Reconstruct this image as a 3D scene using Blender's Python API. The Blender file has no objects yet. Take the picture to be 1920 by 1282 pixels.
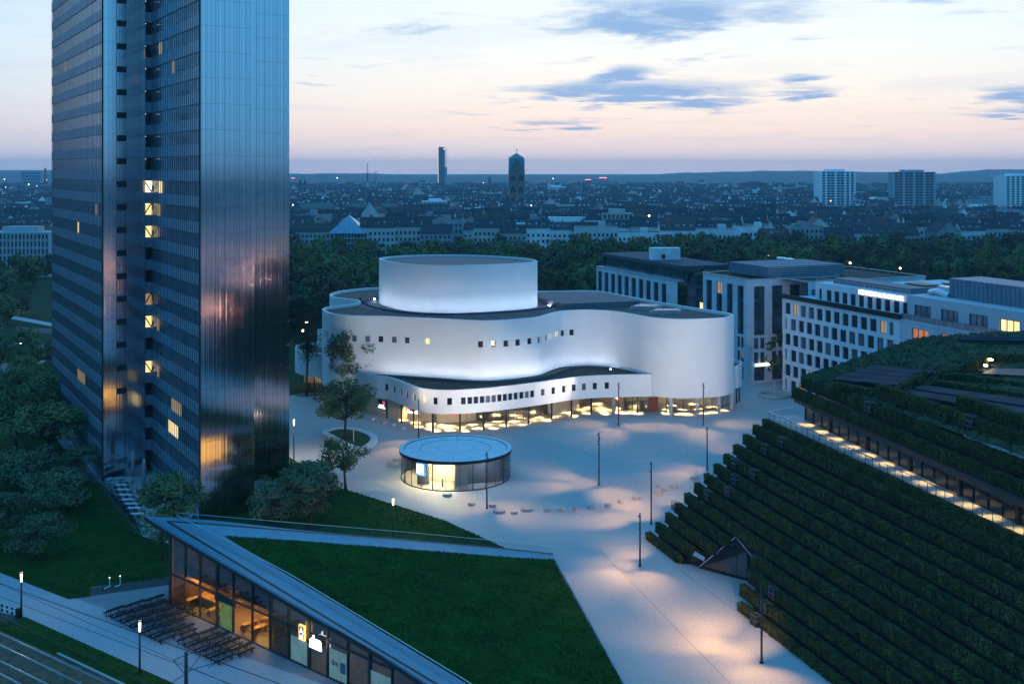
import bpy, math, random
import numpy as np
from mathutils import Vector, Matrix
random.seed(7); RNG = np.random.default_rng(7)
SC = bpy.context.scene; COL = SC.collection
# ------------------------------------------------------------------ camera
F = 1950.0; CX = 960.0; CY = 320.0; H = 49.0
cam = bpy.data.cameras.new("camera"); cam_o = bpy.data.objects.new("camera", cam); COL.objects.link(cam_o)
cam.sensor_fit = 'HORIZONTAL'; cam.sensor_width = 36.0; cam.lens = F/1920*36
cam.shift_y = -321.0/1920; cam.clip_start = 1.0; cam.clip_end = 40000
cam_o.location = (0, 0, H); cam_o.rotation_euler = (math.pi/2, 0, 0)
SC.camera = cam_o
# ------------------------------------------------------------------ sky
GLOW = math.radians(9)                      # azimuth of the afterglow, right of the view axis
world = bpy.data.worlds.new("World"); SC.world = world; world.use_nodes = True
def build_world():
    nt = world.node_tree; nt.nodes.clear(); N = nt.nodes.new; L = nt.links.new
    out = N('ShaderNodeOutputWorld'); bg = N('ShaderNodeBackground'); L(bg.outputs[0], out.inputs[0])
    tc = N('ShaderNodeTexCoord'); sep = N('ShaderNodeSeparateXYZ'); L(tc.outputs['Generated'], sep.inputs[0])
    def math_(op, a, b=None, c=None):
        n = N('ShaderNodeMath'); n.operation = op
        for i, v in enumerate((a, b, c)):
            if v is None: continue
            if isinstance(v, (int, float)): n.inputs[i].default_value = v
            else: L(v, n.inputs[i])
        return n.outputs[0]
    x, y, z = sep.outputs
    el = math_('ARCSINE', z)
    az = math_('ARCTAN2', x, y)
    def ramp(pts):
        r = N('ShaderNodeValToRGB'); e = r.color_ramp.elements
        while len(e) < len(pts): e.new(0.5)
        for i, (p, c) in enumerate(pts): e[i].position = p; e[i].color = (*c, 1)
        return r
    elp = math_('MULTIPLY', math_('MAXIMUM', el, 0.0), 2/math.pi)     # 0 horizon .. 1 zenith
    ZEN = SKY_ZEN
    ra = ramp([(0.0, (.86, .82, .90)), (.010, (1.0, .84, .82)), (.024, (1.10, .87, .76)), (.044, (1.08, .96, .85)), (.072, (.98, 1.0, .96)),
               (.11, (.88, .98, 1.04)), (.24, (.30, .65, 1.0)), (.5, ZEN), (1.0, ZEN)])
    rb = ramp([(0.0, (.17, .38, .64)), (.03, (.14, .50, .86)), (.12, (.11, .53, .98)), (.3, ZEN), (1.0, ZEN)])
    L(elp, ra.inputs[0]); L(elp, rb.inputs[0])
    # how near the direction is to the afterglow
    d = math_('SUBTRACT', az, GLOW)
    g = math_('POWER', math_('MAXIMUM', math_('MULTIPLY_ADD', math_('COSINE', d), .5, .5), 0.0), 4.2)
    mix = N('ShaderNodeMix'); mix.data_type = 'RGBA'
    L(g, mix.inputs[0]); L(rb.outputs[0], mix.inputs[6]); L(ra.outputs[0], mix.inputs[7])
    # clouds: a sheet at altitude, seen in perspective
    den = math_('ADD', math_('MAXIMUM', z, 0.0), .045)
    cv = N('ShaderNodeCombineXYZ'); L(math_('DIVIDE', x, den), cv.inputs[0]); L(math_('DIVIDE', y, den), cv.inputs[1])
    def noise(scale, det, off, dist=.0):
        m = N('ShaderNodeMapping'); L(cv.outputs[0], m.inputs[0]); m.inputs['Location'].default_value = off
        n = N('ShaderNodeTexNoise'); n.inputs['Scale'].default_value = scale; n.inputs['Detail'].default_value = det
        n.inputs['Roughness'].default_value = .63; n.inputs['Distortion'].default_value = dist; L(m.outputs[0], n.inputs[0]); return n.outputs[0]
    n1 = noise(1.5, 9, (3.1, 1.7, 0), .35); n2 = noise(.55, 4, (9.2, 4.4, 0), .6)
    # a few large cloud banks, by direction (azimuth, elevation, half widths), broken up by the noise
    banks = [(8.4, 8.3, 5.6, 1.2, .90), (14.6, 8.1, 3.4, .9, .60), (7.6, 4.2, 5.6, .75, .95), (4.4, 4.35, 2.9, .6, .9), (15.6, 4.1, 2.6, .45, .7), (11.6, 3.9, 3.2, .4, .6), (6.2, 5.3, 1.9, .5, .85),
             (15.6, 4.85, 1.3, .28, .85), (26.4, 3.75, 2.3, .5, .9), (25.9, 2.9, 1.5, .25, .8), (2.3, 2.55, 3.0, .28, .7), (-2.6, 3.2, 1.6, .2, .3), (24.6, 9.4, 3.6, .6, .5), (-11.2, 5.2, .8, .16, .5), (-5, 8.2, 7, 1.3, .22), (26.5, 8.2, 3, .5, .35)]
    cl = None
    wob = math_('MULTIPLY', math_('SUBTRACT', n2, .5), .05); wob2 = math_('MULTIPLY', math_('SUBTRACT', n1, .5), .034)
    azw = math_('ADD', az, wob); elw = math_('ADD', el, wob2)
    R = math.radians
    for (a, e, wa, we, s) in banks:
        u = math_('DIVIDE', math_('SUBTRACT', azw, R(a)), R(wa)); v = math_('DIVIDE', math_('SUBTRACT', elw, R(e)), R(we))
        q = math_('ADD', math_('MULTIPLY', u, u), math_('MULTIPLY', v, v))
        m = math_('MULTIPLY', math_('EXPONENT', math_('MULTIPLY', q, -.75)), s)
        cl = m if cl is None else math_('MAXIMUM', cl, m)
    t = math_('ADD', cl, math_('MULTIPLY', math_('SUBTRACT', n1, .52), 2.3))
    sm = N('ShaderNodeMapRange'); sm.interpolation_type = 'SMOOTHSTEP'
    L(t, sm.inputs[0]); sm.inputs[1].default_value = .14; sm.inputs[2].default_value = .86; sm.inputs[3].default_value = 0; sm.inputs[4].default_value = .92
    thin = N('ShaderNodeMapRange'); L(n2, thin.inputs[0]); thin.inputs[1].default_value = .5; thin.inputs[2].default_value = .8; thin.inputs[3].default_value = 0; thin.inputs[4].default_value = .22
    fac = math_('MAXIMUM', sm.outputs[0], thin.outputs[0])
    mc = N('ShaderNodeMix'); mc.data_type = 'RGBA'; L(fac, mc.inputs[0]); L(mix.outputs[2], mc.inputs[6])
    mc.inputs[7].default_value = (.23, .42, .73, 1)
    # physical twilight sky underneath, very weak at this hour
    sky = N('ShaderNodeTexSky'); sky.sky_type = 'NISHITA'; sky.sun_disc = False
    sky.sun_elevation = math.radians(-3); sky.sun_rotation = GLOW
    ad = N('ShaderNodeMix'); ad.data_type = 'RGBA'; ad.blend_type = 'ADD'; ad.inputs[0].default_value = .05
    L(mc.outputs[2], ad.inputs[6]); L(sky.outputs[0], ad.inputs[7])
    L(ad.outputs[2], bg.inputs[0]); bg.inputs[1].default_value = 1.0
SKY_ZEN = (.070, .43, .95)
build_world()
sun = bpy.data.lights.new("sun", 'SUN'); sun.energy = .05; sun.angle = math.radians(40); sun.color = (1, .86, .8)
sun_o = bpy.data.objects.new("sun", sun); COL.objects.link(sun_o)
sun_o.rotation_euler = (math.radians(78), 0, math.pi - GLOW)
SC.view_settings.view_transform = 'Standard'; SC.view_settings.look = 'None'
SC.view_settings.exposure = 0.1; SC.view_settings.gamma = 1; SC.view_settings.use_curve_mapping = False
cy = SC.cycles
cy.max_bounces = 6; cy.diffuse_bounces = 2; cy.glossy_bounces = 3; cy.transmission_bounces = 4; cy.transparent_max_bounces = 12; cy.volume_bounces = 0
cy.caustics_reflective = False; cy.caustics_refractive = False; cy.sample_clamp_indirect = 4; cy.use_denoising = True
HAZE = 1.2e-4
cy.use_light_tree = True; cy.blur_glossy = .5
# ------------------------------------------------------------------ helpers
def G(px, py, z=0.0):                        # ground (or height z) point seen at a photo pixel
    Y = F*(H-z)/(py-CY); return Vector(((px-CX)/F*Y, Y, z))
def XA(px, Y): return (px-CX)/F*Y
def ZA(py, Y): return H-(py-CY)*Y/F
def PX(p): return CX+F*p[0]/p[1], CY+F*(H-p[2])/p[1]
def mat(name, col, rough=.8, metal=0.0, var=.12, scale=.6, bump=0.0, bscale=8, emit=None, estr=0.0, spec=.5, col2=None, objrand=0.0, coord='Object', detail=4):
    m = bpy.data.materials.new(name); m.use_nodes = True; nt = m.node_tree; b = nt.nodes['Principled BSDF']; N = nt.nodes.new; L = nt.links.new
    b.inputs['Roughness'].default_value = rough; b.inputs['Metallic'].default_value = metal; b.inputs['Specular IOR Level'].default_value = spec
    tc = N('ShaderNodeTexCoord')
    nz = N('ShaderNodeTexNoise'); nz.inputs['Scale'].default_value = scale; nz.inputs['Detail'].default_value = detail; L(tc.outputs[coord], nz.inputs[0])
    rp = N('ShaderNodeValToRGB'); L(nz.outputs[0], rp.inputs[0]); e = rp.color_ramp.elements
    e[0].position = .32; e[1].position = .68
    c2 = col2 or tuple(min(1, c*(1+var)) for c in col); c1 = col if col2 else tuple(c*(1-var) for c in col)
    e[0].color = (*c1, 1); e[1].color = (*c2, 1)
    o = rp.outputs[0]
    if objrand:
        oi = N('ShaderNodeObjectInfo'); hs = N('ShaderNodeHueSaturation')
        mr = N('ShaderNodeMapRange'); L(oi.outputs['Random'], mr.inputs[0]); mr.inputs[3].default_value = 1-objrand; mr.inputs[4].default_value = 1+objrand
        L(mr.outputs[0], hs.inputs['Value']); L(o, hs.inputs['Color'])
        m2 = N('ShaderNodeMath'); m2.operation = 'MULTIPLY_ADD'; L(oi.outputs['Random'], m2.inputs[0]); m2.inputs[1].default_value = -objrand*.10; m2.inputs[2].default_value = .5+objrand*.05
        L(m2.outputs[0], hs.inputs['Hue']); o = hs.outputs[0]
    L(o, b.inputs['Base Color'])
    if bump:
        n2 = N('ShaderNodeTexNoise'); n2.inputs['Scale'].default_value = bscale; n2.inputs['Detail'].default_value = 3; L(tc.outputs[coord], n2.inputs[0])
        bp = N('ShaderNodeBump'); bp.inputs['Strength'].default_value = bump; bp.inputs['Distance'].default_value = .1; L(n2.outputs[0], bp.inputs['Height']); L(bp.outputs[0], b.inputs['Normal'])
    if emit: b.inputs['Emission Color'].default_value = (*emit, 1); b.inputs['Emission Strength'].default_value = estr
    return m
def glass_mat(name, tint=(.8, .9, .95), refl=1.0, base=.04, rough=.02):
    m = bpy.data.materials.new(name); m.use_nodes = True; nt = m.node_tree; nt.nodes.clear(); N = nt.nodes.new; L = nt.links.new
    o = N('ShaderNodeOutputMaterial'); mx = N('ShaderNodeMixShader'); t = N('ShaderNodeBsdfTransparent'); g = N('ShaderNodeBsdfGlossy')
    t.inputs[0].default_value = (*tint, 1); g.inputs['Roughness'].default_value = rough; g.inputs['Color'].default_value = (refl, refl, refl, 1)
    fr = N('ShaderNodeFresnel'); fr.inputs[0].default_value = 1.5
    ad = N('ShaderNodeMath'); ad.operation = 'MULTIPLY_ADD'; ad.use_clamp = True; L(fr.outputs[0], ad.inputs[0]); ad.inputs[1].default_value = 1.3; ad.inputs[2].default_value = base
    L(ad.outputs[0], mx.inputs[0]); L(t.outputs[0], mx.inputs[1]); L(g.outputs[0], mx.inputs[2]); L(mx.outputs[0], o.inputs[0])
    return m
class MB:
    def __init__(s): s.v = []; s.f = []; s.m = []
    def face(s, pts, m=0):
        i = len(s.v); s.v += [tuple(p) for p in pts]; s.f.append(tuple(range(i, i+len(pts)))); s.m.append(m)
    def box(s, c, d, m=0, ax=None):
        # c centre, d full sizes, ax: (x axis, y axis, z axis)
        c = Vector(c); X, Y, Z = ax or (Vector((1, 0, 0)), Vector((0, 1, 0)), Vector((0, 0, 1)))
        X = Vector(X)*d[0]/2; Y = Vector(Y)*d[1]/2; Z = Vector(Z)*d[2]/2
        i = len(s.v)
        for sz in (-1, 1):
            for sx, sy in ((-1, -1), (1, -1), (1, 1), (-1, 1)): s.v.append(tuple(c+X*sx+Y*sy+Z*sz))
        for q in ((0, 3, 2, 1), (4, 5, 6, 7), (0, 1, 5, 4), (1, 2, 6, 5), (2, 3, 7, 6), (3, 0, 4, 7)): s.f.append(tuple(i+k for k in q)); s.m.append(m)
    def bar(s, a, b, w, h=None, m=0):
        a = Vector(a); b = Vector(b); Z = b-a; l = Z.length
        if l < 1e-6: return
        Z /= l; X = Z.cross(Vector((0, 0, 1)))
        if X.length < 1e-3: X = Vector((1, 0, 0))
        X.normalize(); Y = Z.cross(X); s.box((a+b)/2, (w, h or w, l), m, (X, Y, Z))
    def tube(s, pts, rs, n=8, m=0, cap=True):
        pts = [Vector(p) for p in pts]; i0 = len(s.v)
        for k, p in enumerate(pts):
            t = (pts[min(k+1, len(pts)-1)]-pts[max(k-1, 0)]).normalized(); X = t.cross(Vector((.3, .1, 1)))
            if X.length < 1e-3: X = t.cross(Vector((1, 0, 0)))
            X.normalize(); Y = t.cross(X); r = rs[k] if isinstance(rs, (list, tuple)) else rs
            for j in range(n):
                a = 2*math.pi*j/n; s.v.append(tuple(p+X*math.cos(a)*r+Y*math.sin(a)*r))
        for k in range(len(pts)-1):
            for j in range(n):
                a = i0+k*n+j; b = i0+k*n+(j+1) % n; s.f.append((a, b, b+n, a+n)); s.m.append(m)
        if cap:
            s.f.append(tuple(i0+j for j in range(n))[::-1]); s.m.append(m)
            e = i0+(len(pts)-1)*n; s.f.append(tuple(e+j for j in range(n))); s.m.append(m)
    def prism(s, poly, z0, z1, m=0, bottom=True, top=True, mt=None):
        n = len(poly)
        for k in range(n):
            a = poly[k]; b = poly[(k+1) % n]; s.face([(a[0], a[1], z0), (b[0], b[1], z0), (b[0], b[1], z1), (a[0], a[1], z1)], m)
        if top: s.face([(p[0], p[1], z1) for p in poly], m if mt is None else mt)
        if bottom: s.face([(p[0], p[1], z0) for p in poly][::-1], m)
    def build(s, name, mats, parent=None, smooth=False, world=True, loc=None, weld=False):
        me = bpy.data.meshes.new(name)
        v = s.v
        if parent is not None and world: l = parent.location; v = [(p[0]-l[0], p[1]-l[1], p[2]-l[2]) for p in v]
        me.from_pydata(v, [], s.f)
        for k in (mats if isinstance(mats, (list, tuple)) else [mats]): me.materials.append(k)
        me.polygons.foreach_set('material_index', s.m)
        if weld:
            import bmesh
            bm = bmesh.new(); bm.from_mesh(me); bmesh.ops.remove_doubles(bm, verts=bm.verts, dist=.002); bm.to_mesh(me); bm.free()
        if smooth: me.polygons.foreach_set('use_smooth', [True]*len(me.polygons))
        me.update()
        o = bpy.data.objects.new(name, me); COL.objects.link(o)
        if parent is not None: o.parent = parent
        if loc is not None: o.location = loc
        return o
def tag(o, label=None, cat=None, group=None, kind=None):
    if label: o['label'] = label
    if cat: o['category'] = cat
    if group: o['group'] = group
    if kind: o['kind'] = kind
    return o
def thing(name, label, cat, loc=(0, 0, 0), rz=0.0, group=None):
    o = bpy.data.objects.new(name, None); COL.objects.link(o); o.location = loc; o.rotation_euler = (0, 0, rz); o.empty_display_size = .5
    return tag(o, label, cat, group)
KIDS = {}
def copy_tree(o, loc=None, rz=None, label=None, group=None, sc=None, parent=None):
    c = o.copy(); COL.objects.link(c)
    if parent is not None: c.parent = parent
    for ch in list(o.children): copy_tree(ch, parent=c)
    if loc is not None: c.location = loc
    if rz is not None: c.rotation_euler = (0, 0, rz)
    if sc is not None: c.scale = sc if isinstance(sc, (tuple, list)) else (sc,)*3
    if label: c['label'] = label
    if group: c['group'] = group
    return c
def piece(name, me, parent, loc, rot=(0, 0, 0), sc=(1, 1, 1)):
    o = bpy.data.objects.new(name, me); COL.objects.link(o); o.parent = parent; o.location = loc; o.rotation_euler = rot; o.scale = sc; return o
def sheet(name, pts, m, z=0.0, kind='structure', world=True):
    mb = MB(); mb.face([(p[0], p[1], z) for p in pts]); o = mb.build(name, m); o['kind'] = kind; return o
def lamp(kind, loc, energy, color=(1, .8, .55), target=None, size=60, blend=.5, radius=.15, name='lamp_light', parent=None):
    l = bpy.data.lights.new(name, kind); l.energy = energy; l.color = color
    if kind == 'SPOT': l.spot_size = math.radians(size); l.spot_blend = blend
    if kind in ('SPOT', 'POINT'): l.shadow_soft_size = radius
    if kind == 'AREA': l.size = radius
    o = bpy.data.objects.new(name, l); COL.objects.link(o); o.location = loc
    if target is not None: o.rotation_euler = (Vector(target)-Vector(loc)).to_track_quat('-Z', 'Y').to_euler()
    if parent is not None: o.parent = parent; o.location = Vector(loc)-parent.location
    return o
def catmull(pts, n=6, closed=False):
    P = [Vector(p) for p in pts]; out = []; N = len(P)
    for i in range(N if closed else N-1):
        p0 = P[(i-1) % N] if closed or i > 0 else P[0]; p1 = P[i]; p2 = P[(i+1) % N]; p3 = P[(i+2) % N] if closed or i < N-2 else P[-1]
        for k in range(n):
            t = k/n; out.append(.5*((2*p1)+(p2-p0)*t+(2*p0-5*p1+4*p2-p3)*t*t+(3*p1-p0-3*p2+p3)*t**3))
    if not closed: out.append(P[-1])
    return out
def area2(poly): return sum(poly[i][0]*poly[(i+1) % len(poly)][1]-poly[(i+1) % len(poly)][0]*poly[i][1] for i in range(len(poly)))
def offset(path, d, closed=False):           # to the left of travel for d > 0
    n = len(path); out = []
    for i in range(n):
        a = path[i-1] if (i > 0 or closed) else path[i]; b = path[(i+1) % n] if (i < n-1 or closed) else path[i]
        t = Vector((b[0]-a[0], b[1]-a[1])); t.normalize(); out.append(Vector((path[i][0]-t.y*d, path[i][1]+t.x*d)))
    return out
class Path:
    def __init__(s, pts, closed=False):
        s.p = [Vector((p[0], p[1])) for p in pts]
        if closed: s.p.append(s.p[0].copy())
        s.s = [0.0]
        for a, b in zip(s.p, s.p[1:]): s.s.append(s.s[-1]+(b-a).length)
        s.L = s.s[-1]
    def at(s, q):
        import bisect
        i = min(max(bisect.bisect_right(s.s, q)-1, 0), len(s.p)-2); d = s.s[i+1]-s.s[i]; t = (q-s.s[i])/d if d else 0
        T = (s.p[i+1]-s.p[i]).normalized(); return s.p[i].lerp(s.p[i+1], t), Vector((T.y, -T.x))      # point, outward normal (right of travel)
    def find(s, px):                         # nearest crossing of the sight line at photo column px
        k = (px-CX)/F; best = None
        for i in range(len(s.p)-1):
            a, b = s.p[i], s.p[i+1]; fa = a.x-k*a.y; fb = b.x-k*b.y
            if fa*fb <= 0 and fa != fb:
                t = fa/(fa-fb); p = a.lerp(b, t)
                if best is None or p.y < best[1]: best = (s.s[i]+t*(s.s[i+1]-s.s[i]), p.y)
        return best
def wall_strip(mb, path, z0, z1, wins=(), depth=.3, m=0, mr=None):
    cs = sorted(set([round(q, 4) for q in path.s]+[round(w[k], 4) for w in wins for k in (0, 1)])); zs = sorted(set([z0, z1]+[w[k] for w in wins for k in (2, 3)]))
    cs = [c for i, c in enumerate(cs) if i == 0 or c-cs[i-1] > 1e-3]
    for a, b in zip(cs, cs[1:]):
        pa = path.at(a)[0]; pb = path.at(b)[0]; mid = (a+b)/2
        ws = [w for w in wins if w[0]-1e-3 < mid < w[1]+1e-3]
        zz = sorted(set([z0, z1]+[w[k] for w in ws for k in (2, 3)]))
        for c, d in zip(zz, zz[1:]):
            if any(w[2] < (c+d)/2 < w[3] for w in ws): continue
            mb.face([(pa.x, pa.y, c), (pb.x, pb.y, c), (pb.x, pb.y, d), (pa.x, pa.y, d)], m)
    out = []
    for w in wins:
        a, na = path.at(w[0]+1e-3); b, nb = path.at(w[1]-1e-3); ai = a-na*depth; bi = b-nb*depth
        q = [(a.x, a.y, w[2]), (b.x, b.y, w[2]), (b.x, b.y, w[3]), (a.x, a.y, w[3])]; r = [(ai.x, ai.y, w[2]), (bi.x, bi.y, w[2]), (bi.x, bi.y, w[3]), (ai.x, ai.y, w[3])]
        for k in range(4): mb.face([q[k], q[(k+1) % 4], r[(k+1) % 4], r[k]], m if mr is None else mr)
        out.append(r)
    return out
def window_part(r, parent, mpane, mframe, name='window', fw=.07, split=1, label=None):
    # r: four corners of the opening's inner edge; frame proud of the pane
    a, b, c, d = [Vector(p) for p in r]; X = (b-a); w = X.length; X.normalize(); h = (d-a).length; Nn = X.cross(Vector((0, 0, 1)))
    mb = MB(); mb.face([a-Nn*0.0, b, c, d], 0)
    ctr = (a+c)/2
    for k in range(split+1):
        p = a+X*(w*k/split); q = p+X*(fw/2 if k == 0 else (-fw/2 if k == split else 0)); mb.box(q+Vector((0, 0, h/2))+Nn*.04, (fw, .07, h), 1, (X, Nn, Vector((0, 0, 1))))
    for zz in (fw/2, h-fw/2): mb.box(a+X*w/2+Vector((0, 0, zz))+Nn*.042, (w-2*fw, .066, fw), 1, (X, Nn, Vector((0, 0, 1))))
    o = mb.build(name, [mpane, mframe], parent)
    if label: o['label'] = label
    return o
def cards(n, fn_pos, size, rng, up=0.35, jit=.55):
    # n leaf clumps: random small quads, each facing roughly outward
    P, Nn = fn_pos(n)
    Nn = Nn+rng.normal(0, jit, Nn.shape); Nn[:, 2] += up; Nn /= np.linalg.norm(Nn, axis=1)[:, None]+1e-9
    T = np.cross(Nn, rng.normal(0, 1, Nn.shape)); T /= np.linalg.norm(T, axis=1)[:, None]+1e-9; B = np.cross(Nn, T)
    s = size*rng.uniform(.6, 1.4, (n, 1)); T = T*s*.5; B = B*s*.5*rng.uniform(.6, 1.1, (n, 1))
    V = np.stack([P-T-B*.3, P+B*-.9+T*.2, P+T+B*.3, P+B*1.0-T*.1], 1).reshape(-1, 3)
    Fq = np.arange(n*4).reshape(-1, 4); return V, Fq
def np_mesh(name, V, Fq, m):
    me = bpy.data.meshes.new(name); me.vertices.add(len(V)); me.vertices.foreach_set('co', V.astype(np.float32).ravel())
    k = Fq.shape[1]; me.loops.add(Fq.size); me.loops.foreach_set('vertex_index', Fq.astype(np.int32).ravel())
    me.polygons.add(len(Fq)); me.polygons.foreach_set('loop_start', np.arange(0, Fq.size, k, dtype=np.int32)); me.update(calc_edges=True); me.validate()
    for x in (m if isinstance(m, (list, tuple)) else [m]): me.materials.append(x)
    return me
def in_poly(x, y, poly):
    c = False; n = len(poly)
    for i in range(n):
        a, b = poly[i], poly[i-1]
        if (a[1] > y) != (b[1] > y) and x < (b[0]-a[0])*(y-a[1])/(b[1]-a[1])+a[0]: c = not c
    return c
# ------------------------------------------------------------------ materials
Mgrnd = mat('dark_ground', (.045, .055, .045), .95, var=.35, scale=.02)
Mplaza = mat('pale_paving', (.40, .395, .385), .66, var=.13, scale=3.5, bump=.05, bscale=8, detail=10)
Mpath = mat('path_paving', (.36, .38, .41), .7, var=.12, scale=3, bump=.05, bscale=6, detail=9)
Mfore = mat('forecourt_paving', (.22, .23, .25), .75, var=.12, scale=.5, bump=.06, bscale=4)
Mjoint = mat('joint', (.08, .08, .085), .9)
Mlawn = mat('lawn_grass', (.008, .038, .006), .95, scale=1.1, col2=(.022, .082, .012), bump=.6, bscale=7, spec=.08, detail=9)
Mpark = mat('park_grass', (.012, .040, .016), .95, scale=.06, col2=(.026, .062, .022), spec=.1)
Mroadm = mat('asphalt', (.05, .05, .055), .8, var=.2, scale=.3)
Mball = mat('track_bed', (.075, .048, .026), .95, scale=1.2, col2=(.19, .125, .065), bump=.8, bscale=5)
Mrail = mat('rail_steel', (.55, .55, .56), .25, 1.0)
Mdark = mat('dark_metal', (.022, .022, .026), .45, .3)
Mbrown = mat('bronze_metal', (.05, .035, .032), .5, .4)
Mmast = mat('mast_paint', (.03, .022, .025), .5)
Msteel = mat('steel_panel', (.40, .44, .50), .24, 1.0, var=.06, scale=.25)
Mwhite = mat('white_render', (.80, .80, .80), .7, var=.025, scale=.35, bump=.03, bscale=2)
Mroof = mat('brown_roof', (.095, .056, .046), .9, scale=.6, col2=(.150, .098, .084), bump=.2, bscale=4)
Mroof2 = mat('violet_grey_roof', (.135, .108, .120), .7, var=.12, scale=.3)
Mroofg = mat('planted_roof', (.022, .030, .020), .95, scale=1.0, col2=(.05, .05, .036), bump=.6, bscale=4)
Mglass = glass_mat('clear_glass', (.82, .88, .9), 1.0, .05)
Mglassd = mat('dark_glass', (.012, .016, .022), .06, 0, var=.2, scale=.2, spec=.7)
Mwin = mat('night_window', (.018, .022, .032), .08, 0, var=.5, scale=.12, spec=.6, objrand=.5)
Mwinb = mat('blind_window', (.14, .16, .20), .25, 0, var=.25, scale=.5, spec=.5, objrand=.3)
Mlitw = mat('lit_window', (.5, .42, .25), .3, emit=(1, .74, .32), estr=1.15, var=.3, scale=1.5)
Mlitd = mat('dim_lit_window', (.3, .25, .15), .3, emit=(1, .66, .30), estr=.30, var=.3, scale=1.5)
Mlitw2 = mat('bright_lit_window', (.6, .6, .5), .3, emit=(1, .86, .52), estr=1.8)
Mframe = mat('window_frame', (.05, .055, .06), .4, .5)
Mframel = mat('pale_frame', (.35, .36, .38), .5)
Mled = mat('led_strip', (.8, .85, 1), .5, emit=(.70, .81, 1.0), estr=34)
Mwarm = mat('warm_lamp', (1, .9, .7), .5, emit=(1, .78, .42), estr=14)
Mlampw = mat('lamp_glow', (1, .95, .85), .5, emit=(1, .86, .66), estr=4)
Mstone = mat('pale_stone', (.42, .42, .43), .7, var=.08, scale=.4, bump=.05, bscale=3)
Mgreyst = mat('grey_stone', (.50, .56, .62), .7, var=.10, scale=.3, bump=.05, bscale=3)
Mconc = mat('concrete', (.36, .36, .36), .75, var=.1, scale=.8, bump=.05)
Mbark = mat('bark', (.045, .035, .028), .9, var=.3, scale=3, bump=.5)
# ------------------------------------------------------------------ ground
def px_poly(pts, z=0): return [G(x, y, z) for x, y in pts]
sheet('ground', [(-16000, -14000), (16000, -14000), (16000, 14000), (-16000, 14000)], Mgrnd, -.06)
pl = px_poly([(540, 742), (900, 705), (1500, 703)]) + [Vector((150, 232, 0)), Vector((150, 30, 0)), Vector((-24, 30, 0)), G(560, 1282), G(320, 1133), G(255, 975), G(190, 905), G(130, 838), G(118, 790), G(540, 742)]
sheet('plaza', pl[:-1], Mplaza, 0.0)
sheet('park_lawn', px_poly([(-700, 700), (100, 690), (600, 742), (1560, 700), (2600, 700), (2600, 468), (-700, 468)]), Mpark, -.03)
lawn_l = px_poly([(-500, 860), (-500, 690), (100, 690), (122, 795), (133, 842), (190, 912), (225, 970), (262, 1004), (322, 1020), (322, 1083), (171, 1100), (171, 1117), (128, 1123), (0, 1073), (-200, 995)])
sheet('lawn', lawn_l, Mlawn, .012)
lawn_r = px_poly([(543, 857), (575, 877), (640, 915), (735, 944), (840, 978), (950, 1028), (962, 1050), (600, 1030), (410, 1000), (345, 985), (372, 955), (542, 930)])
sheet('lawn', lawn_r, Mlawn, .012)
u1 = G(0, 1073); u2 = G(630, 1290); dv = (u2-u1).normalized()
l1 = G(48, 1156); l2 = G(330, 1282); dl = (l2-l1).normalized()
sheet('path', [u1-dv*90, u2+dv*40, l2+dl*50, l1, G(0, 1148), G(0, 1148)-dv*60], Mpath, .006)
sheet('forecourt', [G(128, 1123), G(170, 1118), G(171, 1100), G(322, 1083), G(330, 1137), G(640, 1282), G(640, 1282)+dv*20, u2+dv*20], Mfore, .003)
sheet('bike_parking', px_poly([(171, 1102), (318, 1080), (318, 1096), (172, 1117)]), Mroadm, .016)
sheet('grass_verge', [l1, l2, l2+dl*30, G(228, 1282)+dl*30, G(228, 1282), G(0, 1180), G(0, 1166), G(30, 1164)], Mlawn, .010)
sheet('track_bed', [G(0, 1181)-dl*80, G(0, 1181), G(228, 1284), G(228, 1284)+dl*40, Vector((-20, 40, 0)), Vector((-140, 40, 0))], Mball, .004)
mb = MB()
for off in (.30, .66):
    for a, b in ((u1.lerp(l1, off)-dv*30, u2.lerp(l2+dl*2, off)+dv*30),):
        mb.bar(a+Vector((0, 0, .011)), b+Vector((0, 0, .011)), .09, .006)
o = mb.build('paving_joint', Mjoint); o['kind'] = 'structure'
for i, ((a, b), (c, d)) in enumerate((((0, 1187.8), (204, 1282)), ((0, 1210), (151, 1282)), ((0, 1240), (85, 1282)), ((0, 1263.8), (34, 1282)))):
    p, q = G(a, b), G(c, d); t = (q-p).normalized(); mb = MB()
    for w, h0, h1 in ((.13, .01, .03), (.03, .03, .11), (.07, .11, .155)): mb.bar(p-t*60+Vector((0, 0, (h0+h1)/2)), q+t*40+Vector((0, 0, (h0+h1)/2)), h1-h0 if False else w, h1-h0)
    o = mb.build('tram_rail', Mrail); tag(o, ['tram rail nearest the grass verge, catching the sky', 'second tram rail from the grass verge', 'third tram rail from the grass verge', 'tram rail farthest from the grass verge'][i], 'rail', 'tram rails')
mb = MB(); mb.bar(G(108, 1225)+Vector((0, 0, .06)), G(228, 1284)+dl*30+Vector((0, 0, .06)), .25, .12); o = mb.build('kerb', Mconc); o['kind'] = 'structure'
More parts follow.
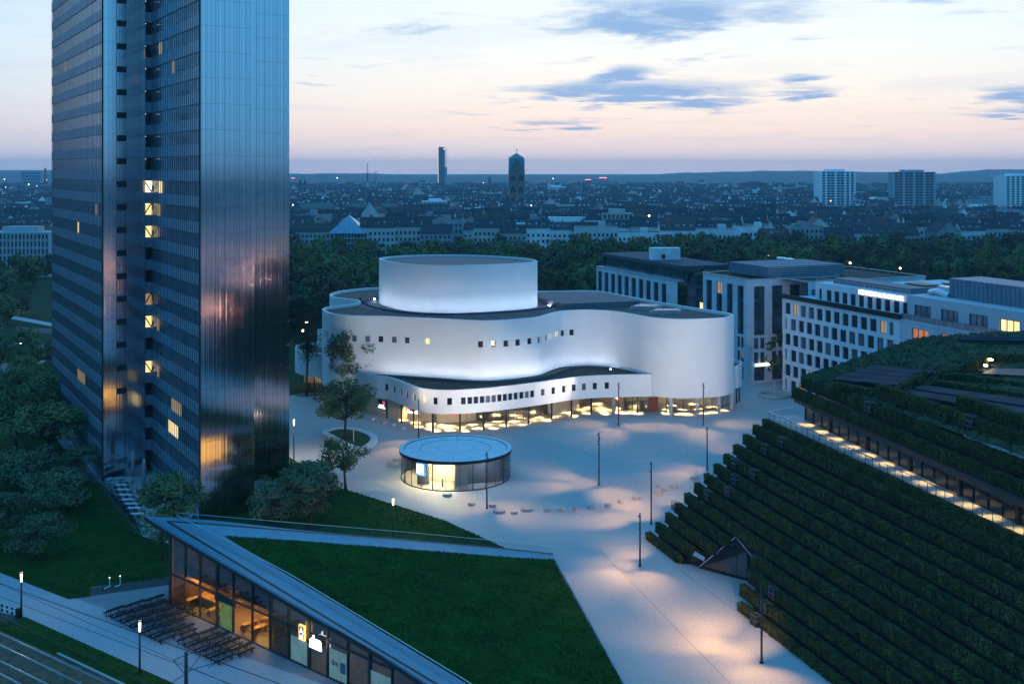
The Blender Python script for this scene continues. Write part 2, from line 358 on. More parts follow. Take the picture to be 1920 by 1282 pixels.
# big ring inlaid in the plaza + straight joints
mb = MB(); c0 = G(1190, 842); n = 72
for r in (9.3, 5.0):
    for k in range(n):
        a, b = 2*math.pi*k/n, 2*math.pi*(k+1)/n
        mb.face([c0+Vector((math.cos(a)*r, math.sin(a)*r, .004)), c0+Vector((math.cos(b)*r, math.sin(b)*r, .004)), c0+Vector((math.cos(b)*(r-.10), math.sin(b)*(r-.10), .004)), c0+Vector((math.cos(a)*(r-.10), math.sin(a)*(r-.10), .004))])
for a, b in (((1120, 1026), (1370, 1282)), ((1060, 1030), (1200, 1018)), ((1268, 1063), (1300, 1085)), ((1268, 1063), (1400, 1160))):
    mb.bar(G(*a)+Vector((0, 0, .004)), G(*b)+Vector((0, 0, .004)), .10, .004)
o = mb.build('paving_inlay', mat('inlay_joint', (.24, .25, .26), .8)); o['kind'] = 'structure'
for pts, m in (([(-20, 583), (100, 606), (100, 612), (-20, 590)], Mpath), ([(30, 612), (100, 616), (100, 626), (30, 620)], Mroadm), ([(-30, 640), (100, 645), (100, 655), (-30, 650)], Mroadm)):
    o = sheet('park_path', px_poly(pts), m, -.02)
sheet('street', px_poly([(-30, 690), (100, 660), (100, 674), (-30, 712)]), mat('street_paving', (.35, .27, .25), .8), .02)
# hills on the horizon
def hills():
    V = []; Fq = []
    n = 260
    def prof(px):
        t = 0
        for c, w, h in ((1520, 230, 33), (1340, 100, 8), (1770, 50, -10), (1900, 100, 28), (2100, 200, 30), (700, 120, 10), (905, 45, 10), (560, 120, 8), (300, 250, 14), (60, 200, 26), (2400, 300, 30), (-300, 300, 26)):
            t += h*math.exp(-((px-c)/w)**2)
        return t
    mb = MB(); rows = 7; Y0, Y1 = 4600.0, 8000.0; idx = []
    for r in range(rows+1):
        Y = Y0+(Y1-Y0)*r/rows; row = []
        for k in range(n+1):
            px = -900+(3700)*k/n; f = math.sin(math.pi*.5*min(1, r/(rows-1)))
            z = -2+(14+prof(px)+2*math.sin(px*.031)+2*math.sin(px*.083+1)+1.6*math.sin(px*.27+r))*f
            if r == rows: z = -3
            row.append(len(mb.v)); mb.v.append((XA(px, 7200.0), Y, z))
        idx.append(row)
    for r in range(rows):
        for k in range(n): mb.f.append((idx[r][k], idx[r][k+1], idx[r+1][k+1], idx[r+1][k])); mb.m.append(0)
    o = mb.build('hills', mat('wooded_hill', (.03, .045, .03), .95, scale=.004, col2=(.055, .065, .04)), smooth=True); o['kind'] = 'structure'
hills()
# ------------------------------------------------------------------ the tower of three slabs
TH = 3.65; NF = 25
T1 = Vector((-64.6, 164.2, 0)); TRZ = math.atan2(.5363, .8440)
tower = thing('office_tower', 'tall steel and glass office tower of three thin offset slabs', 'office tower', T1, TRZ)
TX = Vector((.8440, .5363, 0)); TY = Vector((-.5363, .8440, 0))
def TW(x, y, z): return T1+TX*x+TY*y+Vector((0, 0, z))
def steel_ribbed():
    m = bpy.data.materials.new('ribbed_steel'); m.use_nodes = True; nt = m.node_tree; b = nt.nodes['Principled BSDF']; N = nt.nodes.new; L = nt.links.new
    tc = N('ShaderNodeTexCoord'); sp = N('ShaderNodeSeparateXYZ'); L(tc.outputs['Object'], sp.inputs[0])
    mp = N('ShaderNodeCombineXYZ'); L(sp.outputs[0], mp.inputs[0])
    n0 = N('ShaderNodeTexNoise'); n0.inputs['Scale'].default_value = 3.0; n0.inputs['Detail'].default_value = 5; L(mp.outputs[0], n0.inputs[0])
    n1 = N('ShaderNodeTexNoise'); n1.inputs['Scale'].default_value = .5; n1.inputs['Detail'].default_value = 4; L(tc.outputs['Object'], n1.inputs[0])
    r = N('ShaderNodeValToRGB'); e = r.color_ramp.elements; e[0].position = .38; e[1].position = .62; e[0].color = (.42, .45, .50, 1); e[1].color = (.64, .66, .69, 1); L(n0.outputs[0], r.inputs[0]); L(r.outputs[0], b.inputs['Base Color'])
    b.inputs['Metallic'].default_value = 1
    mr = N('ShaderNodeMapRange'); L(n1.outputs[0], mr.inputs[0]); mr.inputs[3].default_value = .06; mr.inputs[4].default_value = .13; L(mr.outputs[0], b.inputs['Roughness'])
    bp = N('ShaderNodeBump'); bp.inputs['Strength'].default_value = .22; bp.inputs['Distance'].default_value = .05; L(n0.outputs[0], bp.inputs['Height']); L(bp.outputs[0], b.inputs['Normal'])
    return m
Mrib = steel_ribbed()
Mspan = mat('spandrel', (.32, .43, .55), .34, .35, var=.10, scale=.3)
Mtwin = mat('tower_glazing', (.34, .42, .52), .18, .6, var=.25, scale=.35)
Mmull = mat('mullion', (.040, .055, .08), .4, .3)
Mblack = mat('black_edge', (.012, .013, .018), .5)
slabs = [(0, 6.5, 0, 48.7), (7.72, 15.5, -26.8, 45.0), (16.7, 24.1, -17.7, 34.0)]
def mesh_of(mb, name, mats, smooth=False):
    o = mb.build(name, mats, None, smooth); me = o.data; bpy.data.objects.remove(o); return me
mb = MB()
for (x0, x1, y0, y1) in slabs: mb.box(((x0+x1)/2, (y0+y1)/2, NF*TH/2+1), (x1-x0-.5, y1-y0-.5, NF*TH+1.9), 0)
mb.box((7.1, 20, NF*TH/2), (1.6, 36, NF*TH-2), 0); mb.box((16.1, 8, NF*TH/2), (1.6, 40, NF*TH-2), 0)
mb.build('core', Mblack, tower, world=False)
for si, (x0, x1, y0, y1) in enumerate(slabs):
    # ribbed end panels: one per storey (two leaves), each with proud vertical ribs
    W = x1-x0; mb = MB(); mb.box((W/2, -.06, TH/2), (W-.02, .12, TH-.022))
    nr = int(W/.42)
    for k in range(nr+1): mb.box((.12+(W-.24)*k/nr, -.135, TH/2), (.07 if k % 3 else .10, .03, TH-.03))
    pm = mesh_of(mb, 'end_panel', [Mrib])
    for f in range(NF): piece('end_panel', pm, tower, (x0, y0, f*TH+.03))
    # long side: spandrel bands and window bands per storey
    yb = y1 if si != 1 else 1.4
    D = yb-y0
    mb = MB(); mb.box((-.04, D/2, .80), (.12, D-.1, 1.60)); sm = mesh_of(mb, 'spandrel_band', [Mspan])
    mb = MB(); mb.box((.03, D/2, 2.60), (.10, D-.1, 1.98)); mb.box((-.05, D/2, 3.62), (.16, D-.1, .07), 1); wm = mesh_of(mb, 'window_band', [Mtwin, Mblack])
    for f in range(NF):
        if si == 2: break
        piece('spandrel_band', sm, tower, (x0, y0, f*TH)); piece('window_band', wm, tower, (x0, y0, f*TH))
    if si < 2:
        mb = MB(); nm = int(D/1.07); ed = .10
        for k in range(nm+1): mb.box((-.125, .1+(D-.2)*k/nm, NF*TH/2), (.07, .15 if k % 2 == 0 else .09, NF*TH-.1))
        o = mb.build('mullions', Mmull, tower, world=False); o.location = (x0, y0, 0); o['kind'] = 'stuff'
        mb = MB(); mb.box((x0-.08, y0-.08, NF*TH/2), (.24, .24, NF*TH)); mb.build('corner_post', Mblack, tower, world=False)
# vents on the near slab's end
mb = MB(); mb.box((0, 0, 0), (1.45, .05, .95))
for k in range(9): mb.box((-.6+k*.15, -.04, 0), (.06, .06, .95), 1)
vm = mesh_of(mb, 'vent_grille', [Mblack, Mbrown])
for f in range(4, NF): piece('vent_grille', vm, tower, (2.83, -.16, f*TH-.62))
# stair link between the slabs
lit_f = {}
for py, kind in ((352, 3), (393, 2), (438, 2), (562, 1), (605, 2), (690, 2)):
    z = ZA(py, 168.5); lit_f[int(z/TH)] = kind
brm = {}
for sgn in (-1, 1):
    mb = MB(); mb.bar((.05, -.18, 1.75 if sgn > 0 else 3.55), (1.16, -.18, 3.55 if sgn > 0 else 1.75), .16, .16); mb.bar((1.22, -.20, 3.5 if sgn > 0 else 1.8), (1.23, -1.75, 1.9 if sgn > 0 else 3.4), .16, .16); brm[sgn] = mesh_of(mb, 'brace', [Mdark])
mb = MB(); mb.box((.61, .0, .85), (1.2, .10, 1.66)); lsp = mesh_of(mb, 'link_panel', [Mspan])
mb = MB(); mb.box((.61, .05, 2.62), (1.2, .06, 1.9)); lw = {k: mesh_of(mb, 'stair_window', [m]) for k, m in ((0, Mglassd), (1, Mlitd), (2, Mlitw), (3, Mlitw2))}
mb = MB(); mb.box((.61, -.05, 3.6), (1.2, .3, .12)); lsl = mesh_of(mb, 'floor_slab', [Mblack])
mb = MB(); mb.box((.16, -.2, 3.42), (.22, .12, .10)); lpt = mesh_of(mb, 'stair_lamp', [mat('stair_lamp', (1, 1, .9), emit=(.85, 1, .8), estr=3)])
for f in range(1, NF):
    p = (6.5, 1.1, f*TH)
    piece('link_panel', lsp, tower, p); piece('stair_window', lw[lit_f.get(f, 0)], tower, p); piece('floor_slab', lsl, tower, p); piece('brace', brm[1 if f % 2 else -1], tower, p)
    if f > 10: piece('stair_lamp', lpt, tower, p)
# lit panes: their column and storey
def tower_pane(si, px, py, m, w=1.0, n=1):
    x0, y0 = slabs[si][0], slabs[si][2]
    k = (px-CX)/F                      # solve for local y on that long face
    A = T1+TX*(x0-.10); t = (k*A.y-A.x)/(TY.x-k*TY.y); P = A+TY*t; z = ZA(py, P.y); f = int(z/TH)
    for j in range(n):
        mb = MB(); mb.box((0, 0, 0), (.06, .92*w, 1.85)); o = piece('lit_pane', mesh_of(mb, 'lit_pane', [m]), tower, (x0-.05, t-j*1.07, f*TH+2.6))
for a in ((0, 123, 121, Mlitd), (0, 146, 424, Mlitw), (0, 180, 390, Mlitd), (1, 324, 128, Mlitd)): tower_pane(*a)
tower_pane(0, 146, 700, Mlitd, 1, 6); tower_pane(1, 323, 768, Mlitd, 1, 5); tower_pane(1, 317, 806, Mlitw, 1, 5)
tower_pane(1, 299, 352, Mlitw, 1, 2); tower_pane(1, 296, 393, Mlitd, 1, 2); tower_pane(1, 296, 690, Mlitd, 1, 1); tower_pane(1, 296, 605, Mlitd, 1, 1); tower_pane(1, 298, 92, Mlitd, 1, 2)
# ------------------------------------------------------------------ the theatre
ZP = 19.4; ZS = 3.65; ZL = 8.1; ZLR = 7.6; ZR = 18.8
front = [(606, 578), (604.7, 580.6), (617, 587), (640.6, 590.5), (674, 592), (707.7, 592.5), (741, 593.5), (775, 595), (825, 597.5), (875.5, 600), (909, 601), (942.5, 600), (976, 597.5), (1009.6, 594), (1026.5, 589.5), (1043, 585), (1060, 582.4), (1093.5, 580.8), (1110, 581), (1144, 582.8), (1175, 587), (1207.5, 593), (1240, 596.6), (1273, 598.2), (1306, 598), (1338.6, 596.8), (1360.5, 595), (1373.6, 592), (1375.7, 590.5)]
back = [(1369, 587), (1349.5, 583.6), (1316.8, 578.6), (1284, 573.6), (1240, 566.5), (1196.6, 558.3), (1163.8, 552.3), (1142, 548.3), (1126.7, 545.8), (1109, 544.5), (1087, 544.2), (1054.6, 545), (1008.7, 545), (930, 541), (860, 538), (780, 537), (710.4, 538.5), (674, 540.8), (640.6, 544.5), (622, 549.5), (618, 553), (624, 556.6), (640.6, 559), (664, 561.8), (672.5, 565), (664, 568.7), (640.6, 572), (613.8, 574.9)]
outl = [G(x, y, ZP).to_2d() for x, y in front+back]
# the sight-line depth of a rim point is the outer edge on the near side, the outer edge on the far side too
outl = [p.to_2d() for p in catmull([Vector((p.x, p.y, 0)) for p in outl], 4, True)]
if area2(outl) < 0: outl = outl[::-1]
tc0 = G(960, 790)
theatre = thing('theatre', 'white curved theatre with floodlit drum and rows of small windows', 'theatre', (tc0.x, tc0.y+15, 0))
tpath = Path(outl, True)
def wins_on(path, pxs, zc, hw, hh):
    out = []
    for px in pxs:
        r = path.find(px)
        if r: out.append((r[0]-hw, r[0]+hw, zc-hh, zc+hh, px))
    return out
up_px = [608.8, 613.8, 622.5, 633.3, 648, 664, 689, 713.8, 739, 763, 801, 900.6, 925.5, 948.6, 970.7, 993, 1011, 1024.5, 1031.5, 1036.5, 1043, 1054.6, 1072]
uw = wins_on(tpath, up_px, 14.7, .52, .62)
# keep neighbouring openings apart where the wall turns away from the camera
uw.sort(); keep = []
for w in uw:
    if keep and w[0] < keep[-1][1]+.35: continue
    keep.append(w)
uw = keep
mb = MB(); rs = wall_strip(mb, tpath, ZS, ZP, uw, .38)
inn = offset(outl, .5, True)
n = len(outl)
for k in range(n):
    a, b, c, d = outl[k], outl[(k+1) % n], inn[(k+1) % n], inn[k]
    mb.face([(a.x, a.y, ZP), (b.x, b.y, ZP), (c.x, c.y, ZP), (d.x, d.y, ZP)])
    mb.face([(d.x, d.y, ZP), (c.x, c.y, ZP), (c.x, c.y, ZR-.3), (d.x, d.y, ZR-.3)])
mb.face([(p.x, p.y, ZS) for p in outl][::-1])
mb.build('wall', Mwhite, theatre, smooth=False, weld=True)
random.seed(3)
for w, r in zip(uw, rs):
    lit = w[4] in (801, 1031.5, 1043)
    window_part(r, theatre, Mlitw if lit else (Mwinb if random.random() < .35 else Mwin), Mframe, fw=.06, label='lit window with warm light' if lit else None)
mb = MB(); mb.face([(p.x, p.y, ZR) for p in inn]); mb.build('roof', Mroof, theatre)
# drum
dr = [(711, 484.2), (713.5, 486.6), (724.4, 489.6), (746.8, 493.2), (780, 496.2), (814, 497.4), (858.8, 497.6), (903.5, 496.6), (948, 494.8), (982, 492.8), (1002, 491), (1007.7, 489.6), (1004, 487.6), (993, 485), (959.5, 481.7), (903.5, 478.6), (847.6, 477.3), (791.6, 477.7), (746.8, 479.5), (722, 481.8)]
ZD = 28.9
dp = [p.to_2d() for p in catmull([G(x, y, ZD) for x, y in dr], 5, True)]
if area2(dp) < 0: dp = dp[::-1]
di = offset(dp, .5, True); n = len(dp); mb = MB()
for k in range(n):
    a, b, c, d = dp[k], dp[(k+1) % n], di[(k+1) % n], di[k]
    mb.face([(a.x, a.y, ZR-.1), (b.x, b.y, ZR-.1), (b.x, b.y, ZD), (a.x, a.y, ZD)]); mb.face([(a.x, a.y, ZD), (b.x, b.y, ZD), (c.x, c.y, ZD), (d.x, d.y, ZD)]); mb.face([(d.x, d.y, ZD), (c.x, c.y, ZD), (c.x, c.y, ZD-.8), (d.x, d.y, ZD-.8)])
mb.build('drum', Mwhite, theatre, weld=True)
mb = MB(); mb.face([(p.x, p.y, ZD-.45) for p in di]); dro = mb.build('drum_roof', Mroof2, theatre)
def ring(mb, base, d0, d1, z, h, closed=True, m=0):
    a = offset(base, d0, closed); b = offset(base, d1, closed); n = len(base)
    for k in range(n if closed else n-1):
        j = (k+1) % n
        mb.face([(a[k].x, a[k].y, z+h), (a[j].x, a[j].y, z+h), (b[j].x, b[j].y, z+h), (b[k].x, b[k].y, z+h)], m)
        mb.face([(a[k].x, a[k].y, z), (a[j].x, a[j].y, z), (a[j].x, a[j].y, z+h), (a[k].x, a[k].y, z+h)], m)
        mb.face([(b[j].x, b[j].y, z), (b[k].x, b[k].y, z), (b[k].x, b[k].y, z+h), (b[j].x, b[j].y, z+h)], m)
yc = sum(p.y for p in dp)/len(dp); i0 = max(range(len(dp)), key=lambda i: dp[i].y); dfr = [p for p in dp[i0:]+dp[:i0] if p.y < yc+1.5]
mb = MB(); ring(mb, dfr, -2.7, -2.85, ZR+.02, .08, False); mb.build('drum_light_strip', Mled, theatre)
mb = MB(); ring(mb, dp, -3.2, -3.45, ZR, .45); mb.build('drum_gutter', Mroof2, theatre)
# paler walkway ring round the drum, raised roof box and skylights
mb = MB(); a = offset(dp, -5.2, True); mb.face([(p.x, p.y, ZR+.02) for p in a]); o = mb.build('roof_terrace', Mroof2, theatre)
bx = [G(x, y, ZR+1.2) for x, y in ((1011, 558), (1058, 569.5), (1200, 564), (1140, 548.5), (1050, 546.5), (1011, 548))]
mb = MB(); mb.prism(bx, ZR-.2, ZR+1.2, 0, mt=1); mb.build('roof_box', [mat('roof_box_wall', (.14, .13, .15), .7), Mroof2], theatre)
for q in (((1181, 575), (1229, 576.5), (1243, 571.5), (1196, 570.5)), ((1217, 584), (1275, 583.5), (1277, 578.8), (1228, 579.5))):
    g = [G(x, y, ZR+.6) for x, y in q]; mb = MB(); mb.prism(g, ZR-.1, ZR+.6, 0)
    c = sum(g, Vector())/4; mb.prism([c+(p-c)*.86 for p in g], ZR+.6, ZR+.75, 1); mb.build('skylight', [Mframel, Mwinb], theatre)
for q in ((674, 563, .5), (684, 566, .5), (690, 562, .4)):
    p = G(q[0], q[1], ZR+.3); mb = MB(); mb.box(p, (1.2, 1.0, .6)); mb.box(p+Vector((.2, 0, .5)), (.5, .5, .5)); mb.build('roof_unit', Mroof2, theatre)
p = G(702, 561, ZR+.6); mb = MB(); mb.box(p, (.3, .3, .3)); mb.build('roof_lamp', Mled, theatre)
# lower foyer wing wrapping the front
q0 = tpath.at(tpath.find(650)[0])[0]; q1 = tpath.at(tpath.find(668)[0])[0]
low = [PX((q0.x, q0.y+.6, ZL)), PX((q1.x, q1.y-.02, ZL)), (701, 703.3), (728, 706.7), (754.7, 715.7), (774.8, 723.4), (795, 728.5), (825, 731.2), (858.7, 731), (909, 727.8), (959, 722.8), (1009.6, 716.4), (1043, 711.4), (1076.7, 707), (1110, 704.4), (1150, 702.8), (1185, 702), (1222, 701.5)]
lo = [p.to_2d() for p in catmull([G(x, y, ZL) for x, y in low], 5)]
lo = lo+[lo[-1]+Vector((1.5, 6))]
lpath = Path(lo)
lw_px = [724.5, 739, 752, 763, 777, 794, 816, 843, 869, 881, 892.6, 904, 915, 925.8, 936.5, 947, 957, 967.4, 977.8, 988, 998, 1017.7, 1037.5, 1057, 1076, 1095, 1115.6, 1138]
lw_ = wins_on(lpath, lw_px, 6.0, .45, .66); lw_.sort(); keep = []
for w in lw_:
    if keep and w[0] < keep[-1][1]+.1: w = (keep[-1][1]+.12,)+w[1:]
    keep.append(w)
lw_ = keep
mb = MB(); rs = wall_strip(mb, lpath, ZS, ZL, lw_, .32); li = offset(lo, .45); n = len(lo)
for k in range(n-1):
    a, b, c, d = lo[k], lo[k+1], li[k+1], li[k]
    mb.face([(a.x, a.y, ZL), (b.x, b.y, ZL), (c.x, c.y, ZL), (d.x, d.y, ZL)]); mb.face([(d.x, d.y, ZL), (c.x, c.y, ZL), (c.x, c.y, ZLR-.3), (d.x, d.y, ZLR-.3)])
mb.build('foyer_wall', Mwhite, theatre, weld=True)
for w, r in zip(lw_, rs):
    lit = w[4] == 794
    window_part(r, theatre, Mlitw if lit else (Mwinb if w[4] in (915, 925.8, 988, 1017.7, 1095) else Mwin), Mframe, fw=.06, label='lit window in the foyer wall' if lit else None)
# foyer roof: between the foyer parapet and the main wall
s0 = tpath.find(694)[0]; s1 = tpath.find(1225)[0]
if s0 > s1: s1 += tpath.L
mwall = [tpath.at((s0+(s1-s0)*k/60) % tpath.L)[0] for k in range(61)]
fr = [(p.x, p.y) for p in li[1:-1]]+[(p.x, p.y) for p in mwall[::-1]]
mb = MB(); mb.face([(p[0], p[1], ZLR) for p in fr]); mb.build('foyer_roof', Mroofg, theatre)
mb = MB(); mb.face([(p[0], p[1], ZS+.01) for p in fr][::-1]); mb.build('soffit', mat('warm_soffit', (.5, .44, .36), .8), theatre)
mwin = [p for p in mwall if 705 < PX((p.x, p.y, 8))[0] < 1165]
mb = MB(); ring(mb, mwin, -2.1, -2.25, ZLR+.02, .08, False); mb.build('wall_light_strip', mat('wall_led_strip', (.8, .85, 1), .5, emit=(.70, .81, 1.0), estr=24), theatre)
mb = MB(); ring(mb, mwin, -2.6, -2.85, ZLR, .42, False); mb.build('light_gutter', Mroof2, theatre)
# low curved annexes left and right
for nm, q, zt, zb in (('annex', [(604, 663), (585, 660), (566, 657), (555, 652.5), (553.4, 649), (560, 645.5), (575, 643), (604, 640)], 9.1, 3.65), ('annex', [(604, 622.5), (597, 621.5), (594.5, 619), (597, 617), (604, 616)], 12.0, 3.65), ('annex', [(1374, 686.5), (1383, 685.2), (1390, 681.5), (1391.5, 678.5), (1388, 676), (1374, 673)], 8.55, 3.9)):
    g = [p.to_2d() for p in catmull([G(x, y, zt) for x, y in q], 4)]; gi = offset(g, .4 if area2(g) > 0 else -.4); mb = MB()
    for k in range(len(g)-1):
        a, b, c, d = g[k], g[k+1], gi[k+1], gi[k]
        mb.face([(a.x, a.y, zb), (b.x, b.y, zb), (b.x, b.y, zt), (a.x, a.y, zt)]); mb.face([(a.x, a.y, zt), (b.x, b.y, zt), (c.x, c.y, zt), (d.x, d.y, zt)]); mb.face([(d.x, d.y, zt), (c.x, c.y, zt), (c.x, c.y, zt-1), (d.x, d.y, zt-1)])
    mb.face([(p.x, p.y, zb) for p in g]); mb.build(nm, Mwhite, theatre)
    mb = MB(); mb.face([(p.x, p.y, zt-.7) for p in gi]); mb.build('annex_roof', Mroof, theatre)
# columns
mcol = MB(); mcol.tube([(0, 0, 0), (0, 0, ZS)], .16, 10); cm = mesh_of(mcol, 'column', [Mbrown], True)
mcol = MB(); mcol.tube([(0, 0, 0), (0, 0, ZS)], .36, 14); cm2 = mesh_of(mcol, 'column', [mat('pale_column', (.55, .52, .5), .6)], True)
def tl(p): return (p.x-theatre.location.x, p.y-theatre.location.y, p.z)
for x, y in ((725.5, 783.8), (752.7, 793), (775.8, 802), (811.4, 810), (862.3, 810.3), (907, 806), (949, 800.6), (991, 794), (1034.5, 788), (1071.7, 782), (1108.6, 777.8), (1195.5, 774.5), (590, 723), (1381, 756), (1386, 753)): piece('column', cm, theatre, tl(G(x, y)))
for x, y in ((1150.7, 775.6), (1257.8, 779.5), (1307.4, 778.9), (1348, 774.5), (1372, 767), (613, 747)):
    o = piece('column', cm2, theatre, tl(G(x, y))); o['label'] = 'thick pale column'
# ground floor walls behind the colonnade
Mcream = mat('cream_wall', (.62, .52, .38), .75, var=.06, scale=.4)
def gwall(pts, name, m, z1=ZS, z0=0.0, th=.2):
    g = [p.to_2d() for p in (catmull([G(x, y) for x, y in pts], 4) if len(pts) > 2 else [G(x, y) for x, y in pts])]
    b = offset(g, th); mb = MB(); poly = g+b[::-1]
    if area2(poly) < 0: poly = poly[::-1]
    for k in range(len(g)-1):
        for (p, q) in ((g[k], g[k+1]), (b[k+1], b[k])): mb.face([(p.x, p.y, z0), (q.x, q.y, z0), (q.x, q.y, z1), (p.x, p.y, z1)])
        mb.face([(g[k].x, g[k].y, z1), (g[k+1].x, g[k+1].y, z1), (b[k+1].x, b[k+1].y, z1), (b[k].x, b[k].y, z1)])
    return mb.build(name, m, theatre)
gwall([(660, 757), (690, 771), (700, 774), (736, 782.6), (775, 789), (812, 792.4), (840, 792.4), (880, 790), (894, 786)], 'lobby_wall', Mcream)
gwall([(1025, 776), (1045, 774.5), (1085, 768)], 'lobby_wall', Mcream)
gwall([(1085, 768), (1090, 756), (1092, 748)], 'lobby_wall', Mcream); gwall([(1092, 748), (1111, 745)], 'lobby_wall', Mcream)
gwall([(1111, 745), (1140, 755), (1169, 766)], 'lobby_wall', Mcream)
gwall([(1216, 771.5), (1234, 771)], 'service_door', mat('rust_door', (.16, .04, .025), .6), 2.9)
def gglass(pts, step=1.6):
    P = Path([p for p in catmull([G(x, y) for x, y in pts], 5)]); k = max(1, int(P.L/step)); mbf = MB()
    for i in range(k):
        a = P.at(P.L*i/k)[0]; b = P.at(P.L*(i+1)/k)[0]; mb = MB(); mb.face([(a.x, a.y, .1), (b.x, b.y, .1), (b.x, b.y, ZS-.05), (a.x, a.y, ZS-.05)]); mb.build('glass_pane', Mglass, theatre)
        mbf.bar((a.x, a.y, .02), (a.x, a.y, ZS-.02), .09); mbf.bar((a.x, a.y, .06), (b.x, b.y, .06), .10, .12)
    mbf.build('glazing_frame', Mframe, theatre)
gglass([(894, 787), (925, 789), (955, 788.5), (990, 784), (1025, 776)]); gglass([(1172, 766.5), (1195, 770), (1216, 772)]); gglass([(1234, 771), (1270, 771.5), (1300, 770), (1345, 765), (1370, 757)])
gglass([(575, 693+33), (590, 729), (612, 737)], 1.2)
gwall([(880, 760), (960, 757), (1030, 756), (1085, 752)], 'lobby_wall', Mcream); gwall([(1160, 752), (1230, 750), (1300, 748), (1360, 744)], 'lobby_wall', Mcream)
gwall([(570, 716), (590, 718), (620, 722)], 'lobby_wall', Mcream)
gwall([(912, 771), (995, 768.5)], 'bar_counter', mat('bar_counter', (.3, .16, .10), .4), 1.1, 0, 1.0)
# posters on the lobby walls
def text_mesh(s, size, ext=.02):
    c = bpy.data.curves.new('lettering', 'FONT'); c.body = s; c.size = size; c.extrude = ext; c.align_x = 'CENTER'; c.align_y = 'CENTER'; c.resolution_u = 2
    o = bpy.data.objects.new('lettering', c); COL.objects.link(o); dg = bpy.context.evaluated_depsgraph_get(); me = bpy.data.meshes.new_from_object(o.evaluated_get(dg)); bpy.data.objects.remove(o); bpy.data.curves.remove(c); return me
Mpm = mat('magenta_print', (.6, .05, .2), .5, emit=(.75, .06, .22), estr=.9); Mpb = mat('black_print', (.02, .015, .02), .5); Mpw = mat('lit_white_print', (.8, .78, .7), .5, emit=(1, .92, .75), estr=1.6); Mpr = mat('red_print', (.55, .03, .02), .5, emit=(.8, .05, .03), estr=.8)
def poster(px0, px1, basey0, basey1, z0, z1, kind, label):
    a, b = G(px0, basey0), G(px1, basey1); X = (b-a).normalized(); Nn = X.cross(Vector((0, 0, 1))); c = (a+b)/2+Nn*.16; w = (b-a).length; h = z1-z0; c.z = (z0+z1)/2
    r = thing('poster', label, 'poster', c, math.atan2(X.y, X.x), 'posters on the theatre lobby wall')
    def bxp(nm, x, z, ww, hh, m, y=0.0): mb = MB(); mb.box((x, y, z), (ww, .05, hh)); return mb.build(nm, m, r, world=False)
    if kind == 0:
        bxp('board', 0, 0, w, h, Mpb); bxp('white_band', 0, -h*.38, w*.94, h*.18, Mpw, -.04); bxp('pink_patch', w*.28, h*.28, w*.3, h*.25, Mpm, -.04)
        o = piece('lettering', text_mesh('egal', h*.62), r, (-w*.02, -.05, -h*.12), (math.pi/2, 0, 0)); o.data.materials.append(Mpw)
    elif kind == 1:
        bxp('board', 0, 0, w, h, Mpw); bxp('pink_field', 0, h*.24, w*.96, h*.46, Mpm, -.04)
        mb = MB(); mb.face([(-w*.42, -.07, .02), (w*.42, -.07, .02), (w*.2, -.07, -h*.2), (0, -.07, -h*.26), (-w*.2, -.07, -h*.2)]); mb.build('black_smile', Mpb, r, world=False)
    else:
        bxp('board', 0, 0, w, h, Mpr); bxp('white_band', 0, -h*.36, w*.8, h*.10, Mpw, -.04)
        mb = MB(); mb.face([(-w*.12, -.05, h*.0), (w*.22, -.05, h*.0), (w*.15, -.05, h*.28), (.05, -.05, h*.45), (-w*.05, -.05, h*.28)]); mb.build('white_figure', Mpw, r, world=False)
        o = piece('lettering', text_mesh('jetzt', h*.3), r, (0, -.05, -h*.18), (math.pi/2, 0, 0)); o.data.materials.append(Mpw)
poster(710, 724, 776.6, 779.8, 1.35, 3.1, 0, 'dark poster with white lettering and a pink corner on the lobby wall')
poster(765, 784, 787.6, 790, 1.5, 3.0, 1, 'pink and white poster on the lobby wall behind the thin columns')
poster(840.5, 863, 792.4, 791.5, 1.6, 3.0, 2, 'red poster with a white figure on the lobby wall')
poster(1153, 1162, 760, 763.5, 1.4, 3.3, 2, 'red poster beside the lobby glass doors')
poster(1131, 1145, 752, 757, 1.9, 3.2, 1, 'bright poster on the slanting lobby wall')
mb = MB(); a, b = G(964, 770), G(993, 769); mb.bar(a+Vector((0, 0, 2.3)), b+Vector((0, 0, 2.3)), .1, 1.5); o = mb.build('light_screen', mat('pink_screen', (.6, .5, .6), emit=(1, .72, .8), estr=1.5)); tag(o, 'glowing pink screen above the theatre bar counter', 'screen')
# downlights in the soffit
mbd = MB(); li2 = Path(lo)
spots = []
s = 6.0; row = 0
while s < li2.L-4:
    p, nn = li2.at(s)
    for d in ((1.5, 4.4) if row % 2 else (2.6, 5.8)): spots.append(p-nn*d)
    s += 3.1; row += 1
for x, y in ((1175, 774), (1200, 778), (1230, 776), (1250, 775), (1275, 776), (1290, 777), (1320, 775), (1335, 773), (1355, 769), (1280, 768), (1310, 767), (1335, 763), (1250, 768), (1110, 752), (1120, 757), (1104, 764), (1125, 764), (1140, 768), (930, 778), (965, 778), (1000, 772), (600, 727), (612, 742), (905, 780), (1190, 762), (1220, 762), (1260, 760), (1300, 758), (1345, 756)):
    spots.append(G(x, y).to_2d())
spots = [p for p in spots if in_poly(p.x, p.y, inn) or in_poly(p.x, p.y, fr)]
for p in spots:
    lamp('SPOT', (p.x, p.y, ZS-.06), 5200, (1, .68, .28), (p.x, p.y, 0), 38, .7, .08, 'downlight', theatre)
    mbd.prism([(p.x+.1*math.cos(k*math.pi/3), p.y+.1*math.sin(k*math.pi/3)) for k in range(6)], ZS-.03, ZS+.005)
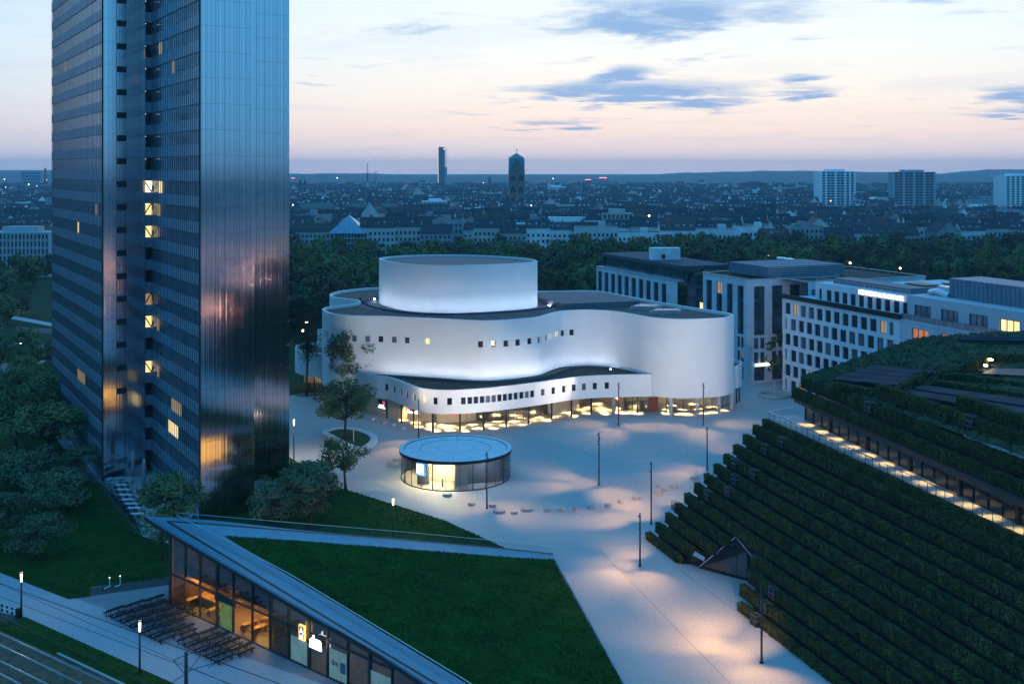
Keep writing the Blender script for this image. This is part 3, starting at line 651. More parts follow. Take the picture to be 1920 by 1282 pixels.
lamp('POINT', G(592, 719)+Vector((0, 0, 2.2)), 260, (1, .50, .14), radius=.1, name='lobby_lamp', parent=theatre); lamp('POINT', G(1245, 753)+Vector((0, 0, 2.9)), 220, (1, .62, .22), radius=.08, name='lobby_lamp', parent=theatre); lamp('POINT', G(1318, 751)+Vector((0, 0, 2.9)), 220, (1, .62, .22), radius=.08, name='lobby_lamp', parent=theatre); lamp('POINT', G(960, 768)+Vector((0, 0, 2.9)), 260, (1, .62, .22), radius=.08, name='lobby_lamp', parent=theatre)
o = mbd.build('downlight_rims', Mwarm, theatre); o['kind'] = 'stuff'
# ------------------------------------------------------------------ round pavilion
PC = Vector((XA(854, 166.9), 166.9, 0)); PA, PB = 8.85, 8.1; PH = 4.62
pav = thing('round_pavilion', 'round glass pavilion with flat pale roof and lit entrance on the plaza', 'pavilion', PC)
def el(a, k=1.0): return Vector((PA*k*math.cos(a), PB*k*math.sin(a), 0))
n = 72; mb = MB()
for k in range(n):
    a, b = 2*math.pi*k/n, 2*math.pi*(k+1)/n
    P, Q = el(a, 1.02), el(b, 1.02); p, q = el(a, .94), el(b, .94)
    up = lambda v, z: (v.x, v.y, z)
    mb.face([up(P, PH-.5), up(Q, PH-.5), up(Q, PH), up(P, PH)], 1); mb.face([up(P, PH), up(Q, PH), up(q, PH), up(p, PH)], 0); mb.face([up(p, PH), up(q, PH), up(q, PH-.09), up(p, PH-.09)], 1)
mb.face([up(el(2*math.pi*k/n, 1.02), PH-.5) for k in range(n)][::-1], 1)
Mpavr = mat('pavilion_roof', (.64, .73, .77), .55, var=.05, scale=.6)
mb.build('roof_rim', [Mpavr, Mdark], pav, world=False)
mb = MB(); N2 = 16
for k in range(N2):
    a0, a1 = 2*math.pi*k/N2+.004, 2*math.pi*(k+1)/N2-.004
    for r0, r1 in ((.33, .635), (.645, .93)):
        m = MB()
        for j in range(4):
            t0 = a0+(a1-a0)*j/4; t1 = a0+(a1-a0)*(j+1)/4
            m.face([up(el(t0, r0), PH-.06), up(el(t0, r1), PH-.085), up(el(t1, r1), PH-.085), up(el(t1, r0), PH-.06)])
        m.build('roof_panel', Mpavr, pav, world=False)
mb.face([up(el(2*math.pi*k/48, .325), PH-.055) for k in range(48)]); mb.build('roof_panel', Mpavr, pav, world=False)
mb = MB(); mb.face([up(el(2*math.pi*k/48, .95), PH-.14) for k in range(48)]); mb.build('roof_bed', Mdark, pav, world=False)
NP = 26; Mpg = glass_mat('pavilion_glass', (.80, .86, .88), 1.0, .05); mbf = MB()
for k in range(NP):
    a, b = 2*math.pi*(k+.02)/NP, 2*math.pi*(k+.98)/NP; m = MB(); pts = [el(a+(b-a)*j/3, .985) for j in range(4)]
    for j in range(3): m.face([up(pts[j], .12), up(pts[j+1], .12), up(pts[j+1], PH-.5), up(pts[j], PH-.5)])
    m.build('glass_panel', Mpg, pav, world=False)
    e = el(2*math.pi*k/NP, .985); w = .14 if k % 3 == 0 else .06; mbf.bar((e.x, e.y, 0), (e.x, e.y, PH-.5), w)
    e2 = el(2*math.pi*(k+1)/NP, .985); mbf.bar((e.x, e.y, .06), (e2.x, e2.y, .06), .12, .12)
mbf.build('glazing_posts', Mframe, pav, world=False)
# inside: lit lobby on the left half, darker rooms on the right
Mcore = mat('pavilion_core', (.60, .55, .45), .7); Mdim = mat('grey_room', (.10, .11, .13), .6)
mb = MB(); mb.prism([(-4.8, 2.6), (-4.0, -2.6), (-.6, -3.0), (1.2, -3.2), (1.2, 4), (-3, 5)], 0, PH-.5); mb.build('core_wall', Mcore, pav, world=False)
mb = MB(); mb.box((.3, -4.6, 1.9), (.12, 4.4, 3.8)); mb.box((1.2, -5.2, 1.9), (1.9, .1, 3.8)); mb.build('lobby_partition', Mcore, pav, world=False)
mb = MB(); mb.prism([(1.3, -4.4), (7.2, -2.8), (7.4, 3), (1.3, 5)], 0, PH-.5); mb.build('back_room', Mdim, pav, world=False)
mb = MB(); mb.box((-1.7, -5.5, .6), (.25, .25, 1.2)); mb.box((-4.6, -4.6, 1.5), (1.6, .3, 2.7)); mb.box((-5.6, -3.4, 1.2), (.3, 1.3, 2.4)); mb.build('lobby_fitting', Mdim, pav, world=False)
lamp('POINT', PC+Vector((-2.2, -5.8, 3.7)), 2600, (1, .80, .42), radius=.08, name='lobby_lamp', parent=pav); lamp('POINT', PC+Vector((-6.2, -2.2, 3.6)), 1500, (1, .78, .40), radius=.08, name='lobby_lamp', parent=pav)
lamp('POINT', PC+Vector((-.4, -6.3, 3.6)), 900, (1, .80, .42), radius=.08, name='lobby_lamp', parent=pav); lamp('POINT', PC+Vector((4.6, -5.6, 3.8)), 420, (.8, .9, 1), radius=.2, name='room_lamp', parent=pav)
e = el(math.radians(237), 1.0); sg = thing('info_sign', 'glowing white and blue square sign hanging on the pavilion glass', 'sign', PC+Vector((e.x-.1, e.y-.25, 3.1)), math.radians(237+90))
mb = MB(); mb.box((0, 0, 0), (1.75, .12, 1.9)); mb.build('blue_case', mat('blue_sign', (.05, .3, .6), emit=(.10, .42, .85), estr=.8), sg, world=False)
mb = MB(); mb.box((-.12, -.08, .08), (1.25, .06, 1.45)); mb.build('white_face', mat('white_sign_face', (1, 1, 1), emit=(.85, .95, 1), estr=3.2), sg, world=False)
# ------------------------------------------------------------------ grass roofed wedge building
WK = 8.3+(-.1703)*38.6-.037*(-117.5)
def RP(px, py, dz=0.0):
    a = (px-CX)/F; c = -(py-CY)/F; t = (H-WK-dz)/(-c-.1703*a-.037); return Vector((a*t, t, H+c*t))
def wz(x, y): return WK-.1703*x-.037*y
FD = Vector((.775, -.632, 0)).normalized(); FN = Vector((FD.y, -FD.x, 0))          # along the facade, outward
FB = G(320, 1133)
wed = thing('wedge_building', 'wedge shaped shop building with sloping lawn roof and glass front', 'shop building', FB)
le = [(270, 967.5), (320, 999), (409.5, 1052), (505.6, 1108), (540, 1128.5), (613, 1171), (653, 1190.5), (735, 1242), (797, 1282), (905, 1352)]
re_ = [(1250, 1440), (1168, 1282), (1038, 1047)]
be = [(1036, 1037.5), (950, 1028), (760, 1011), (560, 993), (410, 976), (330, 970)]
top = [RP(*p) for p in le+re_+be]
mb = MB(); mb.face(top); nn_ = len(top)
bot = []
for p in top: bot.append(Vector((p.x, p.y, max(p.z-.42, -.05))))
mb.face(bot[::-1], 1)
for k in range(nn_): mb.face([bot[k], bot[(k+1) % nn_], top[(k+1) % nn_], top[k]], 1)
Mzinc = mat('zinc_roof', (.07, .22, .30), .45, .2, var=.08, scale=.5)
mb.build('roof_slab', [Mzinc, mat('bronze_fascia', (.035, .025, .025), .5, .2)], wed)
def rp_face(pts, name, m, dz): mb = MB(); mb.face([RP(x, y, dz) for x, y in pts]); return mb.build(name, m, wed)
gr = [(423, 1005.5), (560, 1014.5), (760, 1030), (953, 1045), (1037, 1049.5), (1168, 1284), (1250, 1440), (1120, 1440), (876, 1282), (717, 1184.5), (640, 1136.5), (543, 1080)]
rp_face(gr, 'lawn_roof', Mlawn, .06)
rngg = np.random.default_rng(3); GP = [RP(x, y) for x, y in gr]
def scatter(poly, n, zf_):
    x0, x1 = min(p[0] for p in poly), max(p[0] for p in poly); y0, y1 = min(p[1] for p in poly), max(p[1] for p in poly); out = []
    while len(out) < n:
        x, y = rngg.uniform(x0, x1), rngg.uniform(y0, y1)
        if in_poly(x, y, poly): out.append((x, y, zf_(x, y)))
    return np.array(out)
Mblade = mat('grass_blades', (.012, .046, .007), .95, scale=.25, col2=(.036, .115, .018), spec=.05, detail=8)
def turf(name, poly, n, zf_):
    P = scatter(poly, n, zf_)
    V, Fq = cards(n, lambda k: (P, np.tile(np.array([0, -.5, .55]), (k, 1))), .22, rngg, .1, .5); me = np_mesh(name, V, Fq, Mblade); o = bpy.data.objects.new(name, me); COL.objects.link(o); o['kind'] = 'stuff'; return o
tag(turf('grass', GP, 26000, lambda x, y: wz(x, y)+.10), 'short grass growing on the wedge roof')
tag(turf('grass', lawn_r, 12000, lambda x, y: .05), 'short grass on the lawn behind the wedge roof')
tag(turf('grass', [p for p in lawn_l if p.x > -140 and p.y < 230] if False else [p for p in px_poly([(0, 1073), (128, 1123), (171, 1117), (171, 1100), (322, 1083), (322, 1020), (262, 1004), (190, 912), (133, 842), (-60, 842), (-60, 1048)])], 18000, lambda x, y: .05), 'short grass on the left lawn')
Mpave = mat('blue_grey_slab', (.10, .28, .36), .6, var=.08, scale=.6)
# border slabs along both edges, laid one by one
def strip_pieces(ea, eb, name, m, step, gap, dz, th, wed_):
    PA_ = [RP(x, y) for x, y in ea]; PB_ = [RP(x, y) for x, y in eb]
    La = [0]; Lb = [0]
    for i in range(1, len(PA_)): La.append(La[-1]+(PA_[i]-PA_[i-1]).length)
    for i in range(1, len(PB_)): Lb.append(Lb[-1]+(PB_[i]-PB_[i-1]).length)
    def at(P, Ls, t):
        s = t*Ls[-1]
        for i in range(len(P)-1):
            if s <= Ls[i+1]+1e-6: return P[i].lerp(P[i+1], (s-Ls[i])/(Ls[i+1]-Ls[i]))
        return P[-1]
    k = int(La[-1]/step)
    for i in range(k):
        t0 = i/k+gap/La[-1]/2; t1 = (i+1)/k-gap/La[-1]/2
        a, b, c, d = at(PA_, La, t0), at(PA_, La, t1), at(PB_, Lb, t1), at(PB_, Lb, t0); u = Vector((0, 0, dz)); v = Vector((0, 0, dz+th)); mb = MB()
        mb.face([a+v, b+v, c+v, d+v]); mb.face([a+u, b+u, b+v, a+v]); mb.face([b+u, c+u, c+v, b+v]); mb.face([d+u, a+u, a+v, d+v]); mb.face([c+u, d+u, d+v, c+v])
        if PX(a)[1] < 1330 or PX(c)[1] < 1330: mb.build(name, m, wed_)
strip_pieces([(318.5, 979), (425, 1043), (540, 1114), (717, 1221), (821.6, 1283), (905, 1336)], [(416, 1004), (543, 1081.5), (640, 1138), (717, 1186), (876, 1283.5), (960, 1336)], 'paving_slab', Mpave, 1.55, .03, .02, .06, wed)
strip_pieces([(322, 980), (410, 985.5), (560, 997.5), (760, 1013.5), (950, 1030.5), (1036, 1040)], [(418, 1004), (560, 1014), (760, 1029.5), (953, 1044.5), (1000, 1047), (1037, 1048.8)], 'paving_slab', Mpave, 1.55, .03, .02, .06, wed)
strip_pieces([(285, 973), (320, 996), (409.5, 1050), (505.6, 1106), (613, 1169), (735, 1240), (797, 1280), (880, 1334)], [(312, 979), (330, 990.5), (425, 1047), (540, 1117), (640, 1177), (745, 1240.5), (816, 1283), (895, 1334)], 'roof_plank', Mzinc, .50, .05, .02, .05, wed)
mbg = MB()
for pts in ([(314, 977.5), (425, 1045), (540, 1115.2), (717, 1222.5), (819, 1283.5), (900, 1336)], [(316, 978), (410, 984), (560, 996.4), (760, 1012.5), (950, 1029.5), (1036, 1038.8)]):
    for a, b in zip(pts, pts[1:]): mbg.bar(RP(*a)+Vector((0, 0, .05)), RP(*b)+Vector((0, 0, .05)), .30, .10)
mbg.build('roof_gutter', Mblack, wed)
mbk = MB()
for a, b in (((1038, 1047), (1168, 1282)), ((1168, 1282), (1250, 1440))): mbk.bar(RP(*a)+Vector((.12, 0, .04)), RP(*b)+Vector((.12, 0, .04)), .22, .3)
mbk.build('edge_kerb', Mconc, wed)
# glass balustrades on the roof
Mrailg = glass_mat('balustrade_glass', (.93, .97, .98), .6, .015)
Mhand = mat('handrail', (.62, .66, .68), .3, .6)
for pts in ([(330, 984), (425, 1032), (543, 1096), (717, 1202.5), (867, 1295), (930, 1336)], [(330, 979), (410, 986), (560, 998.5), (760, 1014.5), (950, 1032), (1037, 1041.5)]):
    P = Path([RP(*p) for p in pts]); k = int(P.L/2.2); mbh = MB()
    for i in range(k):
        a = P.at(P.L*i/k)[0]; b = P.at(P.L*(i+1)/k)[0]; za, zb = wz(*a)+.08, wz(*b)+.08
        if PX((b.x, b.y, zb))[1] > 1345: break
        m = MB(); m.face([(a.x, a.y, za), (b.x, b.y, zb), (b.x, b.y, zb+1.05), (a.x, a.y, za+1.05)]); m.build('balustrade_pane', Mrailg, wed)
        mbh.bar((a.x, a.y, za+1.07), (b.x, b.y, zb+1.07), .06, .04)
    e = P.at(P.L)[0]; z = wz(*e)
    if PX((e.x, e.y, z))[1] < 1282: mbh.bar((e.x, e.y, z), (e.x, e.y, z+1.1), .05)
    mbh.build('handrail', Mhand, wed)
# the glass front: bays between posts
def fp(s, z=0.0, o=0.0): return FB+FD*s+FN*o+Vector((0, 0, z))
def eave(s, o=0.0): p = fp(s, 0, o); return wz(p.x, p.y)-.45
def s_of(px): k = (px-CX)/F; return (k*FB.y-FB.x)/(FD.x-k*FD.y)
bays = [s_of(x) for x in (319, 347, 375, 407, 437, 473, 507, 541, 579, 614, 652, 693, 735, 785, 845)]
Mint = mat('warm_interior_wall', (.11, .05, .018), .7, var=.7, scale=.9); Mfloor = mat('interior_floor', (.22, .14, .08), .5, var=.2, scale=1)
mb = MB(); depth = 7.0
p0, p1 = fp(.3, .02, -.15), fp(bays[-1]+6, .02, -.15); q0, q1 = fp(5.5, .02, -depth), fp(bays[-1]+6, .02, -depth)
mb.face([p0, p1, q1, q0]); mb.build('interior_floor', Mfloor, wed)
mb = MB()
def wallto(a, b, ze=None):
    mb.face([a, b, Vector((b.x, b.y, wz(b.x, b.y)-.45)), Vector((a.x, a.y, wz(a.x, a.y)-.45))])
wallto(q0, fp(bays[6], .02, -depth)); wallto(p0, q0); mb.build('interior_wall', Mint, wed)
mb = MB(); mb.face([fp(.5, 3.45, -.9), fp(bays[6], 3.45, -.9), fp(bays[6], 3.45, -depth), fp(5.5, 3.45, -depth)]); mb.face([fp(.5, 3.6, -.9), fp(bays[6], 3.6, -.9), fp(bays[6], 3.6, -depth), fp(5.5, 3.6, -depth)]); mb.face([fp(.5, 3.45, -.9), fp(bays[6], 3.45, -.9), fp(bays[6], 3.6, -.9), fp(.5, 3.6, -.9)])  # added slab, keeps the lamplight out of the upper hall
for k in range(12): mb.bar(fp(.8+k*1.2, 3.6, -.95), fp(.8+k*1.2, 4.5, -.95), .05)
mb.bar(fp(.5, 4.5, -.95), fp(bays[6], 4.5, -.95), .07)
mb.build('mezzanine', mat('dark_timber', (.06, .035, .018), .6), wed)
mb = MB(); wallto(fp(bays[6], .02, -depth), q1); mb.build('interior_wall', mat('dim_interior_wall', (.22, .22, .2), .7), wed)
mb = MB(); wallto(fp(bays[6], .02, -.3), fp(bays[6], .02, -depth)); mb.build('partition', mat('partition', (.2, .17, .13), .7), wed)
back_edge = [RP(*p) for p in be]; mb = MB()
for a, b in zip(back_edge, back_edge[1:]): mb.face([(a.x, a.y, -.05), (b.x, b.y, -.05), (b.x, b.y, b.z-.4), (a.x, a.y, a.z-.4)])
a = fp(0); b = RP(330, 970)
mb.face([(a.x, a.y, 0), (b.x, b.y, 0), (b.x, b.y, b.z-.45), (a.x, a.y, eave(0))]); mb.build('rear_wall', Mconc, wed)
r0, r1 = RP(330, 970), RP(1036, 1037.5); rd_ = Vector((r1.x-r0.x, r1.y-r0.y, 0)).normalized(); rn_ = Vector((-rd_.y, rd_.x, 0))
Mrear = mat('rear_lit_glass', (.4, .2, .05), .3, emit=(1, .46, .10), estr=1.6, var=.5, scale=1.2)  # unseen glowing panes, added so the tower's steel mirrors orange
for k in range(9):
    s = 2.0+k*2.3; a = Vector((r0.x, r0.y, 0))+rd_*s+rn_*.12; b = a+rd_*2.1; zt = min(4.2, wz(b.x, b.y)-.8)
    if zt > 1.2: m = MB(); m.face([b+Vector((0, 0, .2)), a+Vector((0, 0, .2)), a+Vector((0, 0, zt)), b+Vector((0, 0, zt))]); m.build('rear_window', Mrear, wed)
mbp = MB()
for i, s in enumerate(bays):
    zt = eave(s)
    if zt < .4: break
    w = .30 if i in (0, 3, 6, 8, 11) else .14
    mbp.box(fp(s, zt/2, -.02), (w, .22, zt), 0, (FD, FN, Vector((0, 0, 1))))
for i in range(len(bays)-1):
    a, b = bays[i], bays[i+1]; zt = min(eave(a), eave(b))
    if zt < 1: break
    for zz in ((3.5, .18), (.08, .16)):
        if zz[0] < zt-.3: mbp.bar(fp(a, zz[0], -.02), fp(b, zz[0], -.02), .16, zz[1])
    mbp.bar(fp(a, eave(a)-.1, -.02), fp(b, eave(b)-.1, -.02), .16, .24)
mbp.build('facade_frame', Mframe, wed)
Mdimg = glass_mat('shop_glass', (.55, .62, .62), 1.0, .07)
for i in range(len(bays)-1):
    a, b = bays[i]+.07, bays[i+1]-.07; za, zb = eave(a)-.2, eave(b)-.2
    if zb < .8: break
    m_ = Mglass if i < 6 else Mdimg
    zm = 3.5 if min(za, zb) > 4.2 else None
    mb = MB(); mb.face([fp(a, .16, -.06), fp(b, .16, -.06), fp(b, zm or zb, -.06), fp(a, zm or za, -.06)]); mb.build('glass_pane', m_, wed)
    if zm: mb = MB(); mb.face([fp(a, zm, -.06), fp(b, zm, -.06), fp(b, zb, -.06), fp(a, za, -.06)]); mb.build('glass_pane', m_, wed)
    zm and zb-za
# green lit door bay, shop window films
mb = MB(); a, b = s_of(413), s_of(437); mb.face([fp(a, .1, -.02), fp(b, .1, -.02), fp(b, 3.0, -.02), fp(a, 3.0, -.02)]); o = mb.build('entrance_door', mat('green_door_film', (.12, .20, .05), .4, emit=(.28, .40, .10), estr=.25, scale=1.5, var=.5), wed)
mb = MB(); mb.box(fp((a+b)/2, 3.25, .15), (b-a+1.2, .3, .45), 0, (FD, FN, Vector((0, 0, 1)))); mb.build('door_canopy', Mframe, wed)
Mfilm = mat('shop_window_film', (.16, .24, .22), .3, emit=(.24, .40, .34), estr=.26, var=.3, scale=.8)
for i, (x0, x1, z1) in enumerate(((617, 651, 3.0), (695, 734, 2.6), (545, 577, 2.6), (787, 845, 2.0))):
    a, b = s_of(x0), s_of(x1); mb = MB(); mb.face([fp(a, .2, -.02), fp(b, .2, -.02), fp(b, z1, -.02), fp(a, z1, -.02)]); mb.build('window_film', Mfilm, wed)
o = piece('lettering', text_mesh('dm', .85, .01), wed, fp(s_of(628), 1.75, .02)-wed.location, (math.pi/2, 0, math.atan2(FD.y, FD.x))); o.data.materials.append(Mdark)
mb = MB(); mb.box(fp(s_of(643), 1.55, .01), (.7, .02, 1.0), 0, (FD, FN, Vector((0, 0, 1)))); mb.build('printed_badge', mat('badge_print', (.06, .09, .16), .5), wed)
# interior furniture of the beer hall
Mwood = mat('warm_wood', (.46, .24, .08), .5, var=.3, scale=2)
mb = MB(); mb.box(fp(4.2, .55, -2.4), (3.4, .9, 1.1), 0, (FD, FN, Vector((0, 0, 1)))); mb.box(fp(4.2, 1.15, -2.4), (3.6, 1.1, .08), 0, (FD, FN, Vector((0, 0, 1)))); mb.build('bar_counter', Mwood, wed)
for s_, o_ in ((2.0, -1.5), (6.2, -1.6), (8.0, -1.6), (12.2, -1.7), (13.8, -1.8), (7.0, -3.6), (12.6, -4)):
    mb = MB(); mb.box(fp(s_, .78, o_), (.7, 1.8, .06), 0, (FD, FN, Vector((0, 0, 1))))
    for d in (-.8, .8): mb.box(fp(s_, .38, o_+d), (.6, .06, .75), 0, (FD, FN, Vector((0, 0, 1))))
    mb.box(fp(s_-.65, .45, o_), (.28, 1.7, .06), 0, (FD, FN, Vector((0, 0, 1)))); mb.box(fp(s_-.65, .22, o_), (.2, 1.3, .42), 0, (FD, FN, Vector((0, 0, 1))))
    o = mb.build('hall_table', Mwood); tag(o, 'wooden table with bench inside the lit glass hall', 'table', 'tables inside the beer hall')
mb = MB()
for s_, o_ in ((1.8, -3), (5.3, -4.6), (7.6, -2.8), (11.8, -3.2), (14.4, -3), (3.3, -4.5)):
    zt = min(2.9, eave(s_, o_)-.3); mb.tube([fp(s_, zt, o_), fp(s_, zt+.32, o_)], [.22, .10], 10)
mb.build('pendant_lamps', Mwarm, wed)['kind'] = 'stuff'
for s_, o_, z_, e_ in ((2.2, -2.2, 2.8, 330), (6.3, -2.6, 2.8, 420), (8.4, -3.6, 2.7, 280), (12.6, -2.6, 2.7, 420), (14.6, -3.4, 2.5, 260), (4.5, -1.6, 5.0, 26), (9, -1.8, 4.4, 30)):
    lamp('POINT', fp(s_, z_, o_), e_, (1, .56, .14), radius=.07, name='hall_lamp', parent=wed)
lamp('POINT', fp(s_of(597), 2.8, -2.6), 130, (1, .78, .46), radius=.06, name='shop_lamp', parent=wed); lamp('POINT', fp(s_of(660), 2.0, -3.4), 55, (1, .85, .6), radius=.06, name='shop_lamp', parent=wed); lamp('POINT', fp(s_of(545), 3.0, -3.4), 50, (.8, 1, .8), radius=.06, name='shop_lamp', parent=wed)
# signs on the front
ax = (FD, FN, Vector((0, 0, 1)))
c = fp(s_of(572), 3.55, .35); sg = thing('shop_sign', 'upright lit sign with orange frame and a white letter A on blue', 'sign', c, math.atan2(FD.y, FD.x))
mb = MB(); mb.box((0, 0, 0), (.85, .2, 1.45)); mb.build('sign_frame', mat('orange_frame', (.9, .35, .05), emit=(1, .48, .10), estr=2.2), sg, world=False)
mb = MB(); mb.box((0, -.06, 0), (.66, .12, 1.22)); mb.build('blue_face', mat('blue_face', (.02, .05, .15), .4), sg, world=False)
o = piece('lettering', text_mesh('A', .85, .01), sg, (0, -.14, .18), (math.pi/2, 0, 0)); wl = mat('white_letter', (1, 1, 1), emit=(.9, .95, 1), estr=2.5); o.data.materials.append(wl)
mb = MB()
for z in (-.26, -.40, -.52): mb.box((0, -.14, z), (.42, .02, .07))
mb.build('white_bars', wl, sg, world=False)
c = fp(s_of(599), 3.15, .5); sg = thing('shop_sign', 'bright white glowing letters dm above the lit shop door', 'sign', c, math.atan2(FD.y, FD.x))
hot = mat('white_hot_letters', (1, 1, 1), emit=(1, .97, .95), estr=4)
o = piece('lettering', text_mesh('dm', 1.35, .06), sg, (0, 0, .18), (math.pi/2, 0, 0)); o.data.materials.append(hot)
mb = MB(); mb.box((0, 0, -.42), (1.75, .1, .26)); mb.build('name_bar', hot, sg, world=False)
mb = MB(); mb.box((0, .12, -.1), (1.2, .08, .9)); mb.build('sign_back', Mframe, sg, world=False)
lamp('POINT', c+FN*.5, 22, (1, .95, .9), radius=.04, name='sign_glow', parent=sg)
# ------------------------------------------------------------------ terraced green building on the right
def hdir(vp): d = Vector(((CX-vp)/F, -1, 0)); d.normalize(); return d
def perp(d): return Vector((-d.y, d.x, 0))
HDK = [hdir(322+104*min(k, 12)/12) for k in range(14)]; HD = hdir(347); HN = perp(HD); HU = hdir(500); HUN = perp(HU)
def E(k, z=None): return Vector((17.75+1.295*k, 138.5, (.95+1.3*k-(.55 if k == 12 else 0)) if z is None else z))
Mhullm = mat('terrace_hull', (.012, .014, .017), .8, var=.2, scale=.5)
green = thing('green_building', 'terraced building clad in stepped rows of clipped hedges', 'green building', (45, 115, 0))
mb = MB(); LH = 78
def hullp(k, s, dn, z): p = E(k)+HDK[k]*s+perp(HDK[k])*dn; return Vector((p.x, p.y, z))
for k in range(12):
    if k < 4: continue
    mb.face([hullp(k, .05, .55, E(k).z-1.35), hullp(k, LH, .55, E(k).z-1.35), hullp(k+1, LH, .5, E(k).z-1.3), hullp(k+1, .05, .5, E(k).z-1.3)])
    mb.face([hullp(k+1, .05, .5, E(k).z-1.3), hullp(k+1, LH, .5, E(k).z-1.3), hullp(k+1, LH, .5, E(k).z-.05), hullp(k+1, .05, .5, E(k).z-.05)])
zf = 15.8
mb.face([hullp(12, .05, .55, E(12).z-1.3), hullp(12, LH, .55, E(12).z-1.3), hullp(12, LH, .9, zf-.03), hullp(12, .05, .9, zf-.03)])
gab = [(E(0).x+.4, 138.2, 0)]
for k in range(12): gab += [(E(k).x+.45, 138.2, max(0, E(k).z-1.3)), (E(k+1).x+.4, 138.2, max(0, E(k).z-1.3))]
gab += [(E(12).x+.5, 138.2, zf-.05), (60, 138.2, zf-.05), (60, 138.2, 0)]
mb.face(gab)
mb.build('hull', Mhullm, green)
UPV = Vector((0, 0, 1))
P1g, P2g = G(1509.8, 786.5, zf), G(1727.5, 893.1, zf); DG = (P2g-P1g).normalized(); NG = perp(DG)
P1f, P2f = G(1526, 770.5, 18.1), G(1824, 900, 18.1); DF = DG.copy(); NF_ = perp(DF)
def op(s, dn, z): return hullp(12, s, dn, z)
def gl(s, dn, z): p = P1g+DG*s+NG*dn; return Vector((p.x, p.y, z))
def ff(s, dn, z): p = P1f+DF*s+NF_*dn; return Vector((p.x, p.y, z))
mb = MB(); mb.face([op(-.3, .9, zf), op(LH, .9, zf), gl(LH, .1, zf), gl(-3, .1, zf)]); mb.build('terrace_floor', mat('terrace_paving', (.40, .41, .41), .6, var=.1, scale=.5), green)
mb = MB(); mb.face([gl(0, 0, zf), gl(LH, 0, zf), gl(LH, 0, 18.6), gl(0, 0, 18.6)]); mb.face([gl(0, 0, zf), gl(0, 6, zf), gl(0, 6, 18.6), gl(0, 0, 18.6)])
mb.build('terrace_glazing', mat('terrace_glazing', (.03, .028, .025), .05, 0, spec=1.0, var=.4, scale=.3), green)
mbf = MB()
for i in range(0, 34):
    s = .1+i*2.2; big = i % 4 == 3
    mbf.box(gl(s, -.07, (zf+18.3)/2), (.06 if not big else .45, .10 if not big else .3, 2.5), 0, (DG, NG, UPV))
mbf.build('glazing_bars', Mbrown, green)
mb = MB(); mb.face([ff(-5.5, 0, 18.1), ff(LH, 0, 18.1), ff(LH, 0, 18.78), ff(-5.5, 0, 18.78)]); mb.face([ff(-5.5, 0, 18.1), ff(-5.5, 5, 18.1), ff(LH, 5, 18.1), ff(LH, 0, 18.1)]); mb.face([ff(-5.5, 0, 18.78), ff(LH, 0, 18.78), ff(LH, 6, 18.8), ff(-5.5, 6, 18.8)]); mb.face([ff(-5.5, 0, 18.1), ff(-5.5, 0, 18.78), ff(-5.5, 6, 18.78), ff(-5.5, 6, 18.1)])
mb.build('fascia', mat('dark_red_fascia', (.060, .036, .036), .55), green)
for k in range(15):
    s = -2.2+k*3.7; p = ff(s, .5, 18.04); lamp('SPOT', p, 760, (1, .60, .20), ff(s, .1, zf), 68, .8, .1, 'terrace_light', green)
    q = MB(); q.box(p+Vector((0, 0, .03)), (.25, .25, .04)); q.build('light_fitting', Mwarm, green)
mbr = MB()
for k in range(48):
    s = .2+k*1.35; a = op(s, 1.0, zf); mbr.bar(a, a+Vector((0, 0, 1.05)), .045)
mbr.bar(op(-.1, 1.0, zf+1.05), op(66, 1.0, zf+1.05), .05); mbr.bar(op(66, 1.0, zf+.1), op(-.1, 1.0, zf+.1), .03)
mbr.build('terrace_railing', Mdark, green)
mbr = MB(); mbr.bar(op(-.1, 1.0, zf+1.07), op(-.1, 1.0, zf+1.07)+(gl(-3, 0, zf+1.07)-op(-.1, 1.0, zf+1.07)), .08, .05); mbr.bar(op(-.1, 1.0, zf+1.07), op(3.0, 1.0, zf+1.07), .08, .05); mbr.build('pale_handrail', Mhand, green)
for i in range(18): m = MB(); m.face([op(.2+i*3.4, .98, zf+.1), op(.2+i*3.4+3.3, .98, zf+.1), op(.2+i*3.4+3.3, .98, zf+1.0), op(.2+i*3.4, .98, zf+1.0)]); m.build('railing_pane', Mrailg, green)
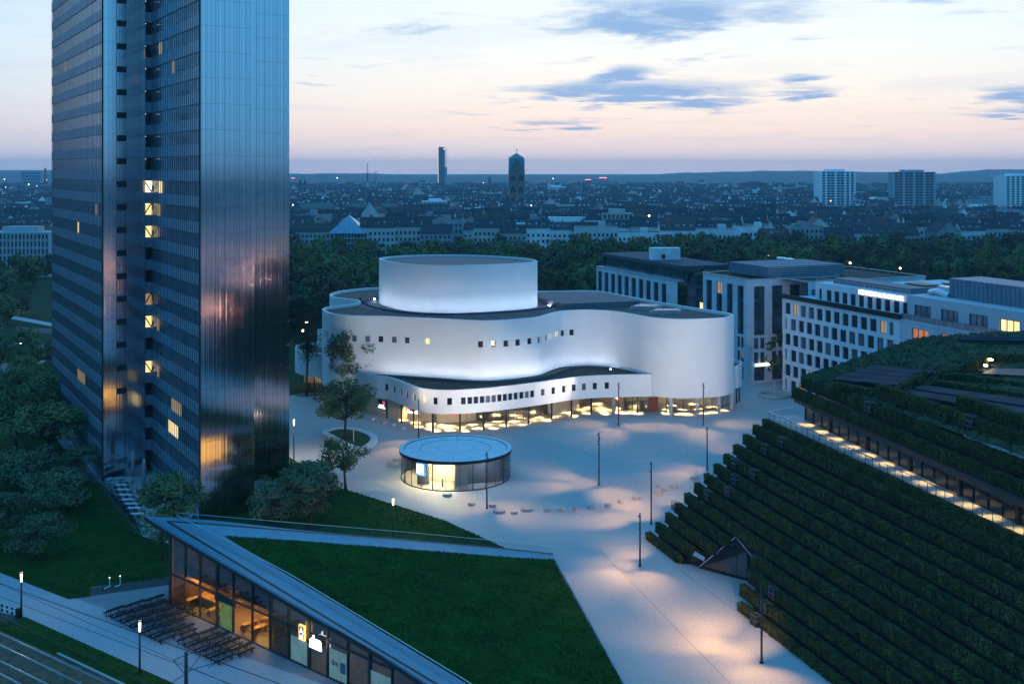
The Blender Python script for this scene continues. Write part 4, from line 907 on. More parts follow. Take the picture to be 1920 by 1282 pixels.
# hedges ------------------------------------------------------------
def leafmat(name, c1, c2, sc=.5, rnd=.25):
    m = mat(name, c1, .9, scale=sc, col2=c2, spec=.15, objrand=rnd, detail=6); return m
Mhedge = leafmat('hedge_leaves', (.030, .032, .011), (.115, .112, .034), .7, .12)
Mhedgec = mat('hedge_core', (.016, .026, .011), .95, scale=1.2, col2=(.045, .064, .022), spec=.05, bump=.8, bscale=6)
rngh = np.random.default_rng(11)
def hedge_row(A, length, h, th, label, group='hedges on the terraced building', D=HD, Nn=HN, dens=34, size=.20, tray=True, lo=0.0):
    # A: top corner of the row's front edge
    o = thing('hedge', label, 'hedge', A, 0, group)
    D = Vector(D); Nn = Vector(Nn); mb = MB()
    seg = max(2, int(length/1.1)); top = []
    for i in range(seg):
        s0, s1 = length*i/seg, length*(i+1)/seg; w = rngh.uniform(.86, 1.0); hh = h*rngh.uniform(.93, 1.0); c = D*(s0+s1)/2+Nn*(th/2)+Vector((0, 0, -h+hh/2)); mb.box(c, ((s1-s0)*1.0, th*w*.97, hh*.99), 0, (D, Nn, Vector((0, 0, 1))))
    mb.build('hedge_core', Mhedgec, o, world=False)
    Vs = []; Fs = []; off = 0
    d3 = np.array(D); n3 = np.array(Nn); up3 = np.array([0, 0, 1.0])
    for face, area in (('f', length*h), ('t', length*th), ('e', 2*th*h)):
        nn = int(area*dens)
        def pos(n, face=face):
            s = rngh.uniform(0, length, n); lump = .05*np.sin(s*5.1+1.3*A[0])+.03*np.sin(s*11.7); q = rngh.uniform(0, 1, n)
            if face == 'f': P = s[:, None]*d3+(lump-.03)[:, None]*n3+(-q*h)[:, None]*up3; Nm = np.tile(-n3+.15*up3, (n, 1))
            elif face == 't': P = s[:, None]*d3+(q*th)[:, None]*n3+(lump*.7)[:, None]*up3; Nm = np.tile(up3, (n, 1))
            else:
                e = rngh.integers(0, 2, n); P = (e*length)[:, None]*d3+(q*th)[:, None]*n3+(-rngh.uniform(0, h, n))[:, None]*up3; Nm = np.where(e[:, None] == 0, -d3, d3)
            return P, Nm.astype(float)
        V, Fq = cards(nn, pos, size, rngh, .12, .28); Vs.append(V); Fs.append(Fq+off); off += len(V)
    me = np_mesh('leaves', np.concatenate(Vs), np.concatenate(Fs), Mhedge); l = bpy.data.objects.new('leaves', me); COL.objects.link(l); l.parent = o
    if tray:
        mb = MB(); mb.box(D*length/2+Nn*.45+Vector((0, 0, -h-.09)), (length, 1.05, .16), 0, (D, Nn, Vector((0, 0, 1)))); mb.build('planter_tray', Mdark, o, world=False)
    return o
def s_row(k, px, dz=0.0):
    A = E(k); kk = (px-CX)/F; d = HDK[k]; return (kk*A.y-A.x)/(d.x-kk*d.y)
ordn = ['lowest', 'second', 'third', 'fourth', 'fifth', 'sixth', 'seventh', 'eighth', 'ninth', 'tenth', 'eleventh', 'twelfth', 'thirteenth']
lend = {0: 1270, 1: 1301, 2: 1333, 3: 1360}; rst = {0: 1382, 1: 1386, 2: 1402, 3: 1408}
def rowlen(k):                               # as far as the picture needs, plus some metres
    A = E(k); d = HDK[k]; s = (.4923*A.y-A.x)/(d.x-.4923*d.y); sb = 0
    for q in range(0, 80):
        p = A+HDK[k]*q
        if F*(H-p.z)/p.y+CY > 1330: break
        sb = q
    return min(s+5, sb+5)
for k in range(13):
    A = E(k); hk = HDK[k]; nk = perp(hk)
    if k in lend:
        L_ = s_row(k, lend[k]); hedge_row(A, L_, 1.12 if k else .95, .82, '%s hedge row from the ground, left of the entrance notch' % ordn[k], D=hk, Nn=nk)
        s0 = s_row(k, rst[k]); hedge_row(A+hk*s0, rowlen(k)-s0, 1.12 if k else .95, .82, '%s hedge row from the ground, right of the entrance notch' % ordn[k], D=hk, Nn=nk)
    else: hedge_row(A, rowlen(k), 1.12, .82, '%s hedge row from the ground, running unbroken below the terrace' % ordn[k], D=hk, Nn=nk)
mb = MB()
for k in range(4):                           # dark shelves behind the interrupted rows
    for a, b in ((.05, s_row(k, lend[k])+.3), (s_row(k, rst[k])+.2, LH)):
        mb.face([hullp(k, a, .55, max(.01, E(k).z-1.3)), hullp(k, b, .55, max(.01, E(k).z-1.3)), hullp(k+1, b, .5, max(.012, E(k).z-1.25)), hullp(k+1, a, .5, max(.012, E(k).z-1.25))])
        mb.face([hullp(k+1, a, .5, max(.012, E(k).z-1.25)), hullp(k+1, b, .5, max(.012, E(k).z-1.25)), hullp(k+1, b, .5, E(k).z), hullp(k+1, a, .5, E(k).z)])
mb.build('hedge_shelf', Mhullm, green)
# entrance notch
Mbrk = mat('entrance_brick', (.14, .105, .10), .8, var=.2, scale=1.5)
g0, g1 = G(1318, 1062), G(1400, 1086); mb = MB()
ze = 3.3; mb.face([g0, g1, g1+Vector((0, 0, ze)), g0+Vector((0, 0, .15))]); mb.build('entrance_wall', Mbrk, green)
apx = 1379.6; e4 = E(4)+HDK[4]*s_row(4, apx)+Vector((0, 0, -1.25)); lb = g0+Vector((-.6, -.3, .05)); rb = G(1409, 1041, 3.4)
mb = MB(); mb.face([lb, G(1300, 1058), G(1290, 1049, .9), G(1360, 1012, 3.6), e4]); mb.face([lb, e4, g1+Vector((.3, -.2, 3.5))]); mb.build('entrance_flap', Mhullm, green)
mb = MB(); mb.bar(G(1383, 1080), G(1383, 1080)+Vector((0, 0, 3.1)), .28); mb.build('entrance_column', Mbrown, green)
mb = MB(); mb.bar(e4, rb, .12, .1); mb.bar(lb, e4, .12, .1); mb.build('entrance_edge', Mhand, green)
mb = MB(); mb.bar(g0+Vector((-.5, -.4, .12)), g1+Vector((0, -.3, .12)), .25, .24); mb.build('entrance_step', Mhullm, green)
Mgrate = mat('blue_steel_grate', (.16, .22, .26), .4, .4)
for q in (((1299, 1040), (1320, 1052), (1322, 1044), (1303, 1033)), ((1332, 1030), (1346, 1040), (1350, 1034), (1334, 1022)), ((1360, 1014), (1374, 1024), (1376, 1016), (1361, 1006))):
    zz = (1.35, 2.6, 3.9)[(('1299' in str(q)) and 0) or (('1332' in str(q)) and 1) or 2]; mb = MB(); mb.face([G(x, y, zz) for x, y in q]); mb.build('grating', Mgrate, green)
# hedges above the terrace and on the roof
for k, x0, z, nm in ((13, 37.2, 20.15, 'hedge row directly above the terrace fascia'), (14, 38.4, 21.6, 'second hedge row above the terrace, along the roof edge')):
    A = Vector((x0, 138.5, z)); hedge_row(A, (.4923*138.5-x0)/.709+5, 1.25, 1.0, nm, D=HU, Nn=HUN)
for x0, z, px, nm in ((39.65, 23.75, 1642, 'third hedge row above the terrace, starting halfway along the roof'), (40.9, 25.1, 1792, 'topmost short hedge row at the right end of the roof')):
    s = ((px-CX)/F*138.5-x0)/(HU.x-(px-CX)/F*HU.y); A = Vector((x0, 138.5, z))+HU*s; hedge_row(A, (.4923*138.5-x0)/.709+5-s, 1.3, 1.0, nm, D=HU, Nn=HUN)
# roof
def rz(x, y):
    s = (Vector((x, y, 0))-Vector((38.4, 138.5, 0))).dot(HU); n_ = (Vector((x, y, 0))-Vector((38.4, 138.5, 0))).dot(HUN)
    return 21.45+max(0, min(s-8, 40))*.09*max(0, min(1, n_/3.0))+max(0, -s)*.03
Mrg = mat('roof_grass', (.040, .050, .026), .95, scale=.35, col2=(.105, .110, .064), bump=.6, bscale=6, spec=.1)
mb = MB(); idx = {}; na, nb = 40, 26
def rpt(i, j):
    t = i/na; u = j/nb
    e0 = Vector((38.9, 138.7, 0))+HU*(t*60)                               # front edge, running south
    bk = [Vector((38.9, 138.7, 0)), Vector((54, 155, 0)), Vector((65, 167, 0)), Vector((79, 172.5, 0)), Vector((112, 178, 0)), Vector((160, 170, 0))]
    q = t*5; a = min(int(q), 4); e1 = bk[a].lerp(bk[a+1], q-a); p = e0.lerp(e1, u); return p
for i in range(na+1):
    for j in range(nb+1): p = rpt(i, j); idx[i, j] = len(mb.v); mb.v.append((p.x, p.y, rz(p.x, p.y)+.12*math.sin(p.x*1.3)*math.sin(p.y*1.1)))
for i in range(na):
    for j in range(nb): mb.f.append((idx[i, j], idx[i+1, j], idx[i+1, j+1], idx[i, j+1])); mb.m.append(0)
mb.build('roof_lawn', Mrg, green, smooth=True)
def rpos(n):
    t = rngh.uniform(0, 1, n)**.8; u = rngh.uniform(0, 1, n); P = []
    for a, b in zip(t, u): p = rpt(a*na, b*nb); P.append((p.x, p.y, rz(p.x, p.y)+.12))
    return np.array(P), np.tile(np.array([0, -.6, .5]), (n, 1))
V, Fq = cards(14000, rpos, .55, rngh, .1); o = bpy.data.objects.new('roof_grass', np_mesh('roof_grass', V, Fq, leafmat('grass_tuft', (.040, .050, .024), (.125, .125, .072), .5, 0))); COL.objects.link(o); tag(o, kind='stuff')
Mpanel = mat('dark_roof_panel', (.022, .036, .052), .85, 0, var=.35, scale=.4, spec=.1)
def rq(px, py, dz): 
    z = 21.8
    for _ in range(6): p = G(px, py, z); z = rz(p.x, p.y)+dz
    return G(px, py, z)
def strips(A, B, C, D_, n_, gap):
    for i in range(n_):
        t0, t1 = i/n_, (i+1-gap)/n_; l = lambda P, Q, t: (P[0]+(Q[0]-P[0])*t, P[1]+(Q[1]-P[1])*t)
        q = [rq(*l(A, B, t0), .75), rq(*l(D_, C, t0), .75), rq(*l(D_, C, t1), .75), rq(*l(A, B, t1), .75)]; mb = MB(); mb.face(q); w = [p-Vector((0, 0, .25)) for p in q]
        for k in range(4): mb.face([w[k], w[(k+1) % 4], q[(k+1) % 4], q[k]])
        mb.build('roof_panel', Mpanel, green)
strips((1560, 710), (1640, 683), (1752, 695), (1690, 722), 4, .10); strips((1690, 737), (1735, 719), (1960, 750), (1960, 782), 2, .22)
strips((1800, 636), (1815, 628), (1960, 630), (1960, 639), 2, .3)
for a, b, h_, nm in (((1560, 716), (1690, 727), .9, 'low roof hedge in front of the left roof panels'), ((1690, 727), (1740, 707), .9, 'short slanting roof hedge beside the left roof panels'), ((1745, 712), (1960, 728), 1.0, 'long roof hedge behind the right roof panels'), ((1775, 696), (1868, 664), 1.0, 'slanting hedge on the left of the roof courtyard'), ((1868, 663), (1960, 667), .9, 'hedge along the far side of the roof courtyard'), ((1775, 698), (1960, 712), .8, 'hedge along the near side of the roof courtyard')):
    p, q = rq(*a, .3+h_), rq(*b, .3+h_); d = q-p; d.z = 0; L_ = d.length; d.normalize(); hedge_row(p, L_, h_+.4, 1.0, nm, 'roof hedges of the green building', d, Vector((-d.y, d.x, 0)) if d.x > 0 else Vector((d.y, -d.x, 0)), 9, .36, False)
mb = MB(); mb.face([rq(x, y, .35) for x, y in ((1840, 700), (1862, 690), (1960, 692), (1960, 706))]); mb.build('roof_courtyard', Mblack, green)  # flat black sheet, the sunken court's shade put into its colour
p = rq(1857, 674, 1.1); lamp('POINT', p, 60, (1, .55, .2), radius=.2, name='courtyard_lamp', parent=green); mb = MB(); mb.box(p, (.5, .5, .2)); mb.build('courtyard_light', Mwarm, green)
p = rq(1848, 685, .9); mb = MB(); mb.box(p, (.4, .4, .2)); mb.build('courtyard_light', Mwarm, green)
# steel service frames standing in the hedges
fmb = MB()
for zz in (0, .55, 1.1):
    for a, b in (((-.5, -.35), (.5, -.35)), ((.5, -.35), (.5, .35)), ((-.5, -.35), (-.5, .35)), ((-.5, .35), (.5, .35))): fmb.bar((a[0], a[1], zz), (b[0], b[1], zz), .06)
for x in (-.5, .5):
    for y in (-.35, .35): fmb.bar((x, y, 0), (x, y, 1.1), .06)
fmb.box((0, 0, .3), (.9, .6, .5), 1)
fm = mesh_of(fmb, 'service_frame', [mat('frame_steel', (.12, .14, .16), .45, .4), Mdark])
for i, (px, k) in enumerate(((1380, 8), (1437, 10), (1468, 11), (1380, 7), (1416, 8), (1267, 3), (1329, 5), (1368, 6), (1452, 2), (1437, 1), (1418, 0))):
    s = s_row(k, px); p = E(k)+HDK[k]*s-HN*.08+Vector((0, 0, -.88)); o = bpy.data.objects.new('service_frame', fm); COL.objects.link(o); o.location = p; o.rotation_euler = (0, 0, math.atan2(HD.y, HD.x)); tag(o, 'dark steel service frame set in a lower hedge row', 'steel frame', 'service frames in the lower hedges')
for px, x0, z in ((1632, 38.4, 21.6), (1822, 39.65, 23.75)):
    kk = (px-CX)/F; s = (kk*138.5-x0)/(HU.x-kk*HU.y); o = bpy.data.objects.new('service_frame', fm); COL.objects.link(o); o.location = Vector((x0, 138.5, z-.9))+HU*s-HN*.1; o.rotation_euler = (0, 0, math.atan2(HD.y, HD.x)); tag(o, 'steel service frame breaking the hedge at the roof edge, %s' % ('nearer the white offices' if px < 1700 else 'farther along to the right'), 'steel frame', 'service frames at the roof edge')
# ------------------------------------------------------------------ office buildings behind
GD = Vector((.378, -.926, 0)).normalized(); GN = Vector((GD.y, -GD.x, 0))            # along the street front (towards the camera), outward (left)
GR = Vector((-GD.y, GD.x, 0))*1.0                                                     # into the block
def fpath(A, L, D=GD): return Path([A.to_2d(), (A+D*L).to_2d()])
random.seed(5)
wo = G(1467.5, 733); wo.z = 0
white = thing('white_office', 'white office building with staggered square windows and a lit rooftop sign', 'office building', wo)
LWO = 36.2; hw = 20.9
P = fpath(wo, LWO); wins = []
zrow = [17.5, 14.1, 10.7, 7.3, 3.9, .6]
for r, z in enumerate(zrow):
    off = 0 if r % 2 == 0 else -.72
    for c in range(13):
        a = .85+c*2.70+off; b = a+1.85
        if r % 2 == 1 and c == 0: a, b = .75, 1.45
        if r % 2 == 0 and c == 12: b = a+1.1
        if b < LWO-.3 and not (r % 2 == 1 and c == 0 and False): wins.append((a, b, z-.15, z+2.35))
wins.sort()
mb = MB(); rs = wall_strip(mb, P, 0, hw, wins, .35)
e = wo+GD*LWO; bk = wo+GR*16; mb.face([(wo.x, wo.y, 0), (wo.x, wo.y, hw), (bk.x, bk.y, hw), (bk.x, bk.y, 0)]); mb.face([(wo.x, wo.y, hw), (e.x, e.y, hw), (e+GR*16).to_2d().to_3d()+Vector((0, 0, hw)), (bk.x, bk.y, hw)])
mb.build('wall', mat('white_stone_front', (.66, .68, .72), .7, var=.06, scale=.3), white)
for w, r in zip(wins, rs):
    z = r[0][2]; lit = random.random() < .04
    window_part(r, white, Mlitd if (lit or (z < 5 and random.random() < .22)) else (Mwin if random.random() < .75 else Mwinb), Mframe, fw=.09, split=2 if w[1]-w[0] > 1.3 else 1)
# dark planted parapet and set back top floor
mb = MB(); a = wo+GN*.12; mb.box((a+GD*(LWO/2))+Vector((0, 0, hw+.30)), (LWO+.3, .6, .95), 0, (GD, GN, Vector((0, 0, 1)))); mb.build('planted_parapet', mat('dark_planting', (.014, .02, .016), .9, bump=.5), white)
st = wo+GR*2.4+GD*8.2; PL = 27.8; P2 = fpath(st, PL); w2 = [(1.2+c*2.48, 2.75+c*2.48, hw+.4, hw+2.75) for c in range(11)]; w2[0] = (1.2, 2.1, hw+.4, hw+2.75)
mb = MB(); rs = wall_strip(mb, P2, hw, hw+4.0, w2, .3); q = st+GR*12; mb.face([(st.x, st.y, hw), (st.x, st.y, hw+4), (q.x, q.y, hw+4), (q.x, q.y, hw)]); e2 = st+GD*PL; mb.face([(st.x, st.y, hw+4), (e2.x, e2.y, hw+4), (e2+GR*12).to_2d().to_3d()+Vector((0, 0, hw+4)), (q.x, q.y, hw+4)])
mb.build('top_floor', bpy.data.materials['white_stone_front'], white)
for r in rs: window_part(r, white, Mwin, Mframe, fw=.09, split=2)
mb = MB()
for k in range(12): a = st+GD*(k*2.5)+GR*.3+Vector((0, 0, hw+4)); mb.bar(a, a+Vector((0, 0, 1.0)), .05)
for z in (.5, 1.0): mb.bar(st+GR*.3+Vector((0, 0, hw+4+z)), st+GR*.3+GD*PL+Vector((0, 0, hw+4+z)), .06)
mb.build('roof_railing', Mhand, white)
mb = MB(); mb.box(st+GD*PL*.5+GR*5+Vector((0, 0, hw+4.5)), (PL*.8, 5, 1.2), 0, (GD, GN, Vector((0, 0, 1)))); mb.build('roof_plant', mat('plant_grey', (.10, .13, .16), .6), white)
sgp = st+GD*20.2+GN*.28+Vector((0, 0, hw+3.42)); sg = thing('roof_sign', 'glowing white rooftop lettering on the white office building', 'sign', sgp, math.atan2(GD.y, GD.x))
o = piece('lettering', text_mesh('BEHRENS & FLORACK', 1.30, .08), sg, (0, 0, 0), (math.pi/2, 0, 0)); o.data.materials.append(mat('sign_letters', (1, 1, 1), emit=(1, .93, .78), estr=1.7)); o.scale = (1.0, 1, 1)
# right hand continuation with wide windows
so = wo+GD*LWO+GN*.12; so.z = 0
stone = thing('stone_office', 'pale stone office building with wide three part windows and roof plant', 'office building', so)
LS = 62; P = fpath(so, LS); wins = []
for r, z in enumerate((17.2, 13.6, 10.0, 6.4, 2.8)):
    for c in range(8): wins.append((3.0+c*7.2, 7.2+c*7.2, z, z+2.4))
mb = MB(); rs = wall_strip(mb, P, 0, hw, wins, .35); mb.face([(so.x, so.y, 0), (so.x, so.y, hw), (so+GR*16).to_2d().to_3d()+Vector((0, 0, hw)), (so+GR*16).to_2d().to_3d()]); e = so+GD*LS; mb.face([(so.x, so.y, hw), (e.x, e.y, hw), (e+GR*16).to_2d().to_3d()+Vector((0, 0, hw)), (so+GR*16).to_2d().to_3d()+Vector((0, 0, hw))])
for k in range(1, 27): mb.box(so+GD*LS/2+GN*.012+Vector((0, 0, k*.78)), (LS, .02, .03), 1, (GD, GN, Vector((0, 0, 1)))) if not any(w[2]-.05 < k*.78 < w[3]+.05 for w in wins) else None
Mpst = mat('pale_stone_front', (.50, .50, .54), .7, var=.07, scale=.25)
mb.build('wall', [Mpst, Mjoint], stone)
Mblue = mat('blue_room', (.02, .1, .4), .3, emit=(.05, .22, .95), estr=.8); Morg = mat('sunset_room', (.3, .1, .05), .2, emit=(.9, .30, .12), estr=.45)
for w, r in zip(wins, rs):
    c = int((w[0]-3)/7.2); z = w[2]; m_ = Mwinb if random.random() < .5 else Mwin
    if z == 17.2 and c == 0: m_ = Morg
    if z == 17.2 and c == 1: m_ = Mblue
    window_part(r, stone, m_, Mframe, fw=.14, split=3)
st2 = so+GR*1.8; P3 = fpath(st2, LS); w3 = [(1.8+c*6.6, 6.0+c*6.6, hw+.3, hw+2.8) for c in range(8)]
mb = MB(); rs = wall_strip(mb, P3, hw, hw+4.4, w3, .3); e = st2+GD*LS; mb.face([(st2.x, st2.y, hw+4.4), (e.x, e.y, hw+4.4), (e+GR*15).to_2d().to_3d()+Vector((0, 0, hw+4.4)), (st2+GR*15).to_2d().to_3d()+Vector((0, 0, hw+4.4))]); mb.face([(st2.x, st2.y, hw), (st2.x, st2.y, hw+4.4), (st2+GR*15).to_2d().to_3d()+Vector((0, 0, hw+4.4)), (st2+GR*15).to_2d().to_3d()+Vector((0, 0, hw))])
mb.build('top_floor', Mpst, stone)
for i, r in enumerate(rs): window_part(r, stone, Mlitw if i == 3 else (Mlitd if i == 4 else Mwinb), Mframe, fw=.14, split=3, label='wide lit window' if i == 3 else None)
for k in range(20): m = MB(); a = so+GN*-.2+GD*(k*3+.05)+Vector((0, 0, hw)); b = a+GD*2.9; m.face([a, b, b+Vector((0, 0, 1.1)), a+Vector((0, 0, 1.1))]); m.build('balcony_pane', mat('balcony_glass', (.10, .14, .18), .1, spec=.6) if k == 0 else bpy.data.materials['balcony_glass'], stone)
pl_ = st2+GR*4.5+GD*6; mb = MB(); mb.box(pl_+GD*17+GR*4+Vector((0, 0, hw+6.2)), (34, 8, 3.6), 0, (GD, GN, Vector((0, 0, 1))))
for k in range(34): mb.box(pl_+GD*(k+.5)-GR*.06+Vector((0, 0, hw+6.2)), (.9, .1, 3.4), 0, (GD, GN, Vector((0, 0, 1))))
mb.build('roof_plant', mat('blue_plant_cladding', (.12, .19, .25), .5, .2), stone)
mb = MB(); mb.tube([pl_+Vector((0, 0, hw+4.6)), pl_+GD*-3+Vector((0, 0, hw+5.2)), pl_+GD*-5+Vector((0, 0, hw+4.8))], [.7, .6, .5], 10); mb.box(pl_+GD*-2.5+GR*2+Vector((0, 0, hw+5.3)), (3, 2, 1.6), 0, (GD, GN, Vector((0, 0, 1)))); mb.build('air_duct', Mhand, stone)
# low roofs behind the white office
for i, (px, py, L_, w_, z0, lb) in enumerate(((1640, 560, 46, 18, 23.5, 'flat roofed building with roof lights behind the white office'), (1790, 560, 40, 16, 22.5, 'flat roofed building with ventilators behind the stone office'))):
    a = G(px, py, z0); a.z = 0; r = thing('flat_roof_building', lb, 'building', a); mb = MB(); b = a+GR*40; mb.box(a+GR*22+Vector((0, 0, z0/2)), (L_, w_*2, z0), 0, (GD, GN, Vector((0, 0, 1)))); mb.build('wall', Mgreyst, r)
    for k in range(4): m = MB(); m.box(a+GR*(8+k*7)+GD*(k*3-6)+Vector((0, 0, z0+.9)), (5, 3.4, 1.8), 0, (GD, GN, Vector((0, 0, 1)))); m.box(a+GR*(8+k*7)+GD*(k*3-6)+Vector((0, 0, z0+1.95)), (5.6, 4, .25), 1, (GD, GN, Vector((0, 0, 1)))); m.build('ventilator', [mat('vent_housing', (.45, .48, .5), .6) if (i, k) == (0, 0) else bpy.data.materials['vent_housing'], Mdark], r)
# grey glass and stone office behind the theatre
go = Vector((54.3, 239, 0)); gh = 23.9
grey = thing('grey_office', 'grey stone office block with tall dark window strips behind the theatre', 'office building', go)
A0 = go-GD*19.0; LB = 19.0; w_l = []; rowsz = [(21.0, 2.3), (17.6, 2.9), (14.2, 2.9), (11.2, 2.4), (8.2, 2.3), (5.0, 2.3), (1.0, 2.9)]
def strip_wins(L_, pitch, w, start=1.0, upper=True):
    out = []; c = 0
    while start+c*pitch+w < L_-.3:
        a = start+c*pitch
        out.append((a, a+w, 11.0, gh-1.6))
        for z in (7.9, 4.6): out.append((a, a+w*.42, z, z+2.5)); out.append((a+w*.58, a+w, z, z+2.5))
        out.append((a, a+w, .5, 3.7)); c += 1
    return out
Mgl = mat('strip_glass', (.14, .22, .30), .10, .8, var=.5, scale=.25)
def tall_strip(r, parent, litp=.0, floors=4):
    a, b, c, d = [Vector(p) for p in r]; X = (b-a); w = X.length; X.normalize(); Nn = X.cross(Vector((0, 0, 1))); h = (d-a).length; fl = max(1, round(h/3.3)); mb = MB()
    for f in range(fl):
        z0 = h*f/fl; z1 = h*(f+1)/fl; v = Vector((0, 0, 1)); lit = random.random() < litp
        mb.face([a+v*(z0+.9), b+v*(z0+.9), b+v*z1, a+v*z1], 2 if lit else 0); mb.face([a+v*z0, b+v*z0, b+v*(z0+.9), a+v*(z0+.9)], 1)
        mb.box(a+X*w/2+v*(z0+.9)+Nn*.05, (w, .08, .12), 3, (X, Nn, v))
    for k in range(3): mb.box(a+X*(w*k/2+(.04 if k == 0 else -.04 if k == 2 else 0))+Vector((0, 0, h/2))+Nn*.06, (.08, .1, h), 3, (X, Nn, Vector((0, 0, 1))))
    mb.build('window_strip', [Mgl, mat('strip_panel', (.06, .09, .11), .2, .2) if 'strip_panel' not in bpy.data.materials else bpy.data.materials['strip_panel'], Mlitd, Mframe], parent)
def block(A, D, L_, h, pitch, w, parent, name='wall', m=Mgreyst, litp=.02, start=1.0):
    P = fpath(A, L_, D); ws = strip_wins(L_, pitch, w, start) if h > 23 else [(start+c*pitch, start+c*pitch+w, 3.8, h-1.3) for c in range(int((L_-start)/pitch))]
    mb = MB(); rs = wall_strip(mb, P, 0, h, ws, .4); mb.build(name, m, parent)
    for r in rs: tall_strip(r, parent, litp)
Gr2 = GR.copy()
block(A0, GD, LB, gh, 4.4, 2.5, grey, litp=.05, start=1.4); block(go, Gr2, 26, gh, 5.0, 3.0, grey, litp=.05, start=1.6)
mb = MB(); B0 = A0; c_ = [B0, go, go+Gr2*26, B0+Gr2*26]; mb.face([(p.x, p.y, gh-.5) for p in c_]); mb.build('roof', Mroofg, grey)
for a, b in ((B0, go), (go, go+Gr2*26), (go+Gr2*26, B0+Gr2*26), (B0+Gr2*26, B0)): m = MB(); m.bar(a+Vector((0, 0, gh+.06)), b+Vector((0, 0, gh+.06)), .5, .14); m.build('coping', Mframel, grey)
mb = MB(); mb.box(go-GD*10+Gr2*18+Vector((0, 0, gh+1.2)), (16, 22, 2.6), 0, (GD, Gr2, Vector((0, 0, 1)))); mb.build('roof_plant', mat('louvre_cladding', (.08, .15, .20), .7, 0), grey)
for k in range(5): m = MB(); m.box(go-GD*1.9+Gr2*18+Vector((0, 0, gh+.3+k*.48)), (.16, 22.1, .12), 0, (GD, Gr2, Vector((0, 0, 1)))); m.build('louvre', Mframel, grey)
for px, py in ((1465, 481), (1480, 483)): p = G(px, py+4, gh+2.5); m = MB(); m.prism([(p.x+1.2*math.cos(k*.785), p.y+2.0*math.sin(k*.785)) for k in range(8)], gh+2.45, gh+2.8); m.build('roof_dome', Mlampw if False else mat('pale_dome', (.7, .75, .8), .4) if 'pale_dome' not in bpy.data.materials else bpy.data.materials['pale_dome'], grey)
# glazed recess between the wings
ra = A0-GD*12.0+Gr2*3.0; mb = MB(); P = Path([ra.to_2d(), (ra+GD*6+Gr2*.6).to_2d(), (ra+GD*12.1).to_2d()]); wall_strip(mb, P, 0, 22.5, (), .2); mb.build('recess_glazing', Mgl, grey)
for z in (9.5, 13.0, 16.2, 19.4): m = MB(); m.bar(Vector((ra.x, ra.y, z))+GN*.06, Vector((ra.x, ra.y, z))+GD*12+GN*.06, .12, .9); m.build('recess_band', bpy.data.materials['strip_panel'], grey)
for k in range(5): m = MB(); a = ra+GD*(6.2+k*1.15)+GN*.0+Gr2*(.25-.13*k)-Gr2*.12; m.box(a+Vector((0, 0, 14.9)), (.95, .06, 2.0), 0, (GD, GN, Vector((0, 0, 1)))); m.build('lit_pane', Mlitw, grey)
lf = A0-GD*58; block(lf, GD, 46, 20.5, 4.1, 2.5, grey, m=Mgreyst, litp=.02); sf = lf+Gr2*2.2
mb = MB(); P = fpath(sf, 46.5); wall_strip(mb, P, 20.4, 23.4, (), .2); mb.face([(sf.x, sf.y, 20.4), (sf.x, sf.y, 23.4), (sf+Gr2*14).to_2d().to_3d()+Vector((0, 0, 23.4)), (sf+Gr2*14).to_2d().to_3d()+Vector((0, 0, 20.4))]); mb.build('attic_glazing', Mgl, grey)
for k in range(30): m = MB(); a = sf+GD*(.4+k*1.55)+GN*.05; m.box(a+Vector((0, 0, 21.8)), (.07, .1, 2.6), 0, (GD, GN, Vector((0, 0, 1)))); m.build('attic_bar', Mframe, grey)
mb = MB(); mb.box(sf+GD*23.4+Gr2*6.5+Vector((0, 0, 23.9)), (47.0, 14.2, 1.0), 0, (GD, Gr2, Vector((0, 0, 1)))); mb.build('attic_roof', mat('attic_roof', (.045, .075, .10), .8, spec=.2), grey)
mb = MB(); mb.box(lf+GD*23+Gr2*1.0+Vector((0, 0, 20.5)), (46.2, 2.4, .2), 0, (GD, Gr2, Vector((0, 0, 1)))); mb.face([(lf.x, lf.y, 0), (lf.x, lf.y, 20.5), (lf+Gr2*14).to_2d().to_3d()+Vector((0, 0, 20.5)), (lf+Gr2*14).to_2d().to_3d()]); mb.build('attic_terrace', Mframel, grey)
p = G(1246, 486, 24.4); m = MB(); m.box(p+Vector((0, 0, 1.6)), (8.0, 4, 3.2), 0, (Vector((1, .05, 0)).normalized(), Vector((-.05, 1, 0)).normalized(), Vector((0, 0, 1)))); m.box(p+Vector((-.6, -2.05, .9)), (1.0, .1, 1.2), 1); m.build('lift_house', [mat('white_plant_box', (.62, .64, .66), .7), Mdark], grey)
for x, z in ((1451, 0), (1474, 0)):
    s = (XA(x, 245)-go.x)/Gr2.x; p = go+Gr2*s+GN*0-GR*0+Vector((0, 0, 10.9))+GD*.3; m = MB(); m.box(p, (.3, .25, .5)); m.build('wall_lamp', Mbrown, grey); lamp('SPOT', p+GD*.35+Vector((0, 0, .2)), 60, (1, .6, .4), p+Vector((0, 0, 4))+GD*.0, 50, .5, .05, 'wall_light', grey); lamp('SPOT', p+GD*.35, 40, (1, .6, .4), p-Vector((0, 0, 4)), 50, .5, .05, 'wall_light', grey)
# second wing to the right behind, with planted roof
ro = G(1515, 529, 24.0); ro.z = 0; r2 = thing('rear_office', 'low grey office wing with planted roof behind the white office', 'office building', ro)
block(ro, Gr2, 34, 24.0, 5.2, 3.0, r2, litp=0); mb = MB(); c_ = [ro, ro+Gr2*34, ro+Gr2*34-GD*26, ro-GD*26]; mb.face([(p.x, p.y, 23.6) for p in c_]); mb.build('roof', Mroofg, r2)
for i in range(4): m = MB(); m.bar(c_[i]+Vector((0, 0, 24.06)), c_[(i+1) % 4]+Vector((0, 0, 24.06)), .5, .16); m.build('coping', Mframel, r2)
